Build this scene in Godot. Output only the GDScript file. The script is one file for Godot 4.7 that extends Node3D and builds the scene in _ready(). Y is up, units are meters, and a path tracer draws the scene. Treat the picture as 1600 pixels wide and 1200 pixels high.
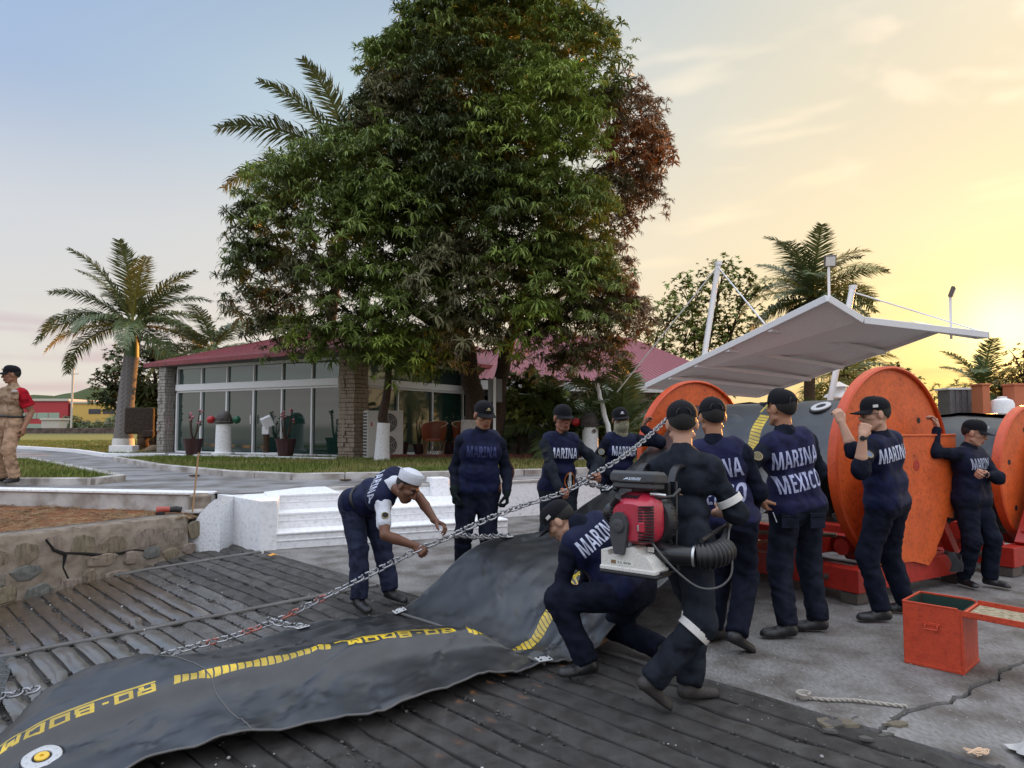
extends Node3D

# ---------------------------------------------------------------- mesh builder
class B:
	var v := PackedVector3Array()
	var n := PackedVector3Array()
	var uv := PackedVector2Array()
	var c := PackedColorArray()
	var ix := PackedInt32Array()
	var col := Color.WHITE
	func vert(p: Vector3, nn: Vector3, u := Vector2.ZERO) -> int:
		v.append(p)
		n.append(nn)
		uv.append(u)
		c.append(col)
		return v.size() - 1
	func tri(i: int, j: int, k: int) -> void:
		var g := (v[k] - v[i]).cross(v[j] - v[i])
		if g.dot(n[i] + n[j] + n[k]) >= 0.0:
			ix.append_array(PackedInt32Array([i, j, k]))
		else:
			ix.append_array(PackedInt32Array([i, k, j]))
	func quad4(a: int, b: int, d: int, e: int) -> void:
		tri(a, b, d)
		tri(a, d, e)
	func face(pts: Array, u := [Vector2(0, 0), Vector2(1, 0), Vector2(1, 1), Vector2(0, 1)]) -> void:
		var nn: Vector3 = (pts[2] - pts[0]).cross(pts[1] - pts[0]).normalized()
		var k := v.size()
		for i in pts.size():
			vert(pts[i], nn, u[i] if i < u.size() else Vector2.ZERO)
		for i in range(1, pts.size() - 1):
			tri(k, k + i, k + i + 1)
	func box(t: Transform3D, s: Vector3, bev := 0.0) -> void:
		var h := s * 0.5
		bev = minf(bev, minf(h.x, minf(h.y, h.z)) * 0.9)
		var id := {}
		for ax in 3:
			for sg in [-1, 1]:
				var nn := Vector3.ZERO
				nn[ax] = sg
				var a1 := (ax + 1) % 3
				var a2 := (ax + 2) % 3
				for s1 in [-1, 1]:
					for s2 in [-1, 1]:
						var p := Vector3.ZERO
						p[ax] = sg * h[ax]
						p[a1] = s1 * (h[a1] - bev)
						p[a2] = s2 * (h[a2] - bev)
						var key := Vector4i(ax, 0, 0, 0)
						var cs := [0, 0, 0]
						cs[ax] = sg
						cs[a1] = s1
						cs[a2] = s2
						key = Vector4i(ax, cs[0], cs[1], cs[2])
						id[key] = vert(t * p, (t.basis * nn).normalized(), Vector2(s1 * 0.5 + 0.5, s2 * 0.5 + 0.5))
				var q := func(s1: int, s2: int) -> int:
					var cs := [0, 0, 0]
					cs[ax] = sg
					cs[a1] = s1
					cs[a2] = s2
					return id[Vector4i(ax, cs[0], cs[1], cs[2])]
				quad4(q.call(-1, -1), q.call(1, -1), q.call(1, 1), q.call(-1, 1))
		if bev > 0.0:
			for ax in 3:
				var a1 := (ax + 1) % 3
				var a2 := (ax + 2) % 3
				for s1 in [-1, 1]:
					for s2 in [-1, 1]:
						var lo := [0, 0, 0]
						lo[a1] = s1
						lo[a2] = s2
						var hi := lo.duplicate()
						lo[ax] = -1
						hi[ax] = 1
						quad4(id[Vector4i(a1, lo[0], lo[1], lo[2])], id[Vector4i(a1, hi[0], hi[1], hi[2])], id[Vector4i(a2, hi[0], hi[1], hi[2])], id[Vector4i(a2, lo[0], lo[1], lo[2])])
			for x in [-1, 1]:
				for y in [-1, 1]:
					for z in [-1, 1]:
						tri(id[Vector4i(0, x, y, z)], id[Vector4i(1, x, y, z)], id[Vector4i(2, x, y, z)])
	func bar(a: Vector3, b: Vector3, w: float, h: float, bev := 0.0, up := Vector3.UP) -> void:
		var z := (b - a).normalized()
		var x := up.cross(z)
		if x.length() < 0.01:
			x = Vector3.RIGHT
		x = x.normalized()
		box(Transform3D(Basis(x, z.cross(x), z), (a + b) * 0.5), Vector3(w, h, a.distance_to(b)), bev)
	func tube(path: Array, r, sides := 8, caps := true) -> void:
		var m := path.size()
		var x := Vector3.ZERO
		var first := v.size()
		for i in m:
			var d: Vector3 = (path[mini(i + 1, m - 1)] - path[maxi(i - 1, 0)]).normalized()
			if i == 0:
				x = d.cross(Vector3.UP if absf(d.y) < 0.9 else Vector3.RIGHT).normalized()
			else:
				x = (x - d * x.dot(d)).normalized()
			var y := d.cross(x)
			var rr: float = r[i] if r is Array else r
			for k in sides + 1:
				var a := TAU * k / sides
				var nn := x * cos(a) + y * sin(a)
				vert(path[i] + nn * rr, nn, Vector2(float(k) / sides, float(i) / maxi(m - 1, 1)))
		for i in m - 1:
			for k in sides:
				var q := first + i * (sides + 1) + k
				quad4(q, q + 1, q + sides + 2, q + sides + 1)
		if caps:
			for e in [0, m - 1]:
				var d: Vector3 = (path[0] - path[1]).normalized() if e == 0 else (path[m - 1] - path[m - 2]).normalized()
				var k0 := v.size()
				for k in sides:
					vert(v[first + e * (sides + 1) + k], d)
				for k in range(1, sides - 1):
					tri(k0, k0 + k, k0 + k + 1)
	func lathe(t: Transform3D, prof: Array, sides := 24, arc := TAU) -> void:
		var first := v.size()
		var m := prof.size()
		# each profile segment has its own normals unless its ends are soft
		for i in m - 1:
			var a: Vector2 = prof[i]
			var b: Vector2 = prof[i + 1]
			var d := (b - a).normalized()
			var na := Vector2(d.y, -d.x)
			var nb := na
			if i > 0:
				var d0: Vector2 = (a - prof[i - 1]).normalized()
				if d0.dot(d) > 0.75:
					na = (na + Vector2(d0.y, -d0.x)).normalized()
			if i < m - 2:
				var d1: Vector2 = (prof[i + 2] - b).normalized()
				if d1.dot(d) > 0.75:
					nb = (nb + Vector2(d1.y, -d1.x)).normalized()
			first = v.size()
			for k in sides + 1:
				var g := arc * k / sides
				var cs := Vector3(cos(g), 0, sin(g))
				vert(t * (cs * a.x + Vector3(0, a.y, 0)), (t.basis * (cs * na.x + Vector3(0, na.y, 0))).normalized(), Vector2(float(k) / sides, float(i) / (m - 1)))
				vert(t * (cs * b.x + Vector3(0, b.y, 0)), (t.basis * (cs * nb.x + Vector3(0, nb.y, 0))).normalized(), Vector2(float(k) / sides, float(i + 1) / (m - 1)))
			for k in sides:
				quad4(first + k * 2, first + k * 2 + 2, first + k * 2 + 3, first + k * 2 + 1)
	func grid(rows: Array, us := [], vs := []) -> void:
		var h := rows.size()
		var w: int = rows[0].size()
		var first := v.size()
		for i in h:
			for j in w:
				var dx: Vector3 = rows[i][mini(j + 1, w - 1)] - rows[i][maxi(j - 1, 0)]
				var dy: Vector3 = rows[mini(i + 1, h - 1)][j] - rows[maxi(i - 1, 0)][j]
				vert(rows[i][j], dy.cross(dx).normalized(), Vector2(us[j] if us else float(j) / (w - 1), vs[i] if vs else float(i) / (h - 1)))
		for i in h - 1:
			for j in w - 1:
				var q := first + i * w + j
				quad4(q, q + 1, q + w + 1, q + w)
	# a flat polygon (x, z) raised from y0 to y1
	func slab(poly: PackedVector2Array, y0: float, y1: float, soles := false) -> void:
		var tr := Geometry2D.triangulate_polygon(poly)
		var k := v.size()
		for p in poly:
			vert(Vector3(p.x, y1, p.y), Vector3.UP, p)
		for i in range(0, tr.size(), 3):
			tri(k + tr[i], k + tr[i + 1], k + tr[i + 2])
		if y1 - y0 > 0.0001:
			var cw := Geometry2D.is_polygon_clockwise(poly)
			for i in poly.size():
				var a := poly[i]
				var b := poly[(i + 1) % poly.size()]
				var d := (b - a).normalized()
				var nn := Vector3(d.y, 0, -d.x) * (-1.0 if cw else 1.0)
				var q := vert(Vector3(a.x, y1, a.y), nn, Vector2(0, 1))
				vert(Vector3(b.x, y1, b.y), nn, Vector2(1, 1))
				vert(Vector3(b.x, y0, b.y), nn, Vector2(1, 0))
				vert(Vector3(a.x, y0, a.y), nn, Vector2(0, 0))
				quad4(q, q + 1, q + 2, q + 3)
			if soles:
				k = v.size()
				for p in poly:
					vert(Vector3(p.x, y0, p.y), Vector3.DOWN, p)
				for i in range(0, tr.size(), 3):
					tri(k + tr[i], k + tr[i + 1], k + tr[i + 2])
	# the same polygon in the xy plane of t, from z0 to z1
	func plate(poly: PackedVector2Array, t: Transform3D, z0: float, z1: float) -> void:
		var at := v.size()
		slab(poly, z0, z1, true)
		var r := t * Transform3D(Basis(Vector3(1, 0, 0), Vector3(0, 0, 1), Vector3(0, 1, 0)), Vector3.ZERO)
		for i in range(at, v.size()):
			v[i] = r * v[i]
			n[i] = (r.basis * n[i]).normalized()
		for i in range(ix.size() - 3, -1, -3):
			if ix[i] < at:
				break
			var g := (v[ix[i + 2]] - v[ix[i]]).cross(v[ix[i + 1]] - v[ix[i]])
			if g.dot(n[ix[i]]) < 0.0:
				var s := ix[i + 1]
				ix[i + 1] = ix[i + 2]
				ix[i + 2] = s
	func ball(p: Vector3, r: Vector3, bs := Basis.IDENTITY, sides := 12, rings := 8) -> void:
		var first := v.size()
		for i in rings + 1:
			var a := PI * i / rings
			for k in sides + 1:
				var g := TAU * k / sides
				var d := Vector3(sin(a) * cos(g), cos(a), sin(a) * sin(g))
				vert(p + bs * (d * r), (bs * (d / r)).normalized(), Vector2(float(k) / sides, float(i) / rings))
		for i in rings:
			for k in sides:
				var q := first + i * (sides + 1) + k
				quad4(q, q + 1, q + sides + 2, q + sides + 1)
	func renormal(from := 0) -> void:
		for i in range(from, n.size()):
			n[i] = Vector3.ZERO
		for i in range(0, ix.size(), 3):
			if ix[i] < from:
				continue
			var g := (v[ix[i + 2]] - v[ix[i]]).cross(v[ix[i + 1]] - v[ix[i]])
			for k in 3:
				n[ix[i + k]] += g
		for i in range(from, n.size()):
			n[i] = n[i].normalized() if n[i].length_squared() > 1e-20 else Vector3.UP
	func add(o: B, t := Transform3D()) -> void:
		var k := v.size()
		for i in o.v.size():
			v.append(t * o.v[i])
			n.append((t.basis * o.n[i]).normalized())
		uv.append_array(o.uv)
		c.append_array(o.c)
		for i in o.ix:
			ix.append(i + k)
	func mesh(m: Material) -> ArrayMesh:
		var a := []
		a.resize(Mesh.ARRAY_MAX)
		a[Mesh.ARRAY_VERTEX] = v
		a[Mesh.ARRAY_NORMAL] = n
		a[Mesh.ARRAY_TEX_UV] = uv
		if m is BaseMaterial3D and m.vertex_color_use_as_albedo:
			a[Mesh.ARRAY_COLOR] = c
		a[Mesh.ARRAY_INDEX] = ix
		var am := ArrayMesh.new()
		am.add_surface_from_arrays(Mesh.PRIMITIVE_TRIANGLES, a)
		am.surface_set_material(0, m)
		return am

var rng := RandomNumberGenerator.new()
var used := {}
var noise := FastNoiseLite.new()
var TX := {}
var M := {}

func V(x: float, y: float, z: float) -> Vector3:
	return Vector3(x, y, z)

func numbered(called: String) -> String:
	var k: int = used.get(called, -1) + 1
	used[called] = k
	return called if k == 0 else "%s_%03d" % [called, k]

func tag(o: Node, label: String, category: String, group := "") -> Node:
	o.set_meta("label", label)
	o.set_meta("category", category)
	if group:
		o.set_meta("group", group)
	return o

func thing(called: String, label: String, category: String, at := Vector3.ZERO, turn := 0.0, group := "") -> Node3D:
	var o := Node3D.new()
	o.name = numbered(called)
	add_child(o)
	o.position = at
	o.rotation.y = turn
	tag(o, label, category, group)
	return o

func obj(called: String, b, m: Material, parent: Node = null, at := Transform3D()) -> MeshInstance3D:
	var o := MeshInstance3D.new()
	o.mesh = b.mesh(m) if b is B else b
	if not b is B and m:
		o.material_override = m
	o.transform = at
	if parent == null or parent == self:
		o.name = numbered(called)
		add_child(o)
	else:
		o.name = called if not parent.has_node(called) else child_name(parent, called)
		parent.add_child(o, true)
	return o

func child_name(parent: Node, called: String) -> String:
	var k: int = parent.get_meta("_n_" + called, 0) + 1
	parent.set_meta("_n_" + called, k)
	return "%s_%03d" % [called, k]

func single(called: String, b, m: Material, label: String, category: String, group := "", at := Transform3D()) -> MeshInstance3D:
	var o := obj(called, b, m, null, at)
	tag(o, label, category, group)
	return o

func struct(called: String, b, m: Material) -> MeshInstance3D:
	var o := obj(called, b, m)
	o.set_meta("kind", "structure")
	return o

func dup(root: Node3D, at: Vector3, turn: float, label: String) -> Node3D:
	var r: Node3D = root.duplicate()
	r.name = numbered(String(root.name).rstrip("_0123456789"))
	add_child(r)
	r.position = at
	r.rotation.y = turn
	r.set_meta("label", label)
	return r

func many(called: String, mesh: Mesh, spots: Array, tints, parent: Node) -> MultiMeshInstance3D:
	var mm := MultiMesh.new()
	mm.transform_format = MultiMesh.TRANSFORM_3D
	mm.use_colors = tints != null
	mm.mesh = mesh
	mm.instance_count = spots.size()
	for i in spots.size():
		mm.set_instance_transform(i, spots[i])
		if tints != null:
			mm.set_instance_color(i, tints[i])
	var o := MultiMeshInstance3D.new()
	o.multimesh = mm
	o.set_meta("kind", "stuff")
	if parent == null or parent == self:
		o.name = numbered(called)
		add_child(o)
	else:
		o.name = called if not parent.has_node(called) else child_name(parent, called)
		parent.add_child(o, true)
	return o

func look(at: Vector3, z: Vector3, up := Vector3.UP) -> Transform3D:
	z = z.normalized()
	var x := up.cross(z).normalized()
	return Transform3D(Basis(x, z.cross(x), z), at)

# ---------------------------------------------------------------- materials
func ntex(key: String, kind: int, freq: float, octaves: int, stops: Array, size := 512, seed_ := 1, stretch := Vector2.ONE) -> Texture2D:
	if TX.has(key):
		return TX[key]
	var f := FastNoiseLite.new()
	f.noise_type = kind as FastNoiseLite.NoiseType
	f.frequency = freq
	f.seed = seed_
	f.fractal_octaves = octaves
	if kind == FastNoiseLite.TYPE_CELLULAR:
		f.cellular_return_type = FastNoiseLite.RETURN_DISTANCE
	var src := f.get_seamless_image(size, size, false, false, 0.2)
	src.convert(Image.FORMAT_L8)
	if stretch != Vector2.ONE:
		var small := src.get_region(Rect2i(0, 0, int(size / stretch.x), int(size / stretch.y)))
		small.resize(size, size, Image.INTERPOLATE_CUBIC)
		src = small
	# spread to the full range, then map through the stops (position, grey or colour)
	var data := src.get_data()
	var lo := 255
	var hi := 0
	for q in data:
		lo = mini(lo, q)
		hi = maxi(hi, q)
	var lut := []
	for q in 256:
		var x := clampf(float(q - lo) / maxi(hi - lo, 1), 0.0, 1.0)
		var r := Color.WHITE
		for s in stops.size() - 1:
			if x >= stops[s][0]:
				var w := clampf((x - stops[s][0]) / maxf(stops[s + 1][0] - stops[s][0], 0.001), 0.0, 1.0)
				var ca = stops[s][1]
				var cb = stops[s + 1][1]
				var c1: Color = ca if ca is Color else Color(ca, ca, ca)
				var c2: Color = cb if cb is Color else Color(cb, cb, cb)
				r = c1.lerp(c2, w)
		lut.append([roundi(r.r * 255), roundi(r.g * 255), roundi(r.b * 255)])
	var out := PackedByteArray()
	out.resize(data.size() * 3)
	for i in data.size():
		var l = lut[data[i]]
		out[i * 3] = l[0]
		out[i * 3 + 1] = l[1]
		out[i * 3 + 2] = l[2]
	TX[key] = ImageTexture.create_from_image(Image.create_from_data(size, size, false, Image.FORMAT_RGB8, out))
	return TX[key]

# base colour is linear (real-world); blotch = large variation, fine = grain, bump in centimetres
func mk(c: Color, rough := 0.8, o := {}) -> StandardMaterial3D:
	var m := StandardMaterial3D.new()
	m.albedo_color = c.linear_to_srgb()
	m.roughness = rough
	m.metallic = o.get("metal", 0.0)
	m.metallic_specular = o.get("spec", 0.5)
	if o.has("tex"):
		m.albedo_texture = TX[o.tex]
	if o.has("bump"):
		m.heightmap_enabled = true
		m.heightmap_texture = TX[o.bump]
		m.heightmap_scale = o.get("depth", 0.4)
	if o.has("rtex"):
		m.roughness_texture = TX[o.rtex]
		m.roughness_texture_channel = BaseMaterial3D.TEXTURE_CHANNEL_RED
	if not o.get("uv", false):
		m.uv1_triplanar = true
		m.uv1_world_triplanar = o.get("world", false)
		var k: float = 1.0 / o.get("size", 1.0)
		m.uv1_scale = Vector3(k, k, k) * o.get("aniso", Vector3.ONE)
	if o.has("big"):
		m.detail_enabled = true
		m.detail_blend_mode = BaseMaterial3D.BLEND_MODE_MUL
		m.detail_albedo = TX[o.big]
		m.detail_uv_layer = BaseMaterial3D.DETAIL_UV_2
		m.uv2_triplanar = true
		m.uv2_world_triplanar = o.get("world", false)
		var k2: float = 1.0 / o.get("bigsize", 4.0)
		m.uv2_scale = Vector3(k2, k2, k2)
	if o.get("vc", false):
		m.vertex_color_use_as_albedo = true
	if o.has("back"):
		m.backlight_enabled = true
		m.backlight = Color(o.back, o.back, o.back)
	if o.has("sheen"):
		m.rim_enabled = true
		m.rim = o.sheen
		m.rim_tint = 0.5
	if o.has("coat"):
		m.clearcoat_enabled = true
		m.clearcoat = o.coat
		m.clearcoat_roughness = 0.2
	return m

func textures() -> void:
	var P := FastNoiseLite.TYPE_SIMPLEX_SMOOTH
	var C := FastNoiseLite.TYPE_CELLULAR
	ntex("grain", P, 0.09, 4, [[0.0, 0.74], [0.45, 0.93], [1.0, 1.0]])
	ntex("faint", P, 0.03, 5, [[0.0, 0.78], [0.4, 0.95], [1.0, 1.0]], 512, 35)
	ntex("fine", P, 0.22, 3, [[0.0, 0.5], [0.5, 0.86], [1.0, 1.0]], 512, 3)
	ntex("soft", P, 0.012, 5, [[0.0, 0.55], [0.35, 0.8], [0.6, 0.96], [1.0, 1.0]], 512, 5)
	ntex("speck", C, 0.06, 1, [[0.0, 1.0], [0.16, 1.0], [0.24, 0.55], [1.0, 0.5]], 512, 7)
	ntex("height", P, 0.05, 5, [[0.0, 0.0], [1.0, 1.0]], 512, 9)
	ntex("grit", P, 0.3, 2, [[0.0, 0.0], [1.0, 1.0]], 512, 11)
	ntex("streak", P, 0.03, 4, [[0.0, 0.5], [0.4, 0.85], [1.0, 1.0]], 512, 13, Vector2(1, 6))
	ntex("stain", P, 0.014, 5, [[0.0, Color(0.6, 0.57, 0.54)], [0.3, Color(0.74, 0.72, 0.7)], [0.55, Color(0.88, 0.88, 0.88)], [1.0, Color(1, 1, 1)]], 512, 15)
	ntex("wetmap", P, 0.016, 5, [[0.0, 0.08], [0.42, 0.16], [0.55, 0.5], [1.0, 0.75]], 512, 17)
	ntex("grass", P, 0.05, 5, [[0.0, Color(0.35, 0.42, 0.16)], [0.4, Color(0.5, 0.6, 0.26)], [0.62, Color(0.72, 0.68, 0.38)], [1.0, Color(0.9, 0.8, 0.55)]], 512, 19)
	ntex("soil", P, 0.08, 5, [[0.0, Color(0.36, 0.24, 0.17)], [0.45, Color(0.62, 0.45, 0.33)], [0.7, Color(0.85, 0.64, 0.42)], [1.0, Color(1, 0.86, 0.62)]], 512, 21)
	ntex("rust", P, 0.02, 6, [[0.0, Color(0.55, 0.42, 0.34)], [0.05, Color(0.7, 0.58, 0.5)], [0.1, Color(0.9, 0.87, 0.85)], [0.6, Color(0.97, 0.97, 0.97)], [1.0, Color(1, 1, 1)]], 512, 23)
	ntex("fold", P, 0.02, 3, [[0.0, 0.0], [1.0, 1.0]], 512, 25)
	ntex("bark", P, 0.05, 5, [[0.0, Color(0.3, 0.26, 0.24)], [0.5, Color(0.7, 0.62, 0.56)], [1.0, Color(1, 0.95, 0.9)]], 512, 27, Vector2(1, 4))
	ntex("scuff", P, 0.018, 6, [[0.0, 1.0], [0.5, 1.0], [0.8, 0.93], [1.0, 0.75]], 512, 29)
	ntex("dust", P, 0.011, 6, [[0.0, 0.6], [0.4, 0.72], [0.58, 0.78], [0.72, 0.93], [1.0, 1.0]], 512, 37)
	ntex("slab", P, 0.05, 6, [[0.0, Color(0.7, 0.68, 0.66)], [0.25, Color(0.84, 0.83, 0.81)], [0.6, Color(0.93, 0.93, 0.93)], [1.0, Color(1, 1, 1)]], 1024, 39, Vector2(1, 2.5))
	ntex("weave", C, 0.16, 1, [[0.0, 0.0], [1.0, 1.0]], 256, 31)
	ntex("camo", P, 0.03, 3, [[0.0, Color(0.2, 0.17, 0.14)], [0.35, Color(0.5, 0.46, 0.36)], [0.38, Color(0.75, 0.72, 0.6)], [0.6, Color(0.8, 0.78, 0.68)], [0.62, Color(0.42, 0.45, 0.34)], [1.0, Color(0.3, 0.34, 0.25)]], 256, 33)

# ---------------------------------------------------------------- sky
func sky_image() -> Image:
	var W := 1536
	var Hh := 768
	var az := [-180.0, -100.0, -36.0, -12.0, 10.0, 24.0, 36.0, 60.0, 110.0, 180.0]
	var el := [0.0, 6.0, 14.0, 24.0, 34.0, 60.0, 90.0]
	# linear radiance, rows by elevation, columns by azimuth (0 = straight ahead, + to the right)
	var tab := [
		[V(.62, .60, .63), V(.70, .63, .60), V(.76, .68, .57), V(.86, .73, .58), V(.97, .74, .45), V(1.0, .66, .20), V(1.0, .60, .12), V(.95, .62, .25), V(.76, .63, .55), V(.62, .60, .63)],
		[V(.62, .62, .67), V(.68, .64, .64), V(.72, .69, .64), V(.82, .74, .64), V(.95, .79, .55), V(1.0, .78, .39), V(1.05, .81, .34), V(.95, .72, .4), V(.78, .66, .58), V(.72, .64, .64)],
		[V(.58, .62, .70), V(.6, .63, .69), V(.63, .65, .68), V(.72, .70, .66), V(.86, .76, .58), V(.96, .80, .54), V(1.0, .82, .52), V(.86, .74, .52), V(.66, .66, .66), V(.58, .62, .70)],
		[V(.55, .58, .67), V(.50, .58, .70), V(.36, .47, .65), V(.52, .64, .70), V(.69, .69, .63), V(.80, .73, .57), V(.87, .75, .54), V(.74, .70, .58), V(.57, .62, .68), V(.55, .58, .67)],
		[V(.53, .57, .66), V(.44, .52, .68), V(.25, .36, .57), V(.36, .46, .61), V(.55, .60, .62), V(.64, .64, .58), V(.68, .64, .55), V(.62, .62, .6), V(.52, .58, .67), V(.53, .57, .66)],
		[V(.54, .57, .64), V(.54, .57, .64), V(.44, .53, .68), V(.53, .57, .64), V(.54, .58, .63), V(.5, .57, .65), V(.52, .58, .64), V(.5, .56, .65), V(.54, .57, .64), V(.54, .57, .64)],
		[V(.56, .585, .635), V(.56, .585, .635), V(.56, .585, .635), V(.56, .585, .635), V(.56, .585, .635), V(.56, .585, .635), V(.56, .585, .635), V(.56, .585, .635), V(.56, .585, .635), V(.56, .585, .635)]]
	var f := FastNoiseLite.new()
	f.seed = 41
	f.frequency = 1.0
	f.fractal_octaves = 5
	var sun_az := 35.2
	var sun_el := 6.4
	var px := PackedFloat32Array()
	px.resize(W * Hh * 4)
	for j in Hh:
		var e := 90.0 - (j + 0.5) / Hh * 180.0
		var ee := clampf(e, 0.0, 89.99)
		var r := 0
		while ee >= el[r + 1]:
			r += 1
		var te: float = (ee - el[r]) / (el[r + 1] - el[r])
		te = te * te * (3.0 - 2.0 * te) * 0.4 + te * 0.6
		for i in W:
			var a := (i + 0.5) / W * 360.0
			if a > 180.0:
				a -= 360.0
			var q := 0
			while q < 8 and a >= az[q + 1]:
				q += 1
			var ta: float = (a - az[q]) / (az[q + 1] - az[q])
			ta = ta * ta * (3.0 - 2.0 * ta) * 0.3 + ta * 0.7
			var up: Array = tab[r + 1]
			var dn: Array = tab[r]
			var c: Vector3 = dn[q].lerp(dn[q + 1], ta).lerp(up[q].lerp(up[q + 1], ta), te)
			if e > -3.0 and e < 50.0:
				var da := a - sun_az
				var de := e - sun_el
				var d2 := da * da * 0.8 + de * de
				if d2 < 900.0:
					c += V(1.0, .80, .40) * 1.2 * exp(-d2 / 8.0) + V(.34, .22, .03) * exp(-d2 / 70.0)
				if e < 40.0:
					# long thin streaks, and a band of grey-pink cloud low in the haze
					var s := f.get_noise_3d(a * 0.035, (e - a * 0.06) * 0.30, 3.0)
					s = smoothstep(0.1, 0.5, s) * smoothstep(6.0, 12.0, e) * smoothstep(-2.0, 14.0, a) * smoothstep(70.0, 30.0, a)
					c += V(.16, .105, .05) * s
					var lump := f.get_noise_3d(a * 0.10, (e + a * 0.25) * 0.28, 9.0) + 0.35 * f.get_noise_3d(a * 0.4, e * 0.8, 2.0)
					lump = smoothstep(0.0, 0.5, lump) * smoothstep(14.0, 19.0, e) * smoothstep(22.0, 31.0, a) * smoothstep(70.0, 40.0, a)
					c += V(.17, .10, .07) * lump
					var band := f.get_noise_3d(a * 0.03, e * 0.75, 21.0) + 0.25 * f.get_noise_3d(a * 0.2, e * 1.5, 8.0)
					band = smoothstep(0.12, 0.45, band) * smoothstep(9.5, 6.0, e) * smoothstep(0.0, 2.0, e)
					c = c.lerp(V(c.x * 0.86, c.y * 0.74, c.z * 0.82), band * 0.8)
			# extra sky brightness added outside the view, strongest overhead, to light the scene
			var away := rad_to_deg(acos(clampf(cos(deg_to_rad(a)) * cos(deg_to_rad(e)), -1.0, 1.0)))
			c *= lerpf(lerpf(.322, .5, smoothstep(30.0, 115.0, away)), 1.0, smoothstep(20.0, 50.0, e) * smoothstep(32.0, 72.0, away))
			if e < 0.0:
				c = c.lerp(V(.16, .15, .14), smoothstep(0.0, -4.0, e))
			var k := (j * W + i) * 4
			px[k] = c.x
			px[k + 1] = c.y
			px[k + 2] = c.z
			px[k + 3] = 1.0
	return Image.create_from_data(W, Hh, false, Image.FORMAT_RGBAF, px.to_byte_array())

func outdoors() -> void:
	var cam := Camera3D.new()
	cam.name = "camera"
	cam.position = Vector3(0, 1.52, 0)
	cam.rotation_degrees = Vector3(3.4028, 0, 0)
	cam.fov = 56.786
	cam.far = 3000.0
	cam.near = 0.05
	add_child(cam)
	var env := Environment.new()
	env.background_mode = Environment.BG_SKY
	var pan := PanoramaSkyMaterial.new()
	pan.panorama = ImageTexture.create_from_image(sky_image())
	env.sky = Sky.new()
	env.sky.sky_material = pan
	env.tonemap_mode = Environment.TONE_MAPPER_LINEAR
	env.tonemap_exposure = 3.3
	env.sdfgi_enabled = true
	env.ssao_enabled = true
	env.ssil_enabled = true
	var we := WorldEnvironment.new()
	we.name = "environment"
	we.environment = env
	add_child(we)
	var sun := DirectionalLight3D.new()
	sun.name = "sun"
	sun.light_energy = 0.8
	sun.light_color = Color(1.0, 0.66, 0.32)
	sun.light_angular_distance = 0.5
	sun.shadow_enabled = true
	sun.rotation_degrees = Vector3(-6.4, 180.0 - 35.2, 0)
	add_child(sun)

func _ready() -> void:
	rng.seed = 7
	noise.seed = 5
	noise.frequency = 1.0
	noise.fractal_octaves = 3
	textures()
	outdoors()
	step_ground()
	step_walls()
	step_boom()
	step_chain()
	step_trees()
	step_building()
	step_canopy()
	step_distance()
	step_people()
	step_blower()
	step_toolbox()
	step_small()
# ---------------------------------------------------------------- ground, slipway, lawns, walls
const EDGE := Vector3(1.38, 0, -4.13)
const ALONG := Vector3(0.69, 0, 0.724)
const DOWN := Vector3(-0.9, -0.09, 0.43)
const SHORE := Vector3(0.906, 0, -0.423)
const UPPER := 0.62

func ramp(a: float, b: float, lift := 0.0) -> Vector3:
	return EDGE + ALONG * a + DOWN * b + Vector3(0, lift, 0)

func ramp_y(x: float, z: float) -> float:
	var dx := x - EDGE.x
	var dz := z - EDGE.z
	return -0.09 * maxf(0.0, (ALONG.x * dz - ALONG.z * dx) / (ALONG.x * DOWN.z - ALONG.z * DOWN.x))

func p2(a: Array) -> PackedVector2Array:
	var r := PackedVector2Array()
	for i in range(0, a.size(), 2):
		r.append(Vector2(a[i], a[i + 1]))
	return r

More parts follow.
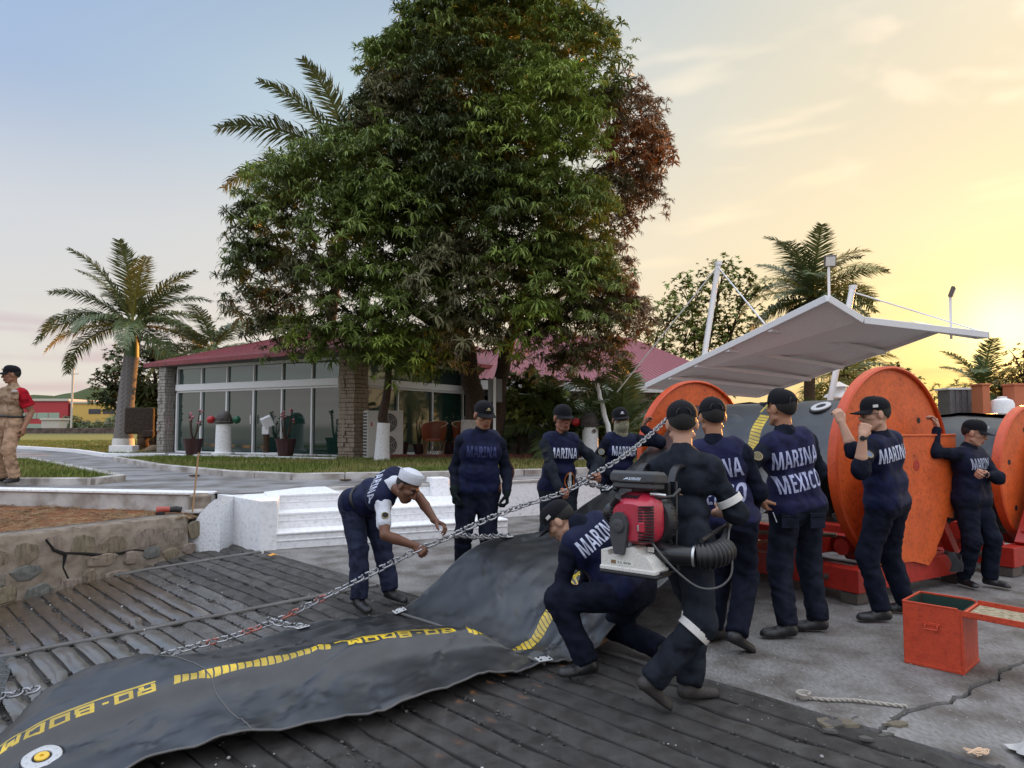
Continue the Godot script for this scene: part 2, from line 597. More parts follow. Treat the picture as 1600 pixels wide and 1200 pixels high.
func surface_materials() -> void:
	M.pad = mk(Color(.29, .277, .268), .8, {"tex": "slab", "size": 1.4, "big": "stain", "bigsize": 3.6, "bump": "grit", "depth": .25, "world": true})
	M.rib_dry = mk(Color(.18, .165, .155), .78, {"tex": "fine", "size": .16, "big": "stain", "bigsize": 1.3, "bump": "grit", "depth": 1.0, "world": true})
	M.rib_pale = M.rib_dry.duplicate()
	M.rib_pale.albedo_color = Color(.215, .2, .186).linear_to_srgb()
	M.rib_dark = M.rib_dry.duplicate()
	M.rib_dark.albedo_color = Color(.15, .138, .13).linear_to_srgb()
	M.rib_damp = mk(Color(.18, .165, .15), .5, {"coat": .35, "tex": "fine", "size": .3, "big": "stain", "bigsize": 1.9, "bump": "grit", "depth": .4, "rtex": "wetmap", "world": true})
	M.rib_wet = mk(Color(.13, .115, .1), .3, {"coat": 1.0, "tex": "fine", "size": .35, "big": "stain", "bigsize": 1.4, "bump": "grit", "depth": .1, "rtex": "wetmap", "world": true})
	M.rib_silt = mk(Color(.135, .092, .062), .35, {"coat": .9, "tex": "fine", "size": .35, "big": "stain", "bigsize": 1.7, "bump": "grit", "depth": .12, "rtex": "wetmap", "world": true})
	M.mud = mk(Color(.07, .062, .056), .7, {"tex": "fine", "size": .3, "bump": "grit", "depth": .5, "world": true})
	M.path = mk(Color(.46, .45, .45), .85, {"tex": "fine", "size": .6, "big": "stain", "bigsize": 7.0, "bump": "grit", "depth": .3, "world": true})
	M.grass_soil = mk(Color(.42, .4, .26), .95, {"tex": "grass", "size": 2.6, "bump": "height", "depth": 3.0, "world": true})
	M.white = mk(Color(.86, .86, .865), .75, {"tex": "faint", "size": 1.1, "bump": "grit", "depth": .15, "world": true})
	M.dirty_white = mk(Color(.74, .7, .66), .85, {"tex": "grain", "size": .8, "big": "stain", "bigsize": 3.4, "bump": "grit", "depth": .4, "world": true})
	M.soil = mk(Color(.5, .38, .29), .95, {"tex": "soil", "size": .8, "bump": "height", "depth": 3.0, "world": true})
	M.mortar = mk(Color(.57, .47, .37), .9, {"tex": "fine", "size": .25, "big": "stain", "bigsize": 1.1, "bump": "height", "depth": 1.2, "world": true})
	M.land = mk(Color(.34, .31, .18), .95, {"tex": "grass", "size": 9.0, "world": true})

func step_ground() -> void:
	surface_materials()
	# what lies under the slabs, a sheet to the horizon
	var b := B.new()
	b.slab(p2([-900, -1500, 900, -1500, 900, -60, 60, -34, 12, -17.9, -3.83, -10.46, -4.4, -9.9, -16, -12, -60, -34, -900, -60]), UPPER - .02, UPPER - .02)
	struct("ground", b, M.land)
	b = B.new()
	b.slab(p2([-70, -70, 90, -70, 90, 20, -70, 20]), -1.6, -1.6)
	struct("sea_bed", b, M.mud)
	# the level concrete above the slipway, cracked in two
	var crack := [7.0, -6.6, 5.2, -5.75, 4.3, -5.2, 3.75, -4.93, 3.3, -4.68, 3.02, -4.49, 2.95, -4.38, 2.86, -4.36, 2.62, -4.17, 2.42, -4.03, 2.143, -3.904, 2.0, -3.79, 1.936, -3.73, 1.86, -3.66]
	var jag := []
	for i in range(0, crack.size() - 2, 2):
		for k in 5:
			var t := k / 5.0
			jag.append(lerpf(crack[i], crack[i + 2], t) + rng.randf_range(-.014, .014))
			jag.append(lerpf(crack[i + 1], crack[i + 3], t) + rng.randf_range(-.014, .014))
	jag.append_array([1.86, -3.66])
	var far_side := []
	for i in range(0, jag.size(), 2):
		far_side.append_array([jag[i] - .008 - rng.randf() * .016, jag[i + 1] - .008 - rng.randf() * .016])
	var poly := [-12, -18.0, 12.5, -18.2, 60, -34.5, 60, -20]
	poly.append_array(far_side)
	for i in 34:
		var a := 0.62 - i * .31
		var e := ramp(a, -.02 + rng.randf_range(-.012, .012))
		poly.append_array([e.x, e.z])
	b = B.new()
	b.slab(p2(poly), -.09, 0.0)
	struct("concrete_pad", b, M.pad)
	poly = jag.duplicate()
	for i in 10:
		var e := ramp(.8 + i * .5, -.02 + rng.randf_range(-.012, .012))
		poly.append_array([e.x, e.z])
	poly.append_array([60, 8, 60, -19.98])
	b = B.new()
	b.slab(p2(poly), -.09, -.012)
	struct("concrete_pad", b, M.pad)
	# slipway: a sloping bed with a rib of concrete between each groove
	b = B.new()
	b.grid([[ramp(-10, -.06, -.034), ramp(9, -.06, -.034)], [ramp(-10, 16, -.034), ramp(9, 16, -.034)]])
	var bed := struct("slipway", b, M.mud)
	var seams := [-8.98, -6.44, -3.9, -1.36, 1.18, 3.72]
	for s in seams.size() - 1:
		for j in 44:
			var b0 := .012 + j * .158
			var mid := ramp((seams[s] + seams[s + 1]) * .5, b0)
			if mid.z > 0.4 or s == 0 and j > 24 or s == 4 and j > 19:
				continue
			var w := .130 + rng.randf_range(-.008, .008)
			var r := B.new()
			var rows := []
			var prof := [[0.0, -.05], [.006, -.012], [.018, -.001], [.5, .004], [.982, -.001], [.994, -.012], [1.0, -.05]]
			for q in prof:
				var row := []
				for i in 15:
					var a := lerpf(seams[s] + .02, seams[s + 1] - .02, i / 14.0)
					var g := ramp(a, b0 + w * q[0])
					var chip := noise.get_noise_2d(g.x * 3.1, g.z * 3.1)
					var e: float = q[1] + noise.get_noise_2d(g.x * 1.3 + 50, g.z * 1.3) * .006
					if q[0] < .02 or q[0] > .98:
						e -= maxf(0.0, chip - .12) * .05
					g += DOWN * (chip * .016 if q[0] < .2 else -chip * .013 if q[0] > .8 else 0.0)
					if i == 0 or i == 14:
						e -= .012
					row.append(g + Vector3(0, e - .006, 0))
				rows.append(row)
			r.grid(rows)
			var wet := noise.get_noise_2d(mid.x * .6 + 9, mid.z * .6) * .5
			var m: StandardMaterial3D = [M.rib_dry, M.rib_dry, M.rib_pale, M.rib_dark][rng.randi() % 4]
			if s <= 2 and j * .158 + wet > 1.0:
				m = M.rib_damp
			if s == 1 and j * .158 + wet > 1.3:
				m = M.rib_silt
			elif s == 2 and j * .158 + wet > 1.75 or s == 3 and j * .158 + wet > 4.4:
				m = M.rib_wet
			obj("concrete_rib", r, m, bed)
	for s in range(1, seams.size() - 1):
		var r := B.new()
		var path := []
		for i in 46:
			path.append(ramp(seams[s] + noise.get_noise_1d(i * .7 + s * 30) * .012, i * .16, -.016 + noise.get_noise_1d(i * 1.3) * .006))
		r.tube(path, .026, 6)
		obj("joint_ridge", r, M.rib_damp if s < 3 else M.rib_dry, bed)
	# the sea laps over the foot of the slipway
	M.water = mk(Color(.03, .035, .035), .06, {"bump": "height", "depth": 2.2, "size": 1.3, "world": true, "spec": .6})
	b = B.new()
	b.slab(p2([-60, -14, -4.2, -6.2, 0.2, 1.2, 6, 16, -60, 16]), -.276, -.276)
	struct("water", b, M.water)
	# upper ground: path, lawns and their kerbs
	b = B.new()
	b.slab(p2([-40, -15.9, -16, -11.9, -7.81, -10.42, -4.06, -9.76, -3.75, -9.62, -3.45, -9.8, -3.1, -10.66, 4.3, -14.13, 9, -16.3, 9, -24, -60, -42]), UPPER - .012, UPPER)
	struct("path", b, M.path)
	var lawns := [
		[-16.5, -12.1, -9, -10.98, -6.5, -10.98, -6.43, -11.71, -9.42, -15.02, -12.1, -18.0, -24, -20.6],
		[-10.35, -18.62, -7.4, -15.02, -5.18, -12.9, -3.7, -12.05, -2.0, -12.35, .2, -13.15, 2.2, -14.05, 8.8, -17.05, 8.8, -23.5, -4.0, -19.3, -9.4, -19.6],
		[-34, -40, -17.8, -27.1, -14.95, -24.5, -11.93, -20.94, -11.0, -20.6, -10.2, -21.0, -10.9, -23.2, -13.0, -26.4, 0, -60, -70, -70]]
	var lawn_at := []
	for k in 3:
		var q := p2(lawns[k])
		b = B.new()
		b.slab(q, UPPER - .01, UPPER + .055)
		struct("lawn", b, M.grass_soil)
		lawn_at.append(q)
	kerb([[-16.5, -12.1], [-9, -10.98], [-6.45, -10.95], [-6.4, -11.7], [-9.42, -15.02], [-12.1, -18.0], [-24, -20.6]], M.dirty_white)
	kerb([[-9.6, -19.5], [-10.35, -18.62], [-7.4, -15.02], [-5.18, -12.9], [-3.7, -12.05], [-2.0, -12.35], [.2, -13.15], [2.2, -14.05], [8.8, -17.05]], M.dirty_white)
	kerb([[-34, -40], [-17.8, -27.1], [-14.95, -24.5], [-11.93, -20.94], [-11.0, -20.6], [-10.2, -21.0]], M.white)
	grass(lawn_at)

func kerb(line: Array, m: Material) -> void:
	var b := B.new()
	for i in line.size() - 1:
		var p := Vector3(line[i][0], UPPER + .03, line[i][1])
		var q := Vector3(line[i + 1][0], UPPER + .03, line[i + 1][1])
		var d := (q - p).normalized()
		var k := ceili(p.distance_to(q) / 1.6)
		for s in k:
			var t := .003 if s % 2 else 0.0
			b.bar(p.lerp(q, float(s) / k) + d * .004 + Vector3(0, t, 0), p.lerp(q, float(s + 1) / k) - d * .004 + Vector3(0, t, 0), .15, .16, .015)
	struct("kerb", b, m)

func grass(lawn_at: Array) -> void:
	var blade := B.new()
	for i in 7:
		var a := i * 2.4
		var l := Vector3(cos(a), 0, sin(a))
		var s := Vector3(-l.z, 0, l.x) * .006
		var root := l * (.012 * (i % 3))
		var h := .035 + .02 * (i % 4)
		var tip := root + l * .03 + Vector3(0, h, 0)
		blade.face([root - s, root + s, tip])
	for i in blade.n.size():
		blade.n[i] = (blade.n[i] + Vector3(0, 1.5, 0)).normalized()
	M.blade = mk(Color(.55, .6, .4), .8, {"uv": true, "vc": true, "back": .4})
	var spots := []
	var tints := []
	for k in 3:
		var q: PackedVector2Array = lawn_at[k]
		var want := [9000, 26000, 9000][k] as int
		var box := Rect2(q[0], Vector2.ZERO)
		for p in q:
			box = box.expand(p)
		if k == 2:
			box = Rect2(-30, -42, 20, 22)
		if k == 0:
			box = Rect2(-15, -18, 9, 7.1)
		var got := 0
		while got < want:
			var p := Vector2(rng.randf_range(box.position.x, box.end.x), rng.randf_range(box.position.y, box.end.y))
			if not Geometry2D.is_point_in_polygon(p, q):
				got += 1 if rng.randf() < .02 else 0
				continue
			got += 1
			var dry := noise.get_noise_2d(p.x * .35, p.y * .35) + .35 * noise.get_noise_2d(p.x * 1.7, p.y * 1.7) + (.25 if k == 1 and p.x > -3.5 else -.05)
			if dry > .35 and rng.randf() < .7:
				continue
			var sc := rng.randf_range(.6, 1.3)
			spots.append(Transform3D(Basis(Vector3.UP, rng.randf() * TAU).scaled(Vector3(sc, sc, sc)), Vector3(p.x, UPPER + .053, p.y)))
			tints.append(Color(.3, .37, .09).lerp(Color(.55, .45, .22), clampf(dry * 1.6 + .35 + rng.randf_range(-.2, .2), 0, 1)))
	many("grass", blade.mesh(M.blade), spots, tints, self)

func step_walls() -> void:
	# stone retaining wall with its soil bed
	var p0 := Vector3(-6.9, 0, -4.15)
	var p1 := Vector3(-4.03, 0, -8.92)
	var u := (p1 - p0).normalized()
	var outward := Vector3(u.z, 0, -u.x) * -1.0
	if outward.x < 0:
		outward = -outward
	var wall := thing("stone_retaining_wall", "low rubble stone retaining wall with split mortar beside the wet slipway", "wall")
	var ln := p0.distance_to(p1)
	var b := B.new()
	var rows := []
	for i in 8:
		var row := []
		for j in 60:
			var t := j / 59.0
			var p := p0.lerp(p1, t)
			var y := lerpf(-.72, .40, i / 7.0)
			var d := noise.get_noise_3d(p.x * 4, y * 4, p.z * 4) * .011 + (-.03 if i == 7 else 0.0) + .05 * (1.0 - i / 7.0)
			row.append(p + outward * d + Vector3(0, y + noise.get_noise_1d(t * 60) * .008, 0))
		rows.append(row)
	var top := []
	var back := []
	for j in 60:
		var p: Vector3 = rows[7][j]
		top.append(p - outward * .05 + Vector3(0, .018, 0))
		back.append(p - outward * .3 + Vector3(0, .02 + noise.get_noise_1d(j * 2.3) * .01, 0))
	rows.append(top)
	rows.append(back)
	rows.append(back.map(func(p): return p - Vector3(0, 1.1, 0)))
	b.grid(rows)
	# the end that meets the buttress
	b.face([p1 + outward * .04 + V(0, -.7, 0), p1 + V(0, .4, 0), p1 - outward * .3 + V(0, .4, 0), p1 - outward * .3 + V(0, -.7, 0)])
	obj("mortar", b, M.mortar, wall)
	var tones := [Color(.46, .41, .34), Color(.5, .4, .28), Color(.33, .33, .3), Color(.58, .46, .35), Color(.6, .47, .38), Color(.5, .44, .36), Color(.5, .41, .27)]
	var sm := []
	for c in tones:
		sm.append(mk(c, .85, {"tex": "fine", "size": .16, "big": "streak", "bigsize": .5, "bump": "height", "depth": 1.0, "world": true}))
	var y := -.50
	var rowi := 0
	while y < .3:
		var hh := rng.randf_range(.17, .27)
		var x := rng.randf_range(0, .12)
		while x < ln:
			var ww := rng.randf_range(.17, .42)
			if rng.randf() < .96:
				var s := B.new()
				var rim := []
				var rim2 := []
				var cnt := 9
				var c := Vector2(x + ww * .5, y + hh * .5 + rng.randf_range(-.055, .04))
				for k in cnt:
					var a := TAU * k / cnt + rng.randf_range(-.25, .25)
					var rr := rng.randf_range(.78, 1.06)
					var sx: float = signf(cos(a)) * pow(absf(cos(a)), .75)
					var sy: float = signf(sin(a)) * pow(absf(sin(a)), .75)
					var e := Vector2(sx * ww * .47, sy * hh * .47) * rr
					rim.append(c + e)
					rim2.append(c + e * .86)
				var out := rng.randf_range(.014, .03) if c.y < .17 else rng.randf_range(.004, .012)
				var base_d := .05 * clampf((.40 - c.y) / 1.12, 0, 1)
				var at := func(q: Vector2, d: float) -> Vector3: return p0 + u * q.x + Vector3(0, q.y, 0) + outward * (d + base_d)
				var r1 := rim.map(func(q): return at.call(q, -.02))
				var r2 := rim.map(func(q): return at.call(q, out * .6))
				var r3 := rim2.map(func(q): return at.call(q, out + rng.randf_range(-.006, .006)))
				var mid: Vector3 = at.call(c, out + .006)
				for k in cnt:
					var k2 := (k + 1) % cnt
					s.face([r1[k], r1[k2], r2[k2], r2[k]])
					s.face([r2[k], r2[k2], r3[k2], r3[k]])
					s.face([r3[k], r3[k2], mid])
				# faces look away from the wall
				var fixed := B.new()
				for i in range(0, s.ix.size(), 3):
					var q := [s.v[s.ix[i]], s.v[s.ix[i + 1]], s.v[s.ix[i + 2]]]
					var nn: Vector3 = (q[2] - q[0]).cross(q[1] - q[0])
					var away: Vector3 = (q[0] + q[1] + q[2]) / 3.0 - (mid - outward * .1)
					if nn.dot(away) < 0:
						q = [q[0], q[2], q[1]]
					fixed.face(q)
				obj("stone", fixed, sm[rng.randi() % sm.size()], wall)
			x += ww + rng.randf_range(.0, .05)
		y += hh * .96
		rowi += 1
	var ck := mk(Color(.012, .01, .009), .95)
	for line in [[V(3.92, .34, 0), V(4.0, .22, 0), V(4.12, .16, 0), V(4.1, .02, 0), V(4.16, -.12, 0)], [V(4.13, .17, 0), V(4.34, .13, 0), V(4.55, .07, 0), V(4.9, .09, 0), V(5.15, .02, 0)]]:
		b = B.new()
		var path := []
		for q in line:
			path.append(p0 + u * q.x + Vector3(0, q.y, 0) + outward * .012)
		var rad := []
		for k in path.size():
			rad.append(.010 + .008 * ((k * 7) % 3))
		b.tube(path, rad, 6)
		obj("crack", b, ck, wall)
	# soil between the stone wall and the white wall
	b = B.new()
	rows = []
	for i in 26:
		var row := []
		for j in 44:
			var t := j / 43.0
			var q0 := p0.lerp(p1, t * 1.0) - outward * .12
			var q1 := Vector3(-11.5, 0, -11.15).lerp(Vector3(-4.2, 0, -9.8), t)
			var p := q0.lerp(q1, i / 25.0)
			p.y = .385 + .02 * (i / 25.0) - .07 * sin(PI * i / 25.0) + noise.get_noise_2d(p.x * 2.2, p.z * 2.2) * .02
			row.append(p)
		rows.append(row)
	b.grid(rows)
	struct("soil_bed", b, M.soil)
	var straw := B.new()
	for i in 5:
		var a := i * 1.3
		straw.bar(V(cos(a), 0, sin(a)) * -.04 + V(0, .006, .02 * i - .04), V(cos(a), .2, sin(a)) * .045 + V(0, .008, .02 * i - .04), .004, .003)
	var spots := []
	var tints := []
	for i in 5200:
		var r: Array = rows[rng.randi() % 26]
		var p: Vector3 = r[rng.randi() % 44] + V(rng.randf_range(-.14, .14), 0.004, rng.randf_range(-.1, .1))
		if noise.get_noise_2d(p.x * .9 + 4, p.z * .9) + rng.randf_range(-.3, .3) < -.05:
			continue
		spots.append(Transform3D(Basis.from_euler(V(rng.randf_range(-.3, .3), rng.randf() * TAU, rng.randf_range(-.3, .3))).scaled(Vector3.ONE * rng.randf_range(.5, 1.3)), p))
		tints.append(Color(.4, .27, .14).lerp(Color(.2, .12, .07), rng.randf()))
	many("dry_grass", straw.mesh(mk(Color(1, 1, 1), .9, {"uv": true, "vc": true})), spots, tints, self)
	# long low white wall behind the soil
	b = B.new()
	var lw := [Vector3(-26, 0, -13.8), Vector3(-15.5, 0, -11.83), Vector3(-7.81, 0, -10.39), Vector3(-4.06, 0, -9.69)]
	var w1 := thing("low_white_wall", "long stained white wall behind the bed of dry soil", "wall")
	for i in 3:
		b.bar(lw[i] + V(0, .24, 0), lw[i + 1] + V(0, .24, 0), .2, .72, .02)
	obj("wall_face", b, M.dirty_white, w1)
	b = B.new()
	for i in 3:
		b.bar(lw[i] + V(0, .615, 0), lw[i + 1] + V(0, .615, 0), .26, .04, .012)
	obj("coping", b, M.white, w1)
	# peeling buttress between stone wall and steps
	M.peel = mk(Color(.84, .85, .87), .8, {"tex": "faint", "size": .6, "big": "scuff", "bigsize": .5, "bump": "height", "depth": .4, "world": true})
	var bt := thing("wall_buttress", "sloping white buttress with peeling paint between stone wall and steps", "buttress")
	b = B.new()
	var f0 := V(-4.02, -.12, -8.83)
	var f1 := V(-3.72, -.12, -9.08)
	var t0 := V(-4.2, .60, -9.66)
	var t1 := V(-3.92, .60, -9.68)
	var bp := Transform3D(Basis(Vector3.UP, -.12), V(-3.9, 0, -9.16))
	var outline := p2([-.24, -.12, .25, -.1, .25, .62, .17, .60, .08, .53, -.02, .42, -.1, .30, -.17, .16])
	b.plate(outline, bp, 0.0, .12)
	b.plate(p2([-.1, -.1, .25, -.1, .25, .61, .14, .58, -.0, .40]), bp, -.5, -.003)
	for i in b.v.size():
		b.v[i] += V(1, .4, 1) * noise.get_noise_3dv(b.v[i] * 6.0) * .007
	obj("plaster", b, M.peel, bt)
	var bk := B.new()
	bk.box(Transform3D(Basis(Vector3.UP, .7), V(-4.16, .47, -9.55)), V(.26, .32, .2), .05)
	obj("bare_patch", bk, M.mortar, bt)
	# white steps with a cheek wall
	var fr := Transform3D(Basis(SHORE, Vector3.UP, V(.423, 0, .906)), V(-3.07, 0, -8.77))
	var st := thing("white_steps", "white painted concrete steps with rounded nosings behind the bending sailor", "steps")
	b = B.new()
	var cheek := p2([-3.07, -8.77, -2.9, -8.85, -3.3, -10.3, -3.9, -9.95, -4.0, -9.72])
	b.slab(cheek, -.1, .60)
	obj("cheek_wall", b, M.white, st)
	var heights := [.205, .41, .615]
	for k in 3:
		b = B.new()
		var z0 := -.04 - k * .33
		var lx := [3.2, 3.2, .95][k] as float
		b.box(fr * Transform3D(Basis(), V(.14 + lx * .5, heights[k] - .155, z0 - .8)), V(lx, .31, 1.6), .008)
		b.box(fr * Transform3D(Basis(), V(.14 + lx * .5, heights[k] - .018, z0 - .45)), V(lx + .01, .04, .95), .018)
		b.box(fr * Transform3D(Basis(), V(.14 + lx * .5, heights[k] - .105, z0 + .003)), V(lx - .01, .018, .02), .006)
		obj("step", b, M.white, st)
	# white wall that carries on behind the crew
	var wr := thing("white_retaining_wall", "whitewashed retaining wall below the lawn behind the standing crew", "wall")
	b = B.new()
	var o := V(-3.83, 0, -10.4)
	b.bar(o + SHORE * .5 + V(0, .22, 0), o + SHORE * 14.4 + V(0, .22, 0), .22, .70, .015)
	obj("wall_face", b, M.white, wr)
	b = B.new()
	b.bar(o + SHORE * .5 + V(0, .585, 0), o + SHORE * 14.4 + V(0, .585, 0), .27, .05, .015)
	obj("coping", b, M.dirty_white, wr)
	b = B.new()
	b.bar(o + SHORE * 2.72 + V(0, .34, 0) + V(.42, 0, .9) * .1, o + SHORE * 3.0 + V(0, .34, 0) + V(.42, 0, .9) * .1, .34, .72, .015)
	obj("end_block", b, M.white, wr)
	# sloping apron of whitewash at its foot
	b = B.new()
	b.face([o + SHORE * .5 + V(.05, .42, .1), o + SHORE * 2.7 + V(.05, .42, .1), o + SHORE * 2.7 + V(.27, .0, .57), o + SHORE * .5 + V(.27, 0, .57)])
	obj("apron", b, M.white, wr)
# ---------------------------------------------------------------- boom mat, reels, chain
func put_tri(im: Image, a: Vector2, b: Vector2, c: Vector2, col: Color) -> void:
	var lo := a.min(b).min(c).floor()
	var hi := a.max(b).max(c).ceil()
	var area := (b - a).cross(c - a)
	if absf(area) < 1e-6:
		return
	for y in range(maxi(int(lo.y), 0), mini(int(hi.y) + 1, im.get_height())):
		for x in range(maxi(int(lo.x), 0), mini(int(hi.x) + 1, im.get_width())):
			var p := Vector2(x + .5, y + .5)
			var w0 := (b - a).cross(p - a) / area
			var w1 := (c - b).cross(p - b) / area
			var w2 := (a - c).cross(p - c) / area
			if w0 >= 0 and w1 >= 0 and w2 >= 0:
				im.set_pixel(x, y, col)

# lettering drawn into an image: centre, width and height in pixels, a turn and a slant
func write(im: Image, said: String, centre: Vector2, size: Vector2, col: Color, turn := 0.0, slant := 0.0, font := "Droid Sans", weight := 700) -> void:
	var tm := TextMesh.new()
	var f := SystemFont.new()
	f.font_names = PackedStringArray([font])
	f.font_weight = weight
	tm.font = f
	tm.font_size = 48
	tm.depth = 0.0
	tm.curve_step = 3.0
	tm.text = said
	var box := tm.get_aabb()
	var a := tm.get_mesh_arrays()
	if a.is_empty() or a[0] == null:
		return
	var vs: PackedVector3Array = a[Mesh.ARRAY_VERTEX]
	var ii = a[Mesh.ARRAY_INDEX]
	if ii == null or ii.is_empty():
		ii = PackedInt32Array(range(vs.size()))
	var q := PackedVector2Array()
	for p in vs:
		var u := Vector2((p.x - box.position.x) / box.size.x - .5, .5 - (p.y - box.position.y) / box.size.y)
		u.x -= slant * u.y
		q.append(centre + (u * size).rotated(turn))
	for i in range(0, ii.size(), 3):
		put_tri(im, q[ii[i]], q[ii[i + 1]], q[ii[i + 2]], col)

func put_disc(im: Image, at: Vector2, r0: float, r1: float, col: Color, squash := 1.0) -> void:
	for y in range(maxi(int(at.y - r1 / squash), 0), mini(int(at.y + r1 / squash) + 2, im.get_height())):
		for x in range(maxi(int(at.x - r1), 0), mini(int(at.x + r1) + 2, im.get_width())):
			var d := Vector2(x + .5 - at.x, (y + .5 - at.y) * squash).length()
			if d >= r0 and d <= r1:
				im.set_pixel(x, y, col)

# square, slanted capitals as rows of rectangles in a 5 by 5 field
func square_letter(im: Image, ch: String, at: Vector2, w: float, h: float, col: Color, flip: bool) -> void:
	var t := .24
	var bars := {
		"R": [[0, 0, 1, t], [0, 0, t, 1], [1 - t, 0, 1, .55], [0, .42, 1, .64], [.62, .6, .92, 1]],
		"O": [[0, 0, 1, t], [0, 1 - t, 1, 1], [0, 0, t, 1], [1 - t, 0, 1, 1]],
		"B": [[0, 0, .94, t], [0, 1 - t, 1, 1], [0, 0, t, 1], [1 - t, .5, 1, 1], [.7, 0, .94, .5], [0, .4, 1, .6]],
		"M": [[0, 0, t, 1], [1 - t, 0, 1, 1], [.15, 0, .4, .4], [.3, .2, .52, .75], [.48, .2, .7, .75], [.6, 0, .85, .4]],
		"-": [[.15, .42, .85, .62]]}
	for q in bars[ch]:
		for yy in range(int(h * q[1]), int(h * q[3])):
			var sl := (1.0 - yy / h) * h * .35
			var x0: float = w * q[0] + sl
			var x1: float = w * q[2] + sl
			if flip:
				im.fill_rect(Rect2i(int(at.x - x1), int(at.y + yy), int(x1 - x0), 1), col)
			else:
				im.fill_rect(Rect2i(int(at.x + x0), int(at.y + yy), int(x1 - x0), 1), col)

# one repeat of the printed strip: u along (1.85 m), v across from the near edge (2 m)
func boom_texture(strip_v: float, ink: Color) -> ImageTexture:
	var w := 2048
	var h := 1024
	var im := Image.create(w, h, false, Image.FORMAT_RGB8)
	im.fill(Color(.172, .174, .186))
	var top := int(h * strip_v)
	# the words read from the far side: upside down for the one who stands at the near edge
	var x := 900.0
	for ch in "RO-BOOM":
		if ch == "-":
			square_letter(im, ch, Vector2(x, top), 50, 62, ink, true)
			x -= 84
		else:
			square_letter(im, ch, Vector2(x, top), 104, 62, ink, true)
			x -= 126
	im.fill_rect(Rect2i(10, top + 67, 900, 11), ink)
	for k in 21:
		var x0 := 980 + k * 48
		for yy in 64:
			im.fill_rect(Rect2i(int(x0 + yy * .5), top + yy, 38, 1), ink)
	for i in 9000:
		var p := Vector2i(rng.randi() % w, top - 8 + rng.randi() % 56)
		if im.get_pixelv(p).r > .5:
			im.set_pixelv(p, im.get_pixelv(p).lerp(Color(.35, .33, .25), rng.randf() * .5))
	# scuffs and dried mud
	for i in 60:
		var p := Vector2(rng.randi() % w, rng.randi() % h)
		var g := rng.randf_range(.27, .36)
		for k in 50:
			p += Vector2(rng.randf_range(1, 5), rng.randf_range(-1.5, 1.5))
			im.fill_rect(Rect2i(int(p.x) % w, clampi(int(p.y), 0, h - 3), 2, 1), Color(g, g, g * 1.02))
	return ImageTexture.create_from_image(im)

func catmull(p: Array, t: float) -> Vector3:
	var k := clampi(int(t), 0, p.size() - 2)
	var f := t - k
	var a: Vector3 = p[maxi(k - 1, 0)]
	var d: Vector3 = p[mini(k + 2, p.size() - 1)]
	return (p[k] as Vector3).cubic_interpolate(p[k + 1], a, d, f)

var mat_ctrl := []

func mat_point(s: float, t: float) -> Vector3:
	# s along the stations, t across 0 near .. 4 far
	var across := []
	for j in 5:
		var line := []
		for st in mat_ctrl:
			line.append(st[j])
		across.append(catmull(line, s))
	return catmull(across, t)

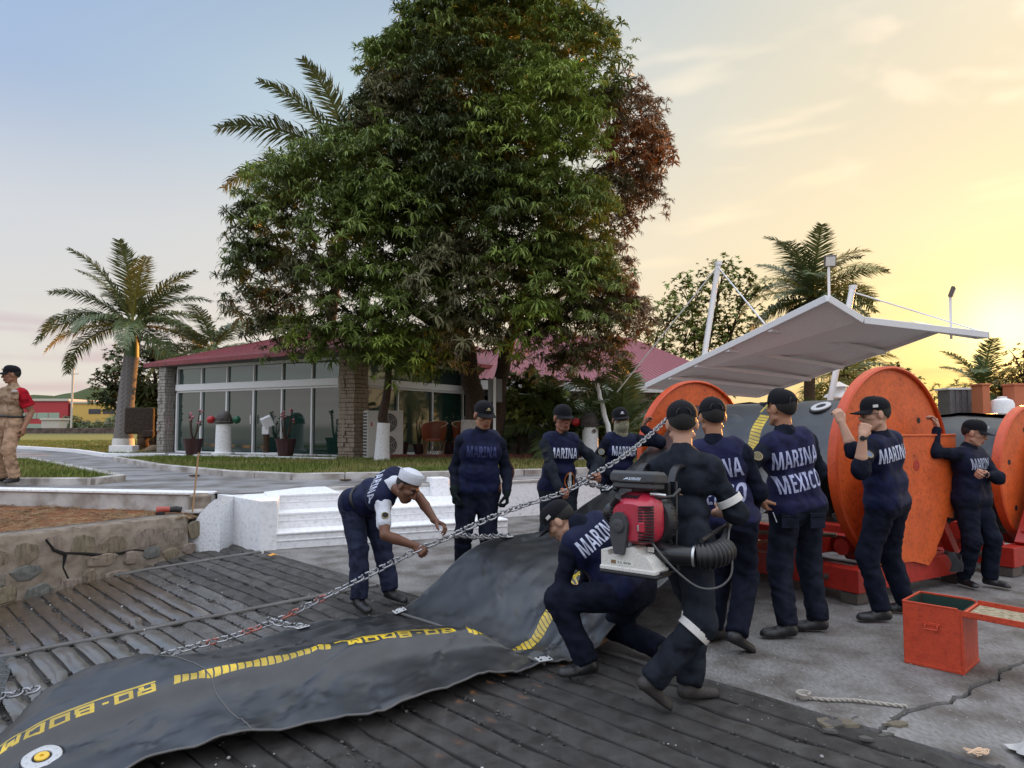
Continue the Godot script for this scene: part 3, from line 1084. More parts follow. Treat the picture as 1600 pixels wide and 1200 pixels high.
func step_boom() -> void:
	M.boom = mk(Color(1, 1, 1), .33, {"uv": true, "big": "dust", "bigsize": 1.5, "spec": .6})
	M.boom.albedo_texture = boom_texture(.435, Color(.92, .78, .1))
	M.boom.uv2_world_triplanar = false
	M.boom.roughness_texture = TX.scuff
	M.boom.roughness = .42
	M.boom_back = mk(Color(.012, .012, .014), .75, {"tex": "fine", "size": .5})
	M.boom_edge = mk(Color(.16, .155, .15), .7, {"tex": "fine", "size": .3})
	M.valve = mk(Color(.5, .5, .5), .5, {"tex": "scuff", "size": .2, "metal": .3})
	M.valve_cap = mk(Color(.7, .45, .04), .5)
	M.galv = mk(Color(.42, .42, .43), .42, {"metal": .75, "tex": "grain", "size": .05})
	M.tab = mk(Color(.62, .62, .62), .5, {"metal": .3, "tex": "scuff", "size": .06})
	M.orange = mk(Color(.70, .085, .014), .42, {"tex": "faint", "size": .9, "big": "rust", "bigsize": 2.2, "bump": "height", "depth": .12})
	M.orange_face = mk(Color(.72, .115, .018), .5, {"tex": "faint", "size": 1.0, "big": "rust", "bigsize": 2.6, "bump": "height", "depth": .2})
	M.red = mk(Color(.42, .022, .012), .42, {"tex": "scuff", "size": .7, "big": "rust", "bigsize": 1.4, "bump": "height", "depth": .12})
	M.steel = mk(Color(.13, .11, .1), .6, {"metal": .5, "tex": "rust", "size": .3})
	M.timber = mk(Color(.42, .33, .23), .8, {"tex": "streak", "size": .4})
	# stations from the water's edge to the roll: near edge, quarter, strip, three quarters, far edge
	var raw := [
		[V(-2.3, -.27, -2.8), V(-2.62, -.18, -3.3), V(-2.8, -.22, -3.6), V(-2.98, -.3, -3.9)],
		[V(-2.2, -.22, -3.25), V(-2.55, -.07, -3.68), V(-2.75, -.12, -3.97), V(-2.87, -.27, -4.22)],
		[V(-1.91, -.16, -3.64), V(-2.38, -.01, -3.93), V(-2.7, -.0, -4.25), V(-2.95, -.2, -4.6)],
		[V(-1.56, -.12, -3.8), V(-2.0, .06, -4.2), V(-2.45, .07, -4.58), V(-2.72, -.16, -4.98)],
		[V(-1.11, -.07, -3.95), V(-1.53, .10, -4.44), V(-2.05, -.0, -4.78), V(-2.36, -.09, -5.1)],
		[V(-.71, -.04, -4.04), V(-1.1, .13, -4.68), V(-1.6, .01, -5.0), V(-1.98, -.08, -5.35)],
		[V(-.31, .0, -4.35), V(-.64, .14, -4.92), V(-1.13, .02, -5.3), V(-1.6, -.05, -5.7)],
		[V(0, .0, -4.55), V(-.3, .12, -5.0), V(-.78, .03, -5.45), V(-1.25, -.02, -5.88)],
		[V(.21, .0, -4.69), V(-.04, -.005, -5.0), V(-.5, .0, -5.5), V(-.94, .0, -5.95)],
		[V(.39, .015, -4.72), V(.13, .02, -5.12), V(-.3, .08, -5.66), V(-.72, .13, -6.2)],
		[V(.55, .1, -4.73), V(.26, .17, -5.35), V(-.14, .25, -5.9), V(-.5, .33, -6.45)],
		[V(.75, .25, -4.9), V(.45, .31, -5.6), V(.13, .4, -6.15), V(-.2, .47, -6.66)],
		[V(.94, .36, -5.05), V(.72, .43, -5.9), V(.52, .48, -6.42), V(.31, .52, -6.9)],
		[V(1.35, .53, -5.42), V(1.15, .64, -6.25), V(.95, .69, -6.72), V(.75, .74, -7.2)],
		[V(1.78, .7, -5.75), V(1.68, .86, -6.5), V(1.44, .93, -7.1), V(1.2, 1.0, -7.7)],
		[V(2.2, .84, -6.05), V(2.12, 1.05, -6.8), V(1.85, 1.15, -7.45), V(1.55, 1.25, -8.15)],
		[V(2.83, 1.17, -6.42), V(2.42, 1.3, -7.36), V(2.1, 1.37, -7.9), V(1.8, 1.42, -8.42)],
		[V(3.1, 1.5, -6.6), V(2.54, 1.52, -7.53), V(2.22, 1.53, -8.04), V(1.92, 1.54, -8.54)],
		[V(3.36, 1.74, -6.74), V(2.78, 1.75, -7.7), V(2.47, 1.75, -8.2), V(2.18, 1.755, -8.68)],
		[V(3.56, 1.773, -6.87), V(2.96, 1.773, -7.86), V(2.66, 1.773, -8.36), V(2.36, 1.773, -8.84)]]
	for s in raw:
		var quarter: Vector3 = s[0].lerp(s[1], .5) + V(0, .012, 0)
		if mat_ctrl.size() < 9:
			# below the crest the sheet drops steeply, then lies flatter to its near edge
			quarter = s[0].lerp(s[1], .66)
			quarter.y = lerpf(s[0].y, s[1].y, .32)
		mat_ctrl.append([s[0], quarter, s[1], s[2], s[3]])
	var nS := 190
	var nT := 48
	var rows := []
	var us := []
	var run := 0.0
	for i in nS + 1:
		var s := i * 19.0 / nS
		var row := []
		for j in nT + 1:
			var t := j * 4.0 / nT
			var p := mat_point(s, t)
			var e := clampf(minf(s, 17.0 - s) * .5, 0.0, 1.0)
			p.y += (noise.get_noise_3d(p.x * 1.1, p.z * 1.1, 4.0) * .035 + noise.get_noise_3d(p.x * 3.6 + p.z * 1.5, p.z * .9 - p.x * .4, 8.0) * .012) * e
			# creases: narrow folds across and along the sheet
			var c1 := absf(noise.get_noise_3d(p.x * 1.5 + p.z * 1.1, p.x * .3 - p.z * .4, 15.0))
			var c2 := absf(noise.get_noise_3d(p.x * .6 - p.z * .5, p.x * 1.1 + p.z * 1.4, 27.0))
			p.y += (.022 * exp(-c1 * 26.0) - .016 * exp(-c2 * 30.0)) * e
			if t < .4:
				p.y += noise.get_noise_1d(s * 1.1) * .03 * (1.0 - t / .4) * e
			# a welded seam crosses the mat at station 8
			p.y -= .02 * exp(-pow((s - 8.0) / .18, 2.0)) * smoothstep(0.0, .6, t)
			row.append(p)
		rows.append(row)
		if i > 0:
			run += (rows[i][nT / 2] as Vector3).distance_to(rows[i - 1][nT / 2]) / 1.85
		us.append(run)
	var root := thing("boom_mat", "wide black rubber oil boom unrolled across the slipway, printed with a yellow strip", "oil boom")
	var vs := []
	for j in nT + 1:
		vs.append(j / float(nT))
	var b := B.new()
	b.grid(rows)
	for i in nS + 1:
		for j in nT + 1:
			b.uv[i * (nT + 1) + j] = Vector2(us[i] + .83, vs[j])
	var top := b
	obj("rubber_sheet", b, M.boom, root)
	b = B.new()
	var under := []
	for i in nS + 1:
		var row := []
		for j in nT + 1:
			row.append(rows[i][j] - top.n[i * (nT + 1) + j] * (.012 * signf(top.n[i * (nT + 1) + j].y)))
		under.append(row)
	b.grid(under)
	obj("underside", b, M.boom_back, root)
	b = B.new()
	for side in [0, nT]:
		var path := []
		for i in nS - 8:
			path.append(rows[i][side].lerp(under[i][side], .5))
		b.tube(path, .008, 5)
	obj("edge_bead", b, M.boom_edge, root)
	b = B.new()
	var seam := []
	for j in nT + 1:
		seam.append(mat_point(8.0, j * 4.0 / nT) + V(0, -.012, 0))
	b.tube(seam, .012, 5)
	seam = []
	for j in nT + 1:
		var q: Vector3 = rows[int(3.4 / 19.0 * nS)][j]
		seam.append(q + V(0, .001, 0))
	b.tube(seam, .004, 5)
	obj("seam", b, M.boom_edge, root)
	# pale tabs that the chain is shackled to, along the far edge
	for s in [2.05, 5.85, 8.0, 11.3, 13.5]:
		tab_plate(root, mat_point(s, 3.93), mat_point(s + .2, 3.93) - mat_point(s - .2, 3.93), mat_point(s, 3.5) - mat_point(s, 3.93))
	tab_plate(root, mat_point(8.05, .12), mat_point(8.3, .12) - mat_point(7.8, .12), mat_point(8.05, .5) - mat_point(8.05, .12))
	# filling valve near the water
	valve(root, mat_point(1.42, .98), (mat_point(1.5, .9) - mat_point(1.3, .9)), (mat_point(1.4, 1.1) - mat_point(1.4, .7)), true)
	var r1 := reel(V(2.92, 0, -6.09), .93, 1.16, .6, 2.5, "orange red boom reel with an octagonal guard plate on its near flange", true)
	r1.name = numbered("boom_reel")
	var r2 := reel(V(5.02, 0, -7.2), .76, .99, .66, 2.4, "second boom reel with a red slanted side plate behind the woman in a cap", false)
	r2.name = numbered("boom_reel")

func tab_plate(root: Node, at: Vector3, along: Vector3, inward: Vector3) -> void:
	var x := along.normalized()
	var n := inward.cross(x).normalized()
	if n.y < 0:
		n = -n
	var z := x.cross(n)
	var t := Transform3D(Basis(x, n, z), at + n * .012)
	var b := B.new()
	b.box(t, V(.1, .008, .085), .003)
	var o := obj("shackle_tab", b, M.tab, root)
	for k in [V(-.03, .005, -.025), V(.03, .005, -.025), V(-.03, .005, .025), V(.03, .005, .025)]:
		b = B.new()
		b.lathe(t * Transform3D(Basis(), k), [Vector2(.008, 0), Vector2(.007, .004), Vector2(0, .005)], 8)
		obj("bolt", b, M.boom_back, o)

func valve(root: Node, at: Vector3, along: Vector3, across: Vector3, cap: bool, r := .085) -> void:
	var x := along.normalized()
	var n := x.cross(across).normalized()
	if n.y < 0:
		n = -n
	var t := Transform3D(Basis(x, n, x.cross(n)), at)
	var b := B.new()
	b.lathe(t, [Vector2(r * 1.2, -.01), Vector2(r * 1.2, .006), Vector2(r * 1.05, .012)], 32)
	b.lathe(t, [Vector2(r * .5, .012), Vector2(r * .48, .016), Vector2(r * .15, .014)], 32)
	var o := obj("filling_valve", b, M.boom_back, root)
	b = B.new()
	b.lathe(t, [Vector2(r * 1.06, .008), Vector2(r * 1.02, .016), Vector2(r * .8, .02), Vector2(r * .54, .018), Vector2(r * .5, .012)], 32)
	for k in 8:
		b.lathe(t * Transform3D(Basis(), V(cos(k * TAU / 8) * r * .8, .018, sin(k * TAU / 8) * r * .8)), [Vector2(.005, 0), Vector2(.004, .004), Vector2(0, .005)], 6)
	obj("flange_ring", b, M.valve, o)
	if cap:
		b = B.new()
		b.lathe(t, [Vector2(r * .4, .012), Vector2(r * .38, .022), Vector2(r * .12, .024), Vector2(r * .1, .014), Vector2(0, .014)], 20)
		obj("valve_cap", b, M.valve_cap, o)

# a boom reel: near corner of its frame, flange radius, axle height, roll radius, length
func reel(a: Vector3, R: float, cy: float, roll: float, ln: float, label: String, big: bool) -> Node3D:
	var u := V(.853, 0, -.522)
	var w := V(-.522, 0, -.853)
	var root := Node3D.new()
	root.name = "reel_in_hand"
	add_child(root)
	tag(root, label, "boom reel", "boom reels on red frames")
	root.position = a
	# local axes: x along u, y up, z towards the viewer (-w)
	root.basis = Basis(u, Vector3.UP, -w)
	var fm: StandardMaterial3D = M.red
	var wide := 1.84
	var deep := ln + .42
	var b := B.new()
	for x in [.09, wide - .09]:
		b.box(Transform3D(Basis(), V(x, .2, -deep * .5)), V(.16, .20, deep), .008)
	for z in [-.09, -deep * .5, -deep + .09]:
		b.box(Transform3D(Basis(), V(wide * .5, .199, z)), V(wide - .342, .196, .156), .008)
	obj("base_frame", b, fm, root)
	for q in [V(.12, .05, -.1), V(wide - .12, .05, -.1), V(.12, .05, -deep + .1), V(wide - .12, .05, -deep + .1), V(.12, .05, -deep * .5)]:
		var k := B.new()
		k.box(Transform3D(Basis(), q), V(.2, .1, .16), .01)
		obj("foot", k, M.steel, root)
	for q in [[.0, .2, -.30], [.0, .2, -.46], [.0, .2, -1.5]]:
		var k := B.new()
		k.lathe(Transform3D(Basis(V(0, 1, 0), V(-1, 0, 0), V(0, 0, 1)), V(q[0] + .012, q[1], q[2])), [Vector2(.028, 0), Vector2(.028, .018), Vector2(.014, .02), Vector2(.013, .032), Vector2(0, .033)], 6)
		obj("bolt", k, M.steel, root)
	var cx := .92
	# side supports: two sloping legs and a bearing
	for z in [-.06, -deep + .06]:
		b = B.new()
		b.bar(V(cx - .62, .30, z), V(cx - .1, cy, z), .09, .1, .008, V(0, 0, 1))
		b.bar(V(cx + .72, .30, z), V(cx + .1, cy, z), .09, .1, .008, V(0, 0, 1))
		b.bar(V(cx - .40, .52, z + .002), V(cx + .40, .52, z + .002), .06, .06, .008)
		b.lathe(Transform3D(Basis(V(1, 0, 0), V(0, 0, 1), V(0, -1, 0)), V(cx, cy, z - .05)), [Vector2(0, 0), Vector2(.12, 0), Vector2(.12, .1), Vector2(.05, .1), Vector2(.05, .13), Vector2(0, .13)], 20)
		obj("side_support", b, fm, root)
	var zr := -.21
	for k in 2:
		var z := zr - k * ln
		var face := Transform3D(Basis(V(1, 0, 0), V(0, 0, 1), V(0, -1, 0)), V(cx, cy, z))
		b = B.new()
		b.lathe(face, [Vector2(0, -.012), Vector2(R - .03, -.012)], 64)
		b.lathe(face, [Vector2(R - .03, .012), Vector2(.0, .012)], 64)
		var fl := obj("flange", b, M.orange_face, root)
		b = B.new()
		b.lathe(face, [Vector2(R - .032, .013), Vector2(R - .034, .04), Vector2(R - .02, .052), Vector2(R, .04), Vector2(R, -.04), Vector2(R - .02, -.052), Vector2(R - .034, -.04), Vector2(R - .032, -.013)], 72)
		obj("rolled_rim", b, M.orange, fl)
		for h in 6:
			b = B.new()
			var g := h * TAU / 6 + .3
			b.lathe(face * Transform3D(Basis(), V(cos(g) * R * .66, -.0125, sin(g) * R * .66)), [Vector2(.03, .0), Vector2(.03, .027), Vector2(0, .027)], 14)
			obj("drain_hole", b, M.boom_back, fl)
	# what is still wound on
	b = B.new()
	var rows := []
	for i in 60:
		var g := PI * .5 - i * TAU / 59.0
		var rr := roll + .035 * (1.0 - i / 59.0) - .02
		var row := []
		for j in 25:
			var x := rr + noise.get_noise_3d(cos(g) * 1.5, sin(g) * 1.5, j * .12 + R * 9) * .045 + noise.get_noise_3d(g * 2.0, j * .05, R * 5) * .02
			row.append(V(cx + cos(g) * x, cy + sin(g) * x, zr - .05 - (ln - .1) * j / 24.0))
		rows.append(row)
	b.grid(rows)
	for i in b.n.size():
		var c := V(b.v[i].x - cx, b.v[i].y - cy, 0)
		if b.n[i].dot(c) < 0:
			b.n[i] = -b.n[i]
	var fixed := B.new()
	fixed.v = b.v
	fixed.n = b.n
	fixed.c = b.c
	for i in b.uv.size():
		fixed.uv.append(Vector2(b.uv[i].y * 2.0 + .62, b.uv[i].x * (1.0 if big else .9)))
	for i in range(0, b.ix.size(), 3):
		fixed.tri(b.ix[i], b.ix[i + 1], b.ix[i + 2])
	var rm: StandardMaterial3D = M.boom
	if not big:
		rm = M.boom.duplicate()
		rm.albedo_texture = boom_texture(.40, Color(.62, .64, .62))
	obj("wound_boom", fixed, rm, root)
	for k in 2:
		b = B.new()
		b.lathe(Transform3D(Basis(V(1, 0, 0), V(0, 0, 1), V(0, -1, 0)), V(cx, cy, zr - .06 - k * (ln - .12))), [Vector2(0, 0), Vector2(roll, 0)] if k else [Vector2(roll, 0), Vector2(0, 0)], 40)
		obj("roll_end", b, M.boom_back, root)
	if big:
		# valves on the roll
		for q in [[1.12, .55], [2.62, .36], [5.3, .3]]:
			var g: float = q[0]
			var n := V(cos(PI - g), sin(PI - g), 0)
			valve_local(root, V(cx, cy, 0) + n * (roll + .012) + V(0, 0, zr - q[1]), n)
		# the guard plate outside the flange
		var t := Transform3D(Basis(), V(cx, 0, zr + .215))
		b = B.new()
		b.plate(p2([-.5, 1.44, .70, 1.44, .71, .74, .62, .72, .60, .64, .5, .66, .40, .50, .30, .40, .29, .34, .15, .24, -.1, .30, -.62, .32, -.78, .9]), t, 0.0, .012)
		b.box(Transform3D(Basis(), V(cx + .1, 1.437, zr + .229)), V(1.2, .018, .02), .004)
		obj("guard_plate", b, M.orange_face, root)
		# hydraulic motor low on the frame
		b = B.new()
		var ax := Transform3D(Basis(V(0, 1, 0), V(-1, 0, 0), V(0, 0, 1)), V(.72, .42, -.36))
		b.lathe(ax, [Vector2(0, 0), Vector2(.13, 0), Vector2(.13, .05), Vector2(.09, .06), Vector2(.09, .2), Vector2(.06, .21), Vector2(.06, .26), Vector2(.075, .27), Vector2(.075, .4), Vector2(0, .4)], 24)
		b.box(Transform3D(Basis(), V(.66, .33, -.36)), V(.3, .1, .22), .02)
		obj("drive_motor", b, fm, root)
		b = B.new()
		b.bar(V(.20, .325, -2.6), V(1.2, .375, -1.0), .15, .03, .006)
		var pl := obj("timber_plank", b, M.timber, root)
		pl.set_meta("label", "pale wooden plank lying across the frame")
	else:
		b = B.new()
		b.bar(V(cx - .3, .32, zr + .22), V(cx + .28, 1.30, zr + .10), .62, .02, .006, V(0, 0, 1))
		b.box(Transform3D(Basis(), V(cx - .34, .38, zr + .2)), V(.5, .14, .12), .01)
		obj("side_plate", b, M.red, root)
		b = B.new()
		b.lathe(Transform3D(Basis(V(0, 1, 0), V(-1, 0, 0), V(0, 0, 1)), V(.3, .42, -.5)), [Vector2(0, 0), Vector2(.09, 0), Vector2(.1, .03), Vector2(.1, .34), Vector2(.09, .37), Vector2(0, .37)], 20)
		obj("drive_motor", b, M.red, root)
		b = B.new()
		for z in [-.12, -.9]:
			b = B.new()
			b.tube([V(.09, .29, z), V(.09, .36, z - .02), V(.09, .38, z - .05), V(.09, .36, z - .08), V(.09, .29, z - .1)], .012, 6)
			obj("lifting_eye", b, fm, root)
	return root

func valve_local(root: Node3D, at: Vector3, n: Vector3) -> void:
	var along := V(0, 0, 1)
	var across := along.cross(n)
	var t := Transform3D(Basis(across, n, along), at)
	var b := B.new()
	b.lathe(t, [Vector2(.12, -.01), Vector2(.115, .004), Vector2(.09, .008)], 28)
	b.lathe(t, [Vector2(.05, .008), Vector2(.045, .014), Vector2(0, .006)], 20)
	var o := obj("filling_valve", b, M.boom_back, root)
	b = B.new()
	b.lathe(t, [Vector2(.1, .004), Vector2(.096, .014), Vector2(.055, .018), Vector2(.048, .01)], 28)
	obj("flange_ring", b, M.valve, o)

func step_chain() -> void:
	var way := [V(-4.3, -.30, -4.82), V(-3.6, -.26, -4.75), V(-3.29, -.215, -4.68), V(-3.02, -.15, -4.63)]
	var way2 := [V(-2.77, -0.17, -5.03), V(-2.62, -0.15, -5.16), V(-2.40, -0.13, -5.42), V(-2.14, -0.10, -5.63), V(-1.84, -0.01, -5.77), V(-1.52, 0.15, -5.72), V(-1.23, 0.29, -5.78), V(-1.03, 0.39, -5.80), V(-0.79, 0.51, -5.82), V(-0.53, 0.60, -5.96), V(-0.35, 0.67, -6.10), V(0.00, 0.78, -6.40), V(0.52, 0.90, -6.85), V(0.85, 1.07, -7.05), V(1.25, 1.26, -7.50), V(1.73, 1.55, -8.20), V(1.88, 1.64, -8.50)]
	var link := B.new()
	var loop := []
	for k in 17:
		var a := k * TAU / 16.0
		loop.append(V(cos(a) * .023, 0, sin(a) * .023 + signf(sin(a)) * .018))
	link.tube(loop, .0082, 6, false)
	var lm := link.mesh(M.galv)
	M.red_link = mk(Color(.4, .14, .11), .5, {"metal": .3, "tex": "scuff", "size": .05})
	var lr := link.mesh(M.red_link)
	var root := thing("chain", "long galvanised chain with some red links lifted along the edge of the boom", "chain")
	lay_chain(root, [way, way2], lm, lr)
	# short tails that shackle the chain to the tabs
	var tails := [[V(-3.0, -.15, -4.63), mat_point(2.05, 3.9)], [V(-1.96, .0, -5.74), mat_point(5.85, 3.9)], [V(-.5, .62, -6.0), mat_point(11.3, 3.9)], [V(.62, 1.02, -6.95), mat_point(13.5, 3.9)]]
	for q in tails:
		var mid: Vector3 = q[0].lerp(q[1], .5) - V(0, .01, 0)
		lay_chain(root, [[q[0], mid, q[1] + V(0, .02, 0)]], lm, null)

func lay_chain(root: Node3D, ways: Array, lm: Mesh, lr) -> void:
	for way in ways:
		var pts := []
		for i in 600:
			pts.append(catmull(way, i / 599.0 * (way.size() - 1)))
		var acc := .0
		var k := 0
		for i in 599:
			acc += (pts[i] as Vector3).distance_to(pts[i + 1])
			if acc >= .064:
				acc -= .064
				k += 1
				var p: Vector3 = pts[i]
				var d: Vector3 = (pts[mini(i + 4, 599)] - pts[maxi(i - 4, 0)]).normalized()
				var t := look(p, d)
				t.basis = t.basis * Basis(V(0, 0, 1), (PI * .5 if k % 2 else 0.0) + .5 + rng.randf_range(-.25, .25))
				var reddish: bool = lr != null and p.x > -2.3 and p.x < -1.5 and (k % 5) < 2
				obj("link", lr if reddish else lm, null, root, t)
# ---------------------------------------------------------------- trees and plants
var leaf_mesh := {}

func leaf_spray(n: int, ln: float, w: float, droop: float, upright: float, seed_: int) -> B:
	var r := RandomNumberGenerator.new()
	r.seed = seed_
	var b := B.new()
	for i in n:
		var a := r.randf() * TAU
		var out := Vector3(cos(a), 0, sin(a))
		var side := Vector3(-out.z, 0, out.x)
		var l := ln * r.randf_range(.5, 1.2)
		var tilt := upright + r.randf_range(-.6, .6)
		var p := out * .01
		var d := (out * cos(tilt) + Vector3(0, sin(tilt), 0)).normalized()
		var pts := [p]
		for k in 3:
			p += d * l / 3.0
			d = (d + Vector3(0, -droop * (k + 1) * .45, 0)).normalized()
			pts.append(p)
		var ws := [.25, 1.0, .8, 0.0]
		var k0 := b.v.size()
		var nn := side.cross(pts[2] - pts[0]).normalized()
		if nn.y < 0:
			nn = -nn
		b.col = Color.WHITE * r.randf_range(.75, 1.15)
		b.col.a = 1.0
		for k in 4:
			b.vert(pts[k] - side * w * .5 * ws[k], (nn - side * .25).normalized())
			b.vert(pts[k] + side * w * .5 * ws[k], (nn + side * .25).normalized())
		for k in 3:
			b.tri(k0 + k * 2, k0 + k * 2 + 1, k0 + k * 2 + 3)
			b.tri(k0 + k * 2, k0 + k * 2 + 3, k0 + k * 2 + 2)
	return b

# lumps: [centre, radius, tint, share]
func crown(called: String, parent: Node3D, lumps: Array, count: int, sprays: Array, sc: float, fill := .45, wild := .16, bias := 0.0) -> void:
	var total := 0.0
	for l in lumps:
		total += l[1] * l[1]
	var spots := []
	var tints := []
	for i in sprays.size():
		spots.append([])
		tints.append([])
	for l in lumps:
		var want := int(count * l[1] * l[1] / total)
		for i in want:
			var d := Vector3(rng.randfn(), rng.randfn() + bias, rng.randfn()).normalized()
			var rad: float = l[1] * lerpf(fill, 1.0, pow(rng.randf(), .5)) * (1.0 + noise.get_noise_3dv(l[0] * 3.0 + d * 2.2) * .5)
			var p: Vector3 = l[0] + d * rad * Vector3(1, .92, 1)
			var which := rng.randi() % sprays.size()
			var up := (Vector3.UP * 1.9 + d * .7 + V(rng.randf_range(-.5, .5), 0, rng.randf_range(-.5, .5))).normalized()
			var x := up.cross(Vector3(sin(i), .2, cos(i))).normalized()
			var s := sc * rng.randf_range(.55, 1.3)
			spots[which].append(Transform3D(Basis(x, up, x.cross(up)).scaled(Vector3(s, s, s)), p))
			var c: Color = l[2]
			var k := 1.0 + rng.randf_range(-wild, wild) * 2.0 + noise.get_noise_3dv(p * .8) * .5
			tints[which].append(Color(c.r * k, c.g * k, c.b * k))
	for i in sprays.size():
		many(called, sprays[i], spots[i], tints[i], parent)

func limb(b: B, pts: Array, r0: float, r1: float, sides := 8) -> void:
	var path := []
	var rad := []
	var n := maxi(pts.size() * 4, 6)
	for i in n + 1:
		var t := float(i) / n
		var p := catmull(pts, t * (pts.size() - 1))
		p += V(noise.get_noise_2d(t * 5 + p.y, p.x), 0, noise.get_noise_2d(p.x * 2, t * 5 + 9)) * .12 * minf(1.0, t * 3.0) * minf(r0 * 5.0, 1.0)
		path.append(p)
		rad.append(lerpf(r0, r1, pow(t, .8)) * (1.0 + noise.get_noise_2d(t * 12, r0 * 40) * .12))
	b.tube(path, rad, sides)

# one feather frond lying along +z, rising then arching over
func frond_mesh(ln: float, arch: float, leaf: float, hang: float, seed_: int, m: Material, pairs := 104, start := .12) -> ArrayMesh:
	var r := RandomNumberGenerator.new()
	r.seed = seed_
	var b := B.new()
	var path := []
	var rad := []
	var p := Vector3.ZERO
	var ang := .0
	for i in 17:
		path.append(p)
		rad.append(lerpf(.035, .006, i / 16.0))
		p += V(0, sin(ang), cos(ang)) * ln / 16.0
		ang -= arch / 16.0 * (.4 + 1.2 * i / 16.0)
	b.col = Color(1.15, 1.1, .7)
	b.tube(path, rad, 5)
	for i in pairs:
		var t := lerpf(start, 1.0, i / float(pairs - 1))
		var at := catmull(path, t * 16.0)
		var d := (catmull(path, minf(t * 16.0 + .3, 16.0)) - catmull(path, maxf(t * 16.0 - .3, 0.0))).normalized()
		var up := V(1, 0, 0).cross(d) * -1.0
		if up.y < 0:
			up = -up
		for s in [-1, 1]:
			var l := leaf * (sin(PI * clampf(t * .86 + .12, 0, 1)) * .75 + .25) * r.randf_range(.65, 1.15)
			var out := (V(s, 0, 0) + d * r.randf_range(.35, .8) + up * r.randf_range(-.1, .35)).normalized()
			var q := at + out * l * .5
			var o2 := (out + V(0, -hang * r.randf_range(.6, 1.3), 0)).normalized()
			var e := q + o2 * l * .5
			var wd := (d - out * d.dot(out)).normalized() * .019
			var nn := out.cross(d).normalized()
			if nn.y < 0:
				nn = -nn
			b.col = Color.WHITE * r.randf_range(.7, 1.2)
			b.col.a = 1
			var k := b.v.size()
			b.vert(at - wd * .6, nn)
			b.vert(at + wd * .6, nn)
			b.vert(q - wd, nn)
			b.vert(q + wd, nn)
			b.vert(e, (nn + o2 * .2).normalized())
			b.tri(k, k + 1, k + 3)
			b.tri(k, k + 3, k + 2)
			b.tri(k + 2, k + 3, k + 4)
	return b.mesh(m)

func palm(called: String, label: String, base: Vector3, height: float, r0: float, r1: float, lean: Vector3, fronds: Array, fmesh: Array, trunk_m: Material, shaft := 0.0, paint := 0.0, group := "") -> Node3D:
	var root := thing(called, label, "palm tree", base, 0.0, group)
	var b := B.new()
	var path := []
	var rad := []
	var n := int(height / .11)
	for i in n + 1:
		var t := float(i) / n
		path.append(lean * t * t + V(0, height * t, 0))
		rad.append(lerpf(r0, r1, pow(t, .6)) * (1.0 + (.03 if i % 2 else -.02)) * (1.0 + .25 * exp(-t * 14.0)))
	b.tube(path, rad, 14)
	obj("trunk", b, trunk_m, root)
	if paint > 0:
		b = B.new()
		var pp := []
		var pr := []
		for i in n + 1:
			if i * height / n > paint:
				break
			pp.append(path[i])
			pr.append(rad[i] + .012)
		b.tube(pp, pr, 14)
		obj("painted_base", b, M.white, root)
	var top := lean + V(0, height, 0)
	if shaft > 0:
		b = B.new()
		b.tube([top - V(0, .05, 0), top + V(0, shaft * .4, 0), top + V(0, shaft, 0)], [r1 * 1.02, r1 * .95, r1 * .35], 14)
		obj("crownshaft", b, M.shaft_green, root)
		top += V(0, shaft * .92, 0)
	for f in fronds:
		# [azimuth, elevation, scale, roll, which]
		var bs := Basis(Vector3.UP, f[0]) * Basis(Vector3.RIGHT, -f[1]) * Basis(V(0, 0, 1), f[3])
		var o := obj("frond", fmesh[f[4]], null, root, Transform3D(bs.scaled(Vector3.ONE * f[2]), top + bs.z * .05))
	return root

func fan(n: int, lo: float, hi: float, sc: float, kinds: int) -> Array:
	var r := []
	for i in n:
		r.append([i * 2.39996 + rng.randf_range(-.2, .2), lerpf(hi, lo, float(i) / n) + rng.randf_range(-.12, .12), sc * rng.randf_range(.85, 1.12), rng.randf_range(-.5, .5), rng.randi() % kinds])
	return r

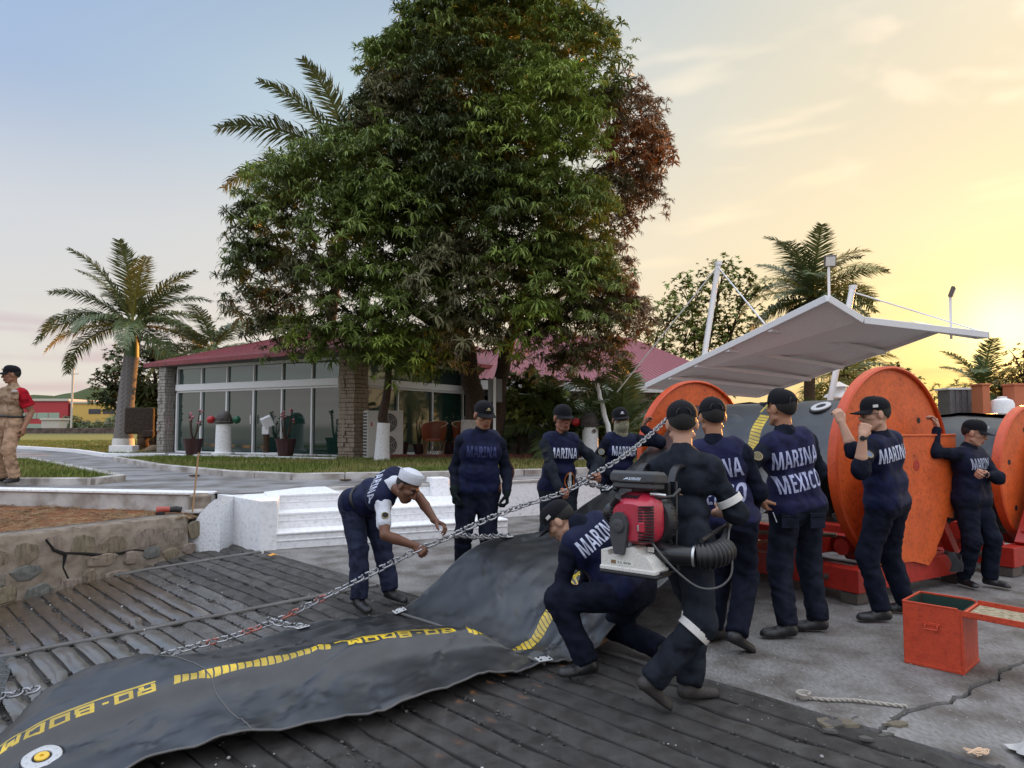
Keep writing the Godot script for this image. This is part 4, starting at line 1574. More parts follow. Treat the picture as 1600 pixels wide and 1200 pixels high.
func step_trees() -> void:
	M.leaf = mk(Color(1, 1, 1), .5, {"uv": true, "vc": true, "back": .75, "spec": .4})
	M.leaf_dull = mk(Color(1, 1, 1), .75, {"uv": true, "vc": true, "back": .6, "spec": .25})
	M.bark = mk(Color(.13, .1, .08), .9, {"tex": "bark", "size": .6, "bump": "height", "depth": 2.0})
	M.palm_bark = mk(Color(.3, .28, .27), .9, {"tex": "streak", "size": .5, "aniso": V(.3, 3, .3), "bump": "height", "depth": .8})
	M.palm_brown = mk(Color(.17, .12, .08), .95, {"tex": "bark", "size": .5, "bump": "height", "depth": 2.0})
	M.shaft_green = mk(Color(.1, .16, .05), .5, {"tex": "streak", "size": .6})
	M.frond = mk(Color(.12, .16, .06), .45, {"uv": true, "vc": true, "back": .5, "spec": .5})
	M.frond_yellow = mk(Color(.32, .28, .07), .5, {"uv": true, "vc": true, "back": .6})
	M.frond_dry = mk(Color(.2, .09, .05), .8, {"uv": true, "vc": true, "back": .3})
	var mango := [leaf_spray(21, .25, .034, 1.1, .3, 1).mesh(M.leaf), leaf_spray(18, .29, .034, 1.5, .15, 2).mesh(M.leaf), leaf_spray(24, .23, .033, .95, .6, 3).mesh(M.leaf)]
	# the big mango
	var t := thing("mango_tree", "huge dense mango tree with drooping leaves, half hiding the red roofed building", "tree")
	var b := B.new()
	var base := V(-.95, .60, -18.1)
	limb(b, [base, base + V(.02, 1.4, 0), base + V(-.3, 3.2, .2), base + V(-1.0, 5.4, .4), base + V(-1.4, 8.2, 0)], .36, .08, 12)
	limb(b, [base + V(.35, -.1, -.1), base + V(.55, 1.3, -.2), base + V(.9, 3.2, -.1), base + V(1.7, 5.6, 0), base + V(2.1, 8.6, 0)], .27, .07, 12)
	obj("trunk", b, M.bark, t)
	for q in [[V(-.3, 3, .2), V(-2.2, 4.2, .8), V(-4.0, 5.2, 1.0)], [V(-.8, 5, .4), V(-2.6, 6.6, -.4), V(-3.6, 7.6, -.6)], [V(.9, 3.2, 0), V(2.6, 4.6, .6), V(3.6, 5.6, -.6)], [V(1.5, 5, 0), V(3.4, 6.6, -.6), V(4.8, 7.4, -1.0)], [V(-.2, 2.4, .2), V(-1.2, 3.0, 1.4), V(-2.0, 3.3, 2.2)], [V(.7, 2.6, 0), V(1.2, 3.6, 1.6), V(1.6, 4.4, 2.4)], [V(-1, 5.4, .4), V(-.2, 7, 1.2), V(.4, 8.8, .8)]]:
		b = B.new()
		limb(b, q.map(func(p): return base + p), .14, .03, 7)
		obj("limb", b, M.bark, t)
	b = B.new()
	b.tube([base + V(-.02, -.02, 0), base + V(0, .5, 0), base + V(.01, 1.08, 0)], [.45, .375, .355], 14)
	obj("painted_base", b, mk(Color(.62, .55, .5), .9, {"tex": "streak", "size": .5}), t)
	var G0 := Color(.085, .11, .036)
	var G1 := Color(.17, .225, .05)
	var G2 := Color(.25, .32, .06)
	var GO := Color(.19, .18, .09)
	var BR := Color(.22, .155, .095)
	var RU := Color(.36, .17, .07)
	# silhouette lumps in pixels of the survey, turned into metres here at the tree's own distance
	var lumps := []
	for q in LUMPS:
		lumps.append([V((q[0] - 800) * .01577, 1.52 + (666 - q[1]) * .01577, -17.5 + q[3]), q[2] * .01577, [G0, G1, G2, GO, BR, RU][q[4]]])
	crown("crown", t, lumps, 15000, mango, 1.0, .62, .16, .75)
	# slim young tree with a painted trunk in front of the glass
	t = thing("young_tree", "slim dark tree with white painted lower trunk beside the air conditioner", "tree")
	b = B.new()
	base = V(-3.16, .6, -17.3)
	limb(b, [base, base + V(.04, 1.2, 0), base + V(.18, 2.4, 0), base + V(.3, 3.4, .1)], .15, .06, 10)
	obj("trunk", b, M.bark, t)
	b = B.new()
	b.tube([base, base + V(.005, .15, 0), base + V(.02, .6, 0), base + V(.04, 1.0, 0)], [.22, .19, .165, .155], 12)
	obj("painted_base", b, M.white, t)
	crown("crown", t, [[base + V(.4, 2.75, .5), .75, G1], [base + V(-.3, 3.2, .3), .7, G0], [base + V(1.1, 2.5, .7), .6, G2], [base + V(1.5, 3.1, .4), .7, G1]], 420, mango, 1.0)
	# palms
	var fr := [frond_mesh(3.0, 1.1, .76, 1.1, 1, M.frond), frond_mesh(3.0, 1.5, .8, 1.3, 2, M.frond), frond_mesh(2.8, .9, .7, .7, 3, M.frond)]
	var fy := [fr[0], fr[1], fr[2], frond_mesh(2.9, 1.2, .7, .8, 4, M.frond_yellow), frond_mesh(1.6, 2.2, .6, 1.4, 5, M.frond_dry)]
	var royal := [[-1.2, .25, 1.12, .1, 1], [-1.7, -.05, 1.15, -.1, 1], [1.3, .3, 1.0, 0, 1], [1.75, .0, 1.05, .2, 3], [-1.35, .75, 1.0, .3, 0], [1.5, .85, .98, -.3, 2], [-.9, 1.2, 1.2, 0, 2], [.7, 1.3, 1.05, 0, 3], [.1, 1.45, 1.15, 0, 2], [-1.8, 1.05, 1.15, .2, 2], [1.9, 1.1, 1.1, -.2, 2], [2.4, .8, 1.1, 0, 0], [-2.3, .85, 1.1, 0, 0], [-1.5, .45, 1.15, 0, 1], [1.6, .45, 1.1, 0, 1], [-.3, .3, .9, 0, 1], [.4, .1, .95, 0, 1], [2.8, .4, .95, 0, 0], [-2.7, .4, .95, 0, 0], [1.1, -.25, 1.0, .3, 1], [-1.0, .0, 1.05, .2, 3], [.9, -1.1, .75, 0, 4]]
	palm("royal_palm", "tall grey ringed royal palm with white painted foot beyond the path", V(-14.4, .62, -26.4), 3.5, .36, .26, V(.2, 0, 0), royal, fy, M.palm_bark, 1.25, .52)
	palm("coconut_palm", "coconut palm whose fronds stick out behind the top of the mango tree", V(-6.2, .62, -23.5), 9.6, .2, .13, V(.9, 0, 0), [[-1.3, .55, 1.5, .2, 0], [-1.5, .2, 1.5, 0, 0], [-1.1, .95, 1.4, 0, 2], [-.6, 1.2, 1.3, 0, 2], [-1.6, -.1, 1.4, .2, 1], [.5, .9, 1.2, 0, 2], [1.6, .6, 1.2, 0, 0], [2.8, .6, 1.2, 0, 0], [.2, .2, 1.2, 0, 1]], fr, M.palm_brown)
	palm("coconut_palm", "smaller palm with drooping fronds against the roof end, left of the mango tree", V(-10.9, .62, -26.0), 3.7, .22, .16, V(-.1, 0, 0), fan(13, -.5, 1.1, .95, 4), fy, M.palm_brown)
	var tuft := [frond_mesh(2.6, 1.2, .8, .9, 11, M.frond, 96), frond_mesh(2.4, .9, .7, .8, 12, M.frond, 90), frond_mesh(2.5, 1.7, .8, 1.2, 13, M.frond_yellow, 46)]
	palm("coconut_palm", "full coconut palm rising behind the white canopy", V(9.4, .62, -22.5), 5.0, .2, .15, V(.2, 0, 0), fan(34, -1.0, 1.4, .95, 3), tuft, M.palm_brown)
	palm("coconut_palm", "backlit palm low on the skyline beside the orange gate pillars", V(22.6, .4, -34), 2.9, .2, .15, V(0, 0, 0), fan(14, -.6, 1.3, 1.0, 3), tuft, M.palm_brown)
	palm("coconut_palm", "low palm with golden drooping fronds under the canopy's edge", V(12.2, .4, -26), 3.0, .2, .15, V(0, 0, 0), fan(20, -1.2, 1.2, .85, 3).map(func(f): return [f[0], f[1], f[2], f[3], 2 if f[1] < .4 else f[4]]), tuft, M.palm_brown)
	# feathery dwarf palms by the terrace
	var dw := [frond_mesh(1.5, 1.3, .42, .6, 21, M.frond, 60), frond_mesh(1.4, 1.0, .4, .5, 22, M.frond, 60), frond_mesh(1.4, 1.2, .4, .6, 23, M.frond_yellow, 40)]
	var dp := [[V(2.9, .62, -18.6), "bright green dwarf palm at the roof end beside the reel", 1.35], [V(1.1, .62, -19.4), "dark feathery dwarf palm behind the man holding the chain", 1.3], [V(2.2, .62, -20.4), "dwarf palm behind the white pedestal with one red ball", 1.4], [V(7.4, .62, -17.6), "spiky dwarf palm seen over the wound boom", .7]]
	for q in dp:
		palm("dwarf_palm", q[1], q[0], .75, .12, .1, Vector3.ZERO, fan(15, -.2, 1.3, q[2], 2), dw, M.palm_brown, 0.0, 0.0, "dwarf palms along the terrace")
	# fan palm behind the royal palm
	t = thing("fan_palm", "brown fan palm with hanging dead leaves behind the royal palm trunk", "palm tree", V(-15.4, .6, -30.5))
	b = B.new()
	b.tube([V(0, 0, 0), V(0, .8, 0), V(.05, 1.6, 0)], [.24, .2, .22], 10)
	obj("trunk", b, M.palm_brown, t)
	var fanleaf := leaf_spray(14, .62, .07, .35, .2, 31).mesh(M.leaf)
	crown("crown", t, [[V(0, 2.2, 0), .95, Color(.08, .1, .025)], [V(.1, 1.7, .1), .9, Color(.13, .11, .04)]], 150, [fanleaf], 1.0, .3)
	# small-leaved trees
	var small := [leaf_spray(16, .16, .06, .2, .3, 41).mesh(M.leaf_dull), leaf_spray(18, .14, .05, .3, .1, 42).mesh(M.leaf_dull)]
	leafy("weeping_tree", "grey-green weeping tree leaning out left of the royal palm", V(-15.0, .6, -30.6), [[V(-1.6, 3.6, 0), 1.1], [V(-.6, 4.0, 0), 1.0], [V(-2.3, 2.8, .2), .8], [V(-1.8, 2.2, .2), .8], [V(-.9, 2.6, 0), 1.1], [V(.4, 3.7, 0), .9], [V(1.5, 3.9, 0), .9], [V(-2.5, 2.1, .1), .55], [V(-1.2, 1.6, .1), .6]], Color(.06, .075, .035), 900, small, .2)
	leafy("leafy_tree", "round green tree behind the end of the red roof", V(-12.0, .6, -33.0), [[V(0, 3.4, 0), 1.5], [V(1.4, 3.0, 0), 1.2], [V(-1, 3.0, 0), 1.1]], Color(.05, .07, .025), 500, small, .2)
	# thin open trees left of the canopy, and the belt that hides the low sun
	leafy("thin_tree", "thin open tree with sparse leaves between the mango and the canopy pole", V(6.3, .6, -32.5), [[V(.2, 3.6, 0), 1.0], [V(1.1, 2.8, 0), 1.0], [V(-.3, 2.4, 0), .9], [V(.9, 1.7, 0), .9], [V(.7, 4.6, 0), .8], [V(1.5, 3.9, 0), .7]].map(func(l): return [l[0] * 1.35, l[1] * 1.3]), Color(.1, .12, .035), 800, small, .12)
	leafy("thin_tree", "taller sparse tree behind the canopy pole", V(8.8, .6, -33.5), [[V(-.2, 5.4, 0), 1.0], [V(.9, 6.0, 0), .9], [V(1.8, 5.5, 0), .8], [V(.2, 4.2, 0), 1.1], [V(1.4, 4.4, 0), 1.1], [V(.4, 2.8, 0), 1.2], [V(1.6, 3.0, 0), 1.2]].map(func(l): return [l[0] * 1.33, l[1] * 1.3]), Color(.085, .11, .03), 1300, small, .15)
	leafy("leafy_tree", "dark tree showing under the canopy's outer edge", V(14.2, .3, -29.0), [[V(0, 3.2, 0), 1.3], [V(1.4, 2.6, 0), 1.2], [V(-1.2, 2.2, 0), 1.1]], Color(.07, .085, .025), 600, small, .18)
	leafy("leafy_tree", "backlit tree with orange-edged leaves at the frame's edge by the sun", V(24.2, .3, -34.0), [[V(.4, 3.9, 0), 1.3], [V(.9, 2.6, 0), 1.5], [V(-.6, 2.2, 0), 1.1], [V(-1.0, 3.2, .3), .6], [V(1.8, 4.8, 0), 1.2]], Color(.11, .075, .02), 800, small, .2)
	for q in [[19.0, -36.0, 2.5, "low golden bush left of the striped shed"], [20.6, -37.0, 2.2, "low golden bush behind the striped shed"], [23.6, -36.5, 2.2, "low golden bush between the gate pillars"], [17.4, -34, 2.0, "small rounded tree right of the big orange flange"], [25.4, -35, 2.4, "wide bush under the backlit tree"]]:
		leafy("bush", q[3], V(q[0], .2, q[1]), [[V(0, q[2], 0), q[2] * .8], [V(.9, q[2] * .7, 0), q[2] * .6], [V(-.9, q[2] * .6, 0), q[2] * .6]], Color(.1, .085, .025), 260, small, .08, "bushes on the skyline by the sun")
	# shrubs by the terrace wall
	leafy("shrub", "yellow-green shrub on bare stems right of the signpost", V(.15, .62, -19.3), [[V(0, 1.75, 0), .62], [V(.55, 1.4, .1), .6], [V(-.2, 1.2, .1), .5], [V(.9, 1.7, -.1), .55], [V(.3, 2.1, -.1), .45]], Color(.1, .115, .03), 420, small, .05)
	leafy("shrub", "dark low plant with broad leaves at the foot of the mango", V(-.4, .62, -18.9), [[V(.1, .5, 0), .35], [V(-.1, .3, .1), .3]], Color(.035, .06, .025), 90, small, .03)
	# distant shore
	for q in [[-44, -92, 3.2, "olive tree clump left of the far palm trunk"], [-39, -90, 2.6, "olive tree clump under the weeping tree"], [-34, -92, 2.8, "olive tree clump right of the royal palm foot"], [-53, -95, 2.2, "dark bush in front of the yellow building"], [-60, -97, 2.0, "dark bush in front of the red building"]]:
		leafy("distant_tree", q[3], V(q[0], .3, q[1]), [[V(0, q[2] * .7, 0), q[2] * .7], [V(q[2] * .9, q[2] * .5, 0), q[2] * .6], [V(-q[2] * .9, q[2] * .5, 0), q[2] * .55]], Color(.07, .085, .035), 130, [mango[0]], .1, "trees on the far shore", 2.6)

func leafy(called: String, label: String, at: Vector3, lumps: Array, tint: Color, count: int, sprays: Array, r0: float, group := "", sc := 1.0) -> void:
	var t := thing(called, label, "tree" if called.ends_with("tree") else "shrub", at, 0.0, group)
	var b := B.new()
	var low := 99.0
	for l in lumps:
		low = minf(low, l[0].y)
	limb(b, [V(0, -.05, 0), V(.05, low * .4, 0), V(0, low * .8, 0)], r0, r0 * .7, 8)
	obj("trunk", b, M.bark, t)
	for l in lumps:
		b = B.new()
		limb(b, [V(0, low * .7, 0), (l[0] as Vector3) * V(.6, .7, .6), l[0], l[0] + V(.2, .3, .1) * l[1]], r0 * .55, r0 * .12, 6)
		for k in 4:
			var d := V(rng.randf_range(-1, 1), rng.randf_range(-.2, 1), rng.randf_range(-1, 1)).normalized()
			limb(b, [(l[0] as Vector3) * V(.8, .88, .8), l[0] + d * l[1] * .5, l[0] + d * l[1] * .95], r0 * .25, r0 * .06, 5)
		obj("limb", b, M.bark, t)
	var ls := []
	for l in lumps:
		var k := rng.randf_range(.8, 1.25)
		k *= 2.0
		ls.append([l[0], l[1], Color(tint.r * k, tint.g * k, tint.b * k)])
	crown("crown", t, ls, count, sprays, 1.25 * sc, .25, .2)

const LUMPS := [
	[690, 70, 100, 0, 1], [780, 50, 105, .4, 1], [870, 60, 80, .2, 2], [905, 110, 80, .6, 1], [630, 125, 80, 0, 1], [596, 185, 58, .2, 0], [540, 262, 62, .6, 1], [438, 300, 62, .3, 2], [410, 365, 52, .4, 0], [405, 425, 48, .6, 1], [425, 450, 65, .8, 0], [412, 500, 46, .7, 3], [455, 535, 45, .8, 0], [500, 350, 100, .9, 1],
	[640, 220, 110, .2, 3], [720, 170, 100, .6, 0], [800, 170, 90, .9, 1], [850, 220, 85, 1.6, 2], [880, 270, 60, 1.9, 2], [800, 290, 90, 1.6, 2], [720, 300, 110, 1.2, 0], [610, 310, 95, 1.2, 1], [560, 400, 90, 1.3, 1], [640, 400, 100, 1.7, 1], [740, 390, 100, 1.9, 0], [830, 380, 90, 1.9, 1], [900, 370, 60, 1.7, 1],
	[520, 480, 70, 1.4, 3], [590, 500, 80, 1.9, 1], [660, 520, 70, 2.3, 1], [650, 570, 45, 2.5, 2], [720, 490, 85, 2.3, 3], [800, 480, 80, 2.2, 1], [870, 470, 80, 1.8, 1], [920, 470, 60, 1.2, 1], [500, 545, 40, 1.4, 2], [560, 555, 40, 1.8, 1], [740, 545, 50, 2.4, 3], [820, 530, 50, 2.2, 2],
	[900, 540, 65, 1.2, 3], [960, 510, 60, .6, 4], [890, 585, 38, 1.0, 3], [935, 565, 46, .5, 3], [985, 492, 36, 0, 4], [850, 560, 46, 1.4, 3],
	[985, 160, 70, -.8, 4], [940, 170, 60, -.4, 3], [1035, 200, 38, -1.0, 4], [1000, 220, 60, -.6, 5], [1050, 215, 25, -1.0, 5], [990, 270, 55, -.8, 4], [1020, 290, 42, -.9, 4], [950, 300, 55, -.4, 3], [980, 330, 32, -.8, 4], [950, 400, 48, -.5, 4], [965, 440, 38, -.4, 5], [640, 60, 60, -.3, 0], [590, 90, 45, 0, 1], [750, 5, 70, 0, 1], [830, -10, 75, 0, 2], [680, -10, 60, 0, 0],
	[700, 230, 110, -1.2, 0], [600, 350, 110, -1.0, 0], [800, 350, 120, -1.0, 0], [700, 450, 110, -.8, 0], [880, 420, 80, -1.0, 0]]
# ---------------------------------------------------------------- buildings and canopy
func step_building() -> void:
	M.frame = mk(Color(.8, .8, .79), .5, {"tex": "grain", "size": .6})
	M.glass = mk(Color(.055, .095, .085), .03, {"uv": true, "metal": .35, "spec": .8})
	M.glass_low = mk(Color(.014, .038, .03), .04, {"uv": true, "metal": .1, "spec": .8})
	M.roof = mk(Color(.25, .025, .035), .5, {"tex": "scuff", "size": 1.2, "big": "streak", "bigsize": 3.0})
	M.roof_pink = mk(Color(.27, .065, .085), .5, {"tex": "scuff", "size": 1.2})
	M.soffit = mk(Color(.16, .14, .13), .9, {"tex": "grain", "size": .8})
	M.stone_a = mk(Color(.62, .57, .5), .9, {"tex": "fine", "size": .2, "big": "streak", "bigsize": .8, "world": true})
	M.stone_b = mk(Color(.56, .44, .33), .9, {"tex": "fine", "size": .2, "big": "streak", "bigsize": .8, "world": true})
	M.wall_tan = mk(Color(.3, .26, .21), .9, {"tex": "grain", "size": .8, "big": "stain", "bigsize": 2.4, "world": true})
	var t := thing("restaurant_pavilion", "low building with red roof, white framed glass walls and stone corner pillars", "building")
	var c := V(-4.25, .6, -18.97)
	var l := V(-10.75, .6, -22.6)
	var r := V(1.9, .6, -28.9)
	facade(t, l, c, 6, 3)
	facade(t, c, r, 7, 3)
	# dark room behind the glass
	var b := B.new()
	b.slab(PackedVector2Array([Vector2(l.x, l.z) + Vector2(.3, -.4), Vector2(c.x, c.z) + Vector2(0, -.8), Vector2(r.x, r.z) + Vector2(-.5, -.3), Vector2(-4.9, -33.0)]), .55, .64)
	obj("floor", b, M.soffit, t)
	b = B.new()
	b.bar(V(-10.9, 2.0, -22.9), V(-4.9, 2.0, -33.0), .2, 2.9, .0)
	b.bar(V(-4.9, 2.0, -33.0), V(1.9, 2.0, -29.2), .2, 2.9, .0)
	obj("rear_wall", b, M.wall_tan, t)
	# stone pillars
	for q in [[l + V(-.25, 0, .0), .36], [c + V(.02, 0, .03), .56]]:
		var p: Vector3 = q[0]
		var turn: float = atan2(-(c.z - l.z), c.x - l.x)
		var bb := B.new()
		var y := .60
		var k := 0
		while y < 3.42:
			var h := rng.randf_range(.07, .13)
			var w: float = q[1]
			var split := rng.randf_range(.35, .65) * w
			for s in 2:
				var ww := (split if s == 0 else w - split) - .006
				var x0 := (-w * .5 + ww * .5) if s == 0 else (w * .5 - ww * .5)
				bb.box(Transform3D(Basis(Vector3.UP, turn), p) * Transform3D(Basis(), V(x0, y + h * .5 - p.y, rng.randf_range(-.02, .02))), V(ww, h - .008, w + rng.randf_range(-.03, .02)), .008)
			y += h
			k += 1
		var o := obj("stone_pillar", bb, M.stone_a if q[1] < .5 else M.stone_b, t)
		o.set_meta("kind", "stuff")
	# roof: hipped, ribbed red sheet with a dark soffit
	var e := 3.46
	var lo := [V(-11.9, e + .05, -22.9), V(-4.15, e + .02, -17.6), V(2.9, e + .02, -28.8), V(-5.2, e + .05, -34.6)]
	var ridge := [V(-6.7, 5.0, -25.4), V(-3.0, 5.0, -27.2)]
	roof(t, [[lo[0], lo[1], ridge[1], ridge[0]], [lo[1], lo[2], ridge[1], ridge[1]], [lo[2], lo[3], ridge[0], ridge[1]], [lo[3], lo[0], ridge[0], ridge[0]]], M.roof)
	b = B.new()
	b.slab(PackedVector2Array(lo.map(func(p): return Vector2(p.x, p.z))), e - .06, e - .03, true)
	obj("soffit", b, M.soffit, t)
	b = B.new()
	for i in 4:
		b.bar(lo[i] + V(0, -.03, 0), lo[(i + 1) % 4] + V(0, -.03, 0), .04, .14, .01)
	obj("fascia", b, M.roof, t)
	# slab in front of the glass, with a low white kerb
	b = B.new()
	b.slab(p2([-12.2, -22.6, -9.9, -20.4, -4.0, -17.75, -3.4, -18.4, -4.2, -19.2, -10.9, -22.9]), .58, .70)
	struct("pavement", b, M.path)
	b = B.new()
	b.bar(V(-9.7, .66, -20.2), V(-4.4, .66, -17.8), .12, .16, .015)
	struct("kerb", b, M.white)
	# second building behind the mango, purple-red roof
	t = thing("annex_building", "white walled annex with purple-red ribbed roof between mango tree and canopy", "building")
	b = B.new()
	for q in [[V(-.2, 1.9, -23.2), V(7.6, 1.9, -26.0)], [V(-.2, 1.9, -23.2), V(-2.6, 1.9, -29.0)], [V(7.6, 1.9, -26.0), V(5.2, 1.9, -31.6)]]:
		b.bar(q[0], q[1], .2, 2.7)
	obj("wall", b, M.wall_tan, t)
	b = B.new()
	b.bar(V(-1.0, 2.82, -22.3), V(8.4, 2.82, -25.6), .1, .3, .01)
	obj("fascia", b, M.frame, t)
	lo = [V(-1.1, 3.0, -22.2), V(8.5, 3.0, -25.5), V(6.0, 3.0, -32.0), V(-3.4, 3.0, -29.0)]
	roof(t, [[lo[0], lo[1], V(4.6, 4.95, -27.6), V(.2, 4.95, -26.1)], [lo[1], lo[2], V(4.6, 4.95, -27.6), V(4.6, 4.95, -27.6)], [lo[3], lo[0], V(.2, 4.95, -26.1), V(.2, 4.95, -26.1)], [lo[2], lo[3], V(.2, 4.95, -26.1), V(4.6, 4.95, -27.6)]], M.roof_pink)
	# garden wall and brick edging by the terrace
	b = B.new()
	b.bar(V(-.6, 1.0, -20.6), V(8.6, 1.0, -21.2), .18, .85, .01)
	single("garden_wall", b, M.wall_tan, "low tan garden wall behind the shrubs and the white pedestal", "wall")
	var edge := thing("brick_edging", "row of red bricks edging the terrace beneath the leather chairs", "brick edging")
	var bm := [mk(Color(.24, .07, .055), .9, {"tex": "fine", "size": .2}), mk(Color(.3, .1, .07), .9, {"tex": "fine", "size": .2}), mk(Color(.19, .06, .05), .9, {"tex": "fine", "size": .2})]
	var meshes := []
	for m in bm:
		b = B.new()
		b.box(Transform3D(), V(.23, .13, .11), .01)
		meshes.append(b.mesh(m))
	for i in 22:
		obj("brick", meshes[rng.randi() % 3], null, edge, Transform3D(Basis(Vector3.UP, .04 + rng.randf_range(-.03, .03)), V(-3.0 + i * .243, .735 + rng.randf_range(-.006, .006), -18.2 - i * .012)))

func facade(t: Node3D, a: Vector3, c: Vector3, panes: int, door: int) -> void:
	var d := (c - a).normalized()
	var n := V(-d.z, 0, d.x)
	if n.z < 0:
		n = -n
	var ln := a.distance_to(c)
	var turn := atan2(-d.z, d.x)
	var bs := Basis(Vector3.UP, turn)
	var x0 := .18
	var x1 := ln - .3
	var at := func(x: float, y: float, z: float) -> Transform3D: return Transform3D(bs, a + d * x + V(0, y, 0) + n * z)
	var b := B.new()
	b.box(at.call((x0 + x1) * .5, .1, 0), V(x1 - x0, .1, .12), .006)
	b.box(at.call((x0 + x1) * .5, 2.13, .02), V(x1 - x0, .2, .16), .008)
	b.box(at.call((x0 + x1) * .5, 2.0, -.003), V(x1 - x0, .06, .1), .006)
	b.box(at.call((x0 + x1) * .5, 2.76, 0), V(x1 - x0, .08, .12), .006)
	var fr := obj("window_frame", b, M.frame, t)
	for i in panes + 1:
		var x := lerpf(x0, x1, float(i) / panes)
		b = B.new()
		b.box(at.call(x, 1.06, .004), V(.06, 1.82, .09), .005)
		b.box(at.call(x, 2.47, .004), V(.05, .52, .09), .005)
		obj("mullion", b, M.frame, fr)
	for i in panes:
		var x := lerpf(x0, x1, (i + .5) / panes)
		var w := (x1 - x0) / panes - .05
		b = B.new()
		b.box(at.call(x, 1.06, -.02 + rng.randf_range(-.003, .003)), V(w, 1.84, .008))
		obj("pane", b, M.glass_low, t)
		b = B.new()
		b.box(at.call(x, 2.47, -.02 + rng.randf_range(-.004, .004)), V(w, .52, .008))
		obj("pane", b, M.glass, t)
	b = B.new()
	b.box(at.call(lerpf(x0, x1, float(door) / panes) + .06, 1.12, .07), V(.03, .26, .04), .01)
	b.box(at.call(lerpf(x0, x1, float(door) / panes) - .06, 1.12, .07), V(.03, .26, .04), .01)
	obj("handle", b, M.frame, t).set_meta("kind", "stuff")
	b = B.new()
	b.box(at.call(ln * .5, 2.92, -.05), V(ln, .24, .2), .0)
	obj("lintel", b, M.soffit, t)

func roof(t: Node3D, planes: Array, m: Material) -> void:
	for q in planes:
		var b := B.new()
		var k := maxi(int((q[0] as Vector3).distance_to(q[1]) / .2), 4)
		var nn: Vector3 = ((q[1] - q[0]) as Vector3).cross(q[3] - q[0]).normalized()
		if nn.y < 0:
			nn = -nn
		var rows := [[], []]
		for i in k * 4 + 1:
			var f := i / float(k * 4)
			var up := nn * ([.035, .035, .0, .0][i % 4] as float)
			rows[0].append((q[0] as Vector3).lerp(q[1], f) + up)
			rows[1].append((q[3] as Vector3).lerp(q[2], f) + up)
		for i in k * 4:
			b.face([rows[0][i], rows[0][i + 1], rows[1][i + 1], rows[1][i]])
		obj("roof", b, m, t)

func step_canopy() -> void:
	M.sail = mk(Color(.88, .88, .87), .7, {"tex": "grain", "size": 1.0})
	M.sail_frame = mk(Color(.8, .8, .8), .5, {"tex": "grain", "size": .6})
	M.lamp_glass = mk(Color(.5, .52, .5), .15, {"uv": true})
	var t := thing("canopy", "large white folded shade canopy on raking posts behind the boom reels", "canopy")
	# low back edge, ridge, outer fold
	var A := V(2.46, 2.26, -13.0)
	var R := V(4.30, 3.26, -9.6)
	var Fd := V(4.85, 2.98, -9.75)
	var T := V(7.0, 2.86, -10.4)
	var T2 := V(8.3, 3.12, -12.6)
	var E2 := V(7.2, 3.45, -12.9)
	var Q := V(6.55, 3.0, -10.85)
	var L := V(4.6, 2.1, -13.3)
	# underside and top as one thin shell with panels
	var shell := [[A, R, Fd], [A, Fd, Q], [A, Q, L], [Fd, T, Q], [T, T2, Q], [Q, T2, E2]]
	for q in shell:
		var b := B.new()
		var n: Vector3 = (q[1] - q[0]).cross(q[2] - q[0]).normalized()
		if n.y < 0:
			n = -n
		b.face([q[0], q[1], q[2]])
		b.face([q[0] + n * .03, q[2] + n * .03, q[1] + n * .03])
		obj("panel", b, M.sail, t)
	for q in [[A, R], [R, Fd], [Fd, T], [T, T2], [Q, L], [L, A], [Q, T2]]:
		var b := B.new()
		b.bar(q[0], q[1], .06, .1, .01)
		obj("edge_beam", b, M.sail_frame, t)
	for f in [.16, .33, .52, .74]:
		var b := B.new()
		b.bar(A.lerp(R, f) - V(0, .05, 0), L.lerp(Q, f) - V(0, .05, 0), .09, .07, .01)
		obj("rib", b, M.sail_frame, t)
	for q in [[V(3.42, .6, -14.0), V(4.12, 4.78, -14.0)], [V(5.2, .0, -12.6), V(6.3, 4.1, -13.0)]]:
		var b := B.new()
		b.tube([q[0], q[1]], .055, 14)
		b.lathe(Transform3D(Basis(), q[1]), [Vector2(.07, -.06), Vector2(.07, .02), Vector2(0, .03)], 14)
		obj("post", b, M.sail_frame, t)
	for q in [[V(4.1, 4.7, -14.0), A.lerp(R, .72) + V(0, .06, 0)], [V(4.1, 4.7, -14.0), V(2.4, 2.3, -16.2)], [V(6.28, 4.0, -13), T.lerp(T2, .45) + V(0, .06, 0)]]:
		var b := B.new()
		b.tube([q[0], q[1]], .013, 8)
		obj("stay", b, M.sail_frame, t)
	for q in [["square floodlight on a thin mast at the canopy's ridge", V(4.95, 3.3, -11.0), .72, -.2], ["floodlight tilted on a short mast over the canopy's outer wing", V(7.46, 3.2, -12.0), .52, 1.0]]:
		var p: Vector3 = q[1]
		var f := thing("floodlight", q[0], "floodlight", p, 0.0, "floodlights above the canopy")
		var b := B.new()
		b.tube([V(0, -.2, 0), V(.01, q[2], 0)], .022, 8)
		obj("mast", b, M.sail_frame, f)
		var tt := Transform3D(Basis(Vector3.UP, q[3]) * Basis(Vector3.RIGHT, .35), V(.02, q[2] + .08, .03))
		b = B.new()
		b.box(tt, V(.18, .18, .06), .012)
		obj("lamp_housing", b, M.steel, f)
		b = B.new()
		b.box(tt * Transform3D(Basis(), V(0, 0, .04)), V(.14, .14, .012), .004)
		obj("lamp_glass", b, M.lamp_glass, f)

func box_thing(called: String, label: String, cat: String, parts: Array, group := "") -> Node3D:
	var t := thing(called, label, cat, Vector3.ZERO, 0.0, group)
	for q in parts:
		var b := B.new()
		b.box(Transform3D(Basis(Vector3.UP, q[4] if q.size() > 4 else 0.0), q[1]), q[2], .01)
		obj(q[0], b, q[3], t)
	return t

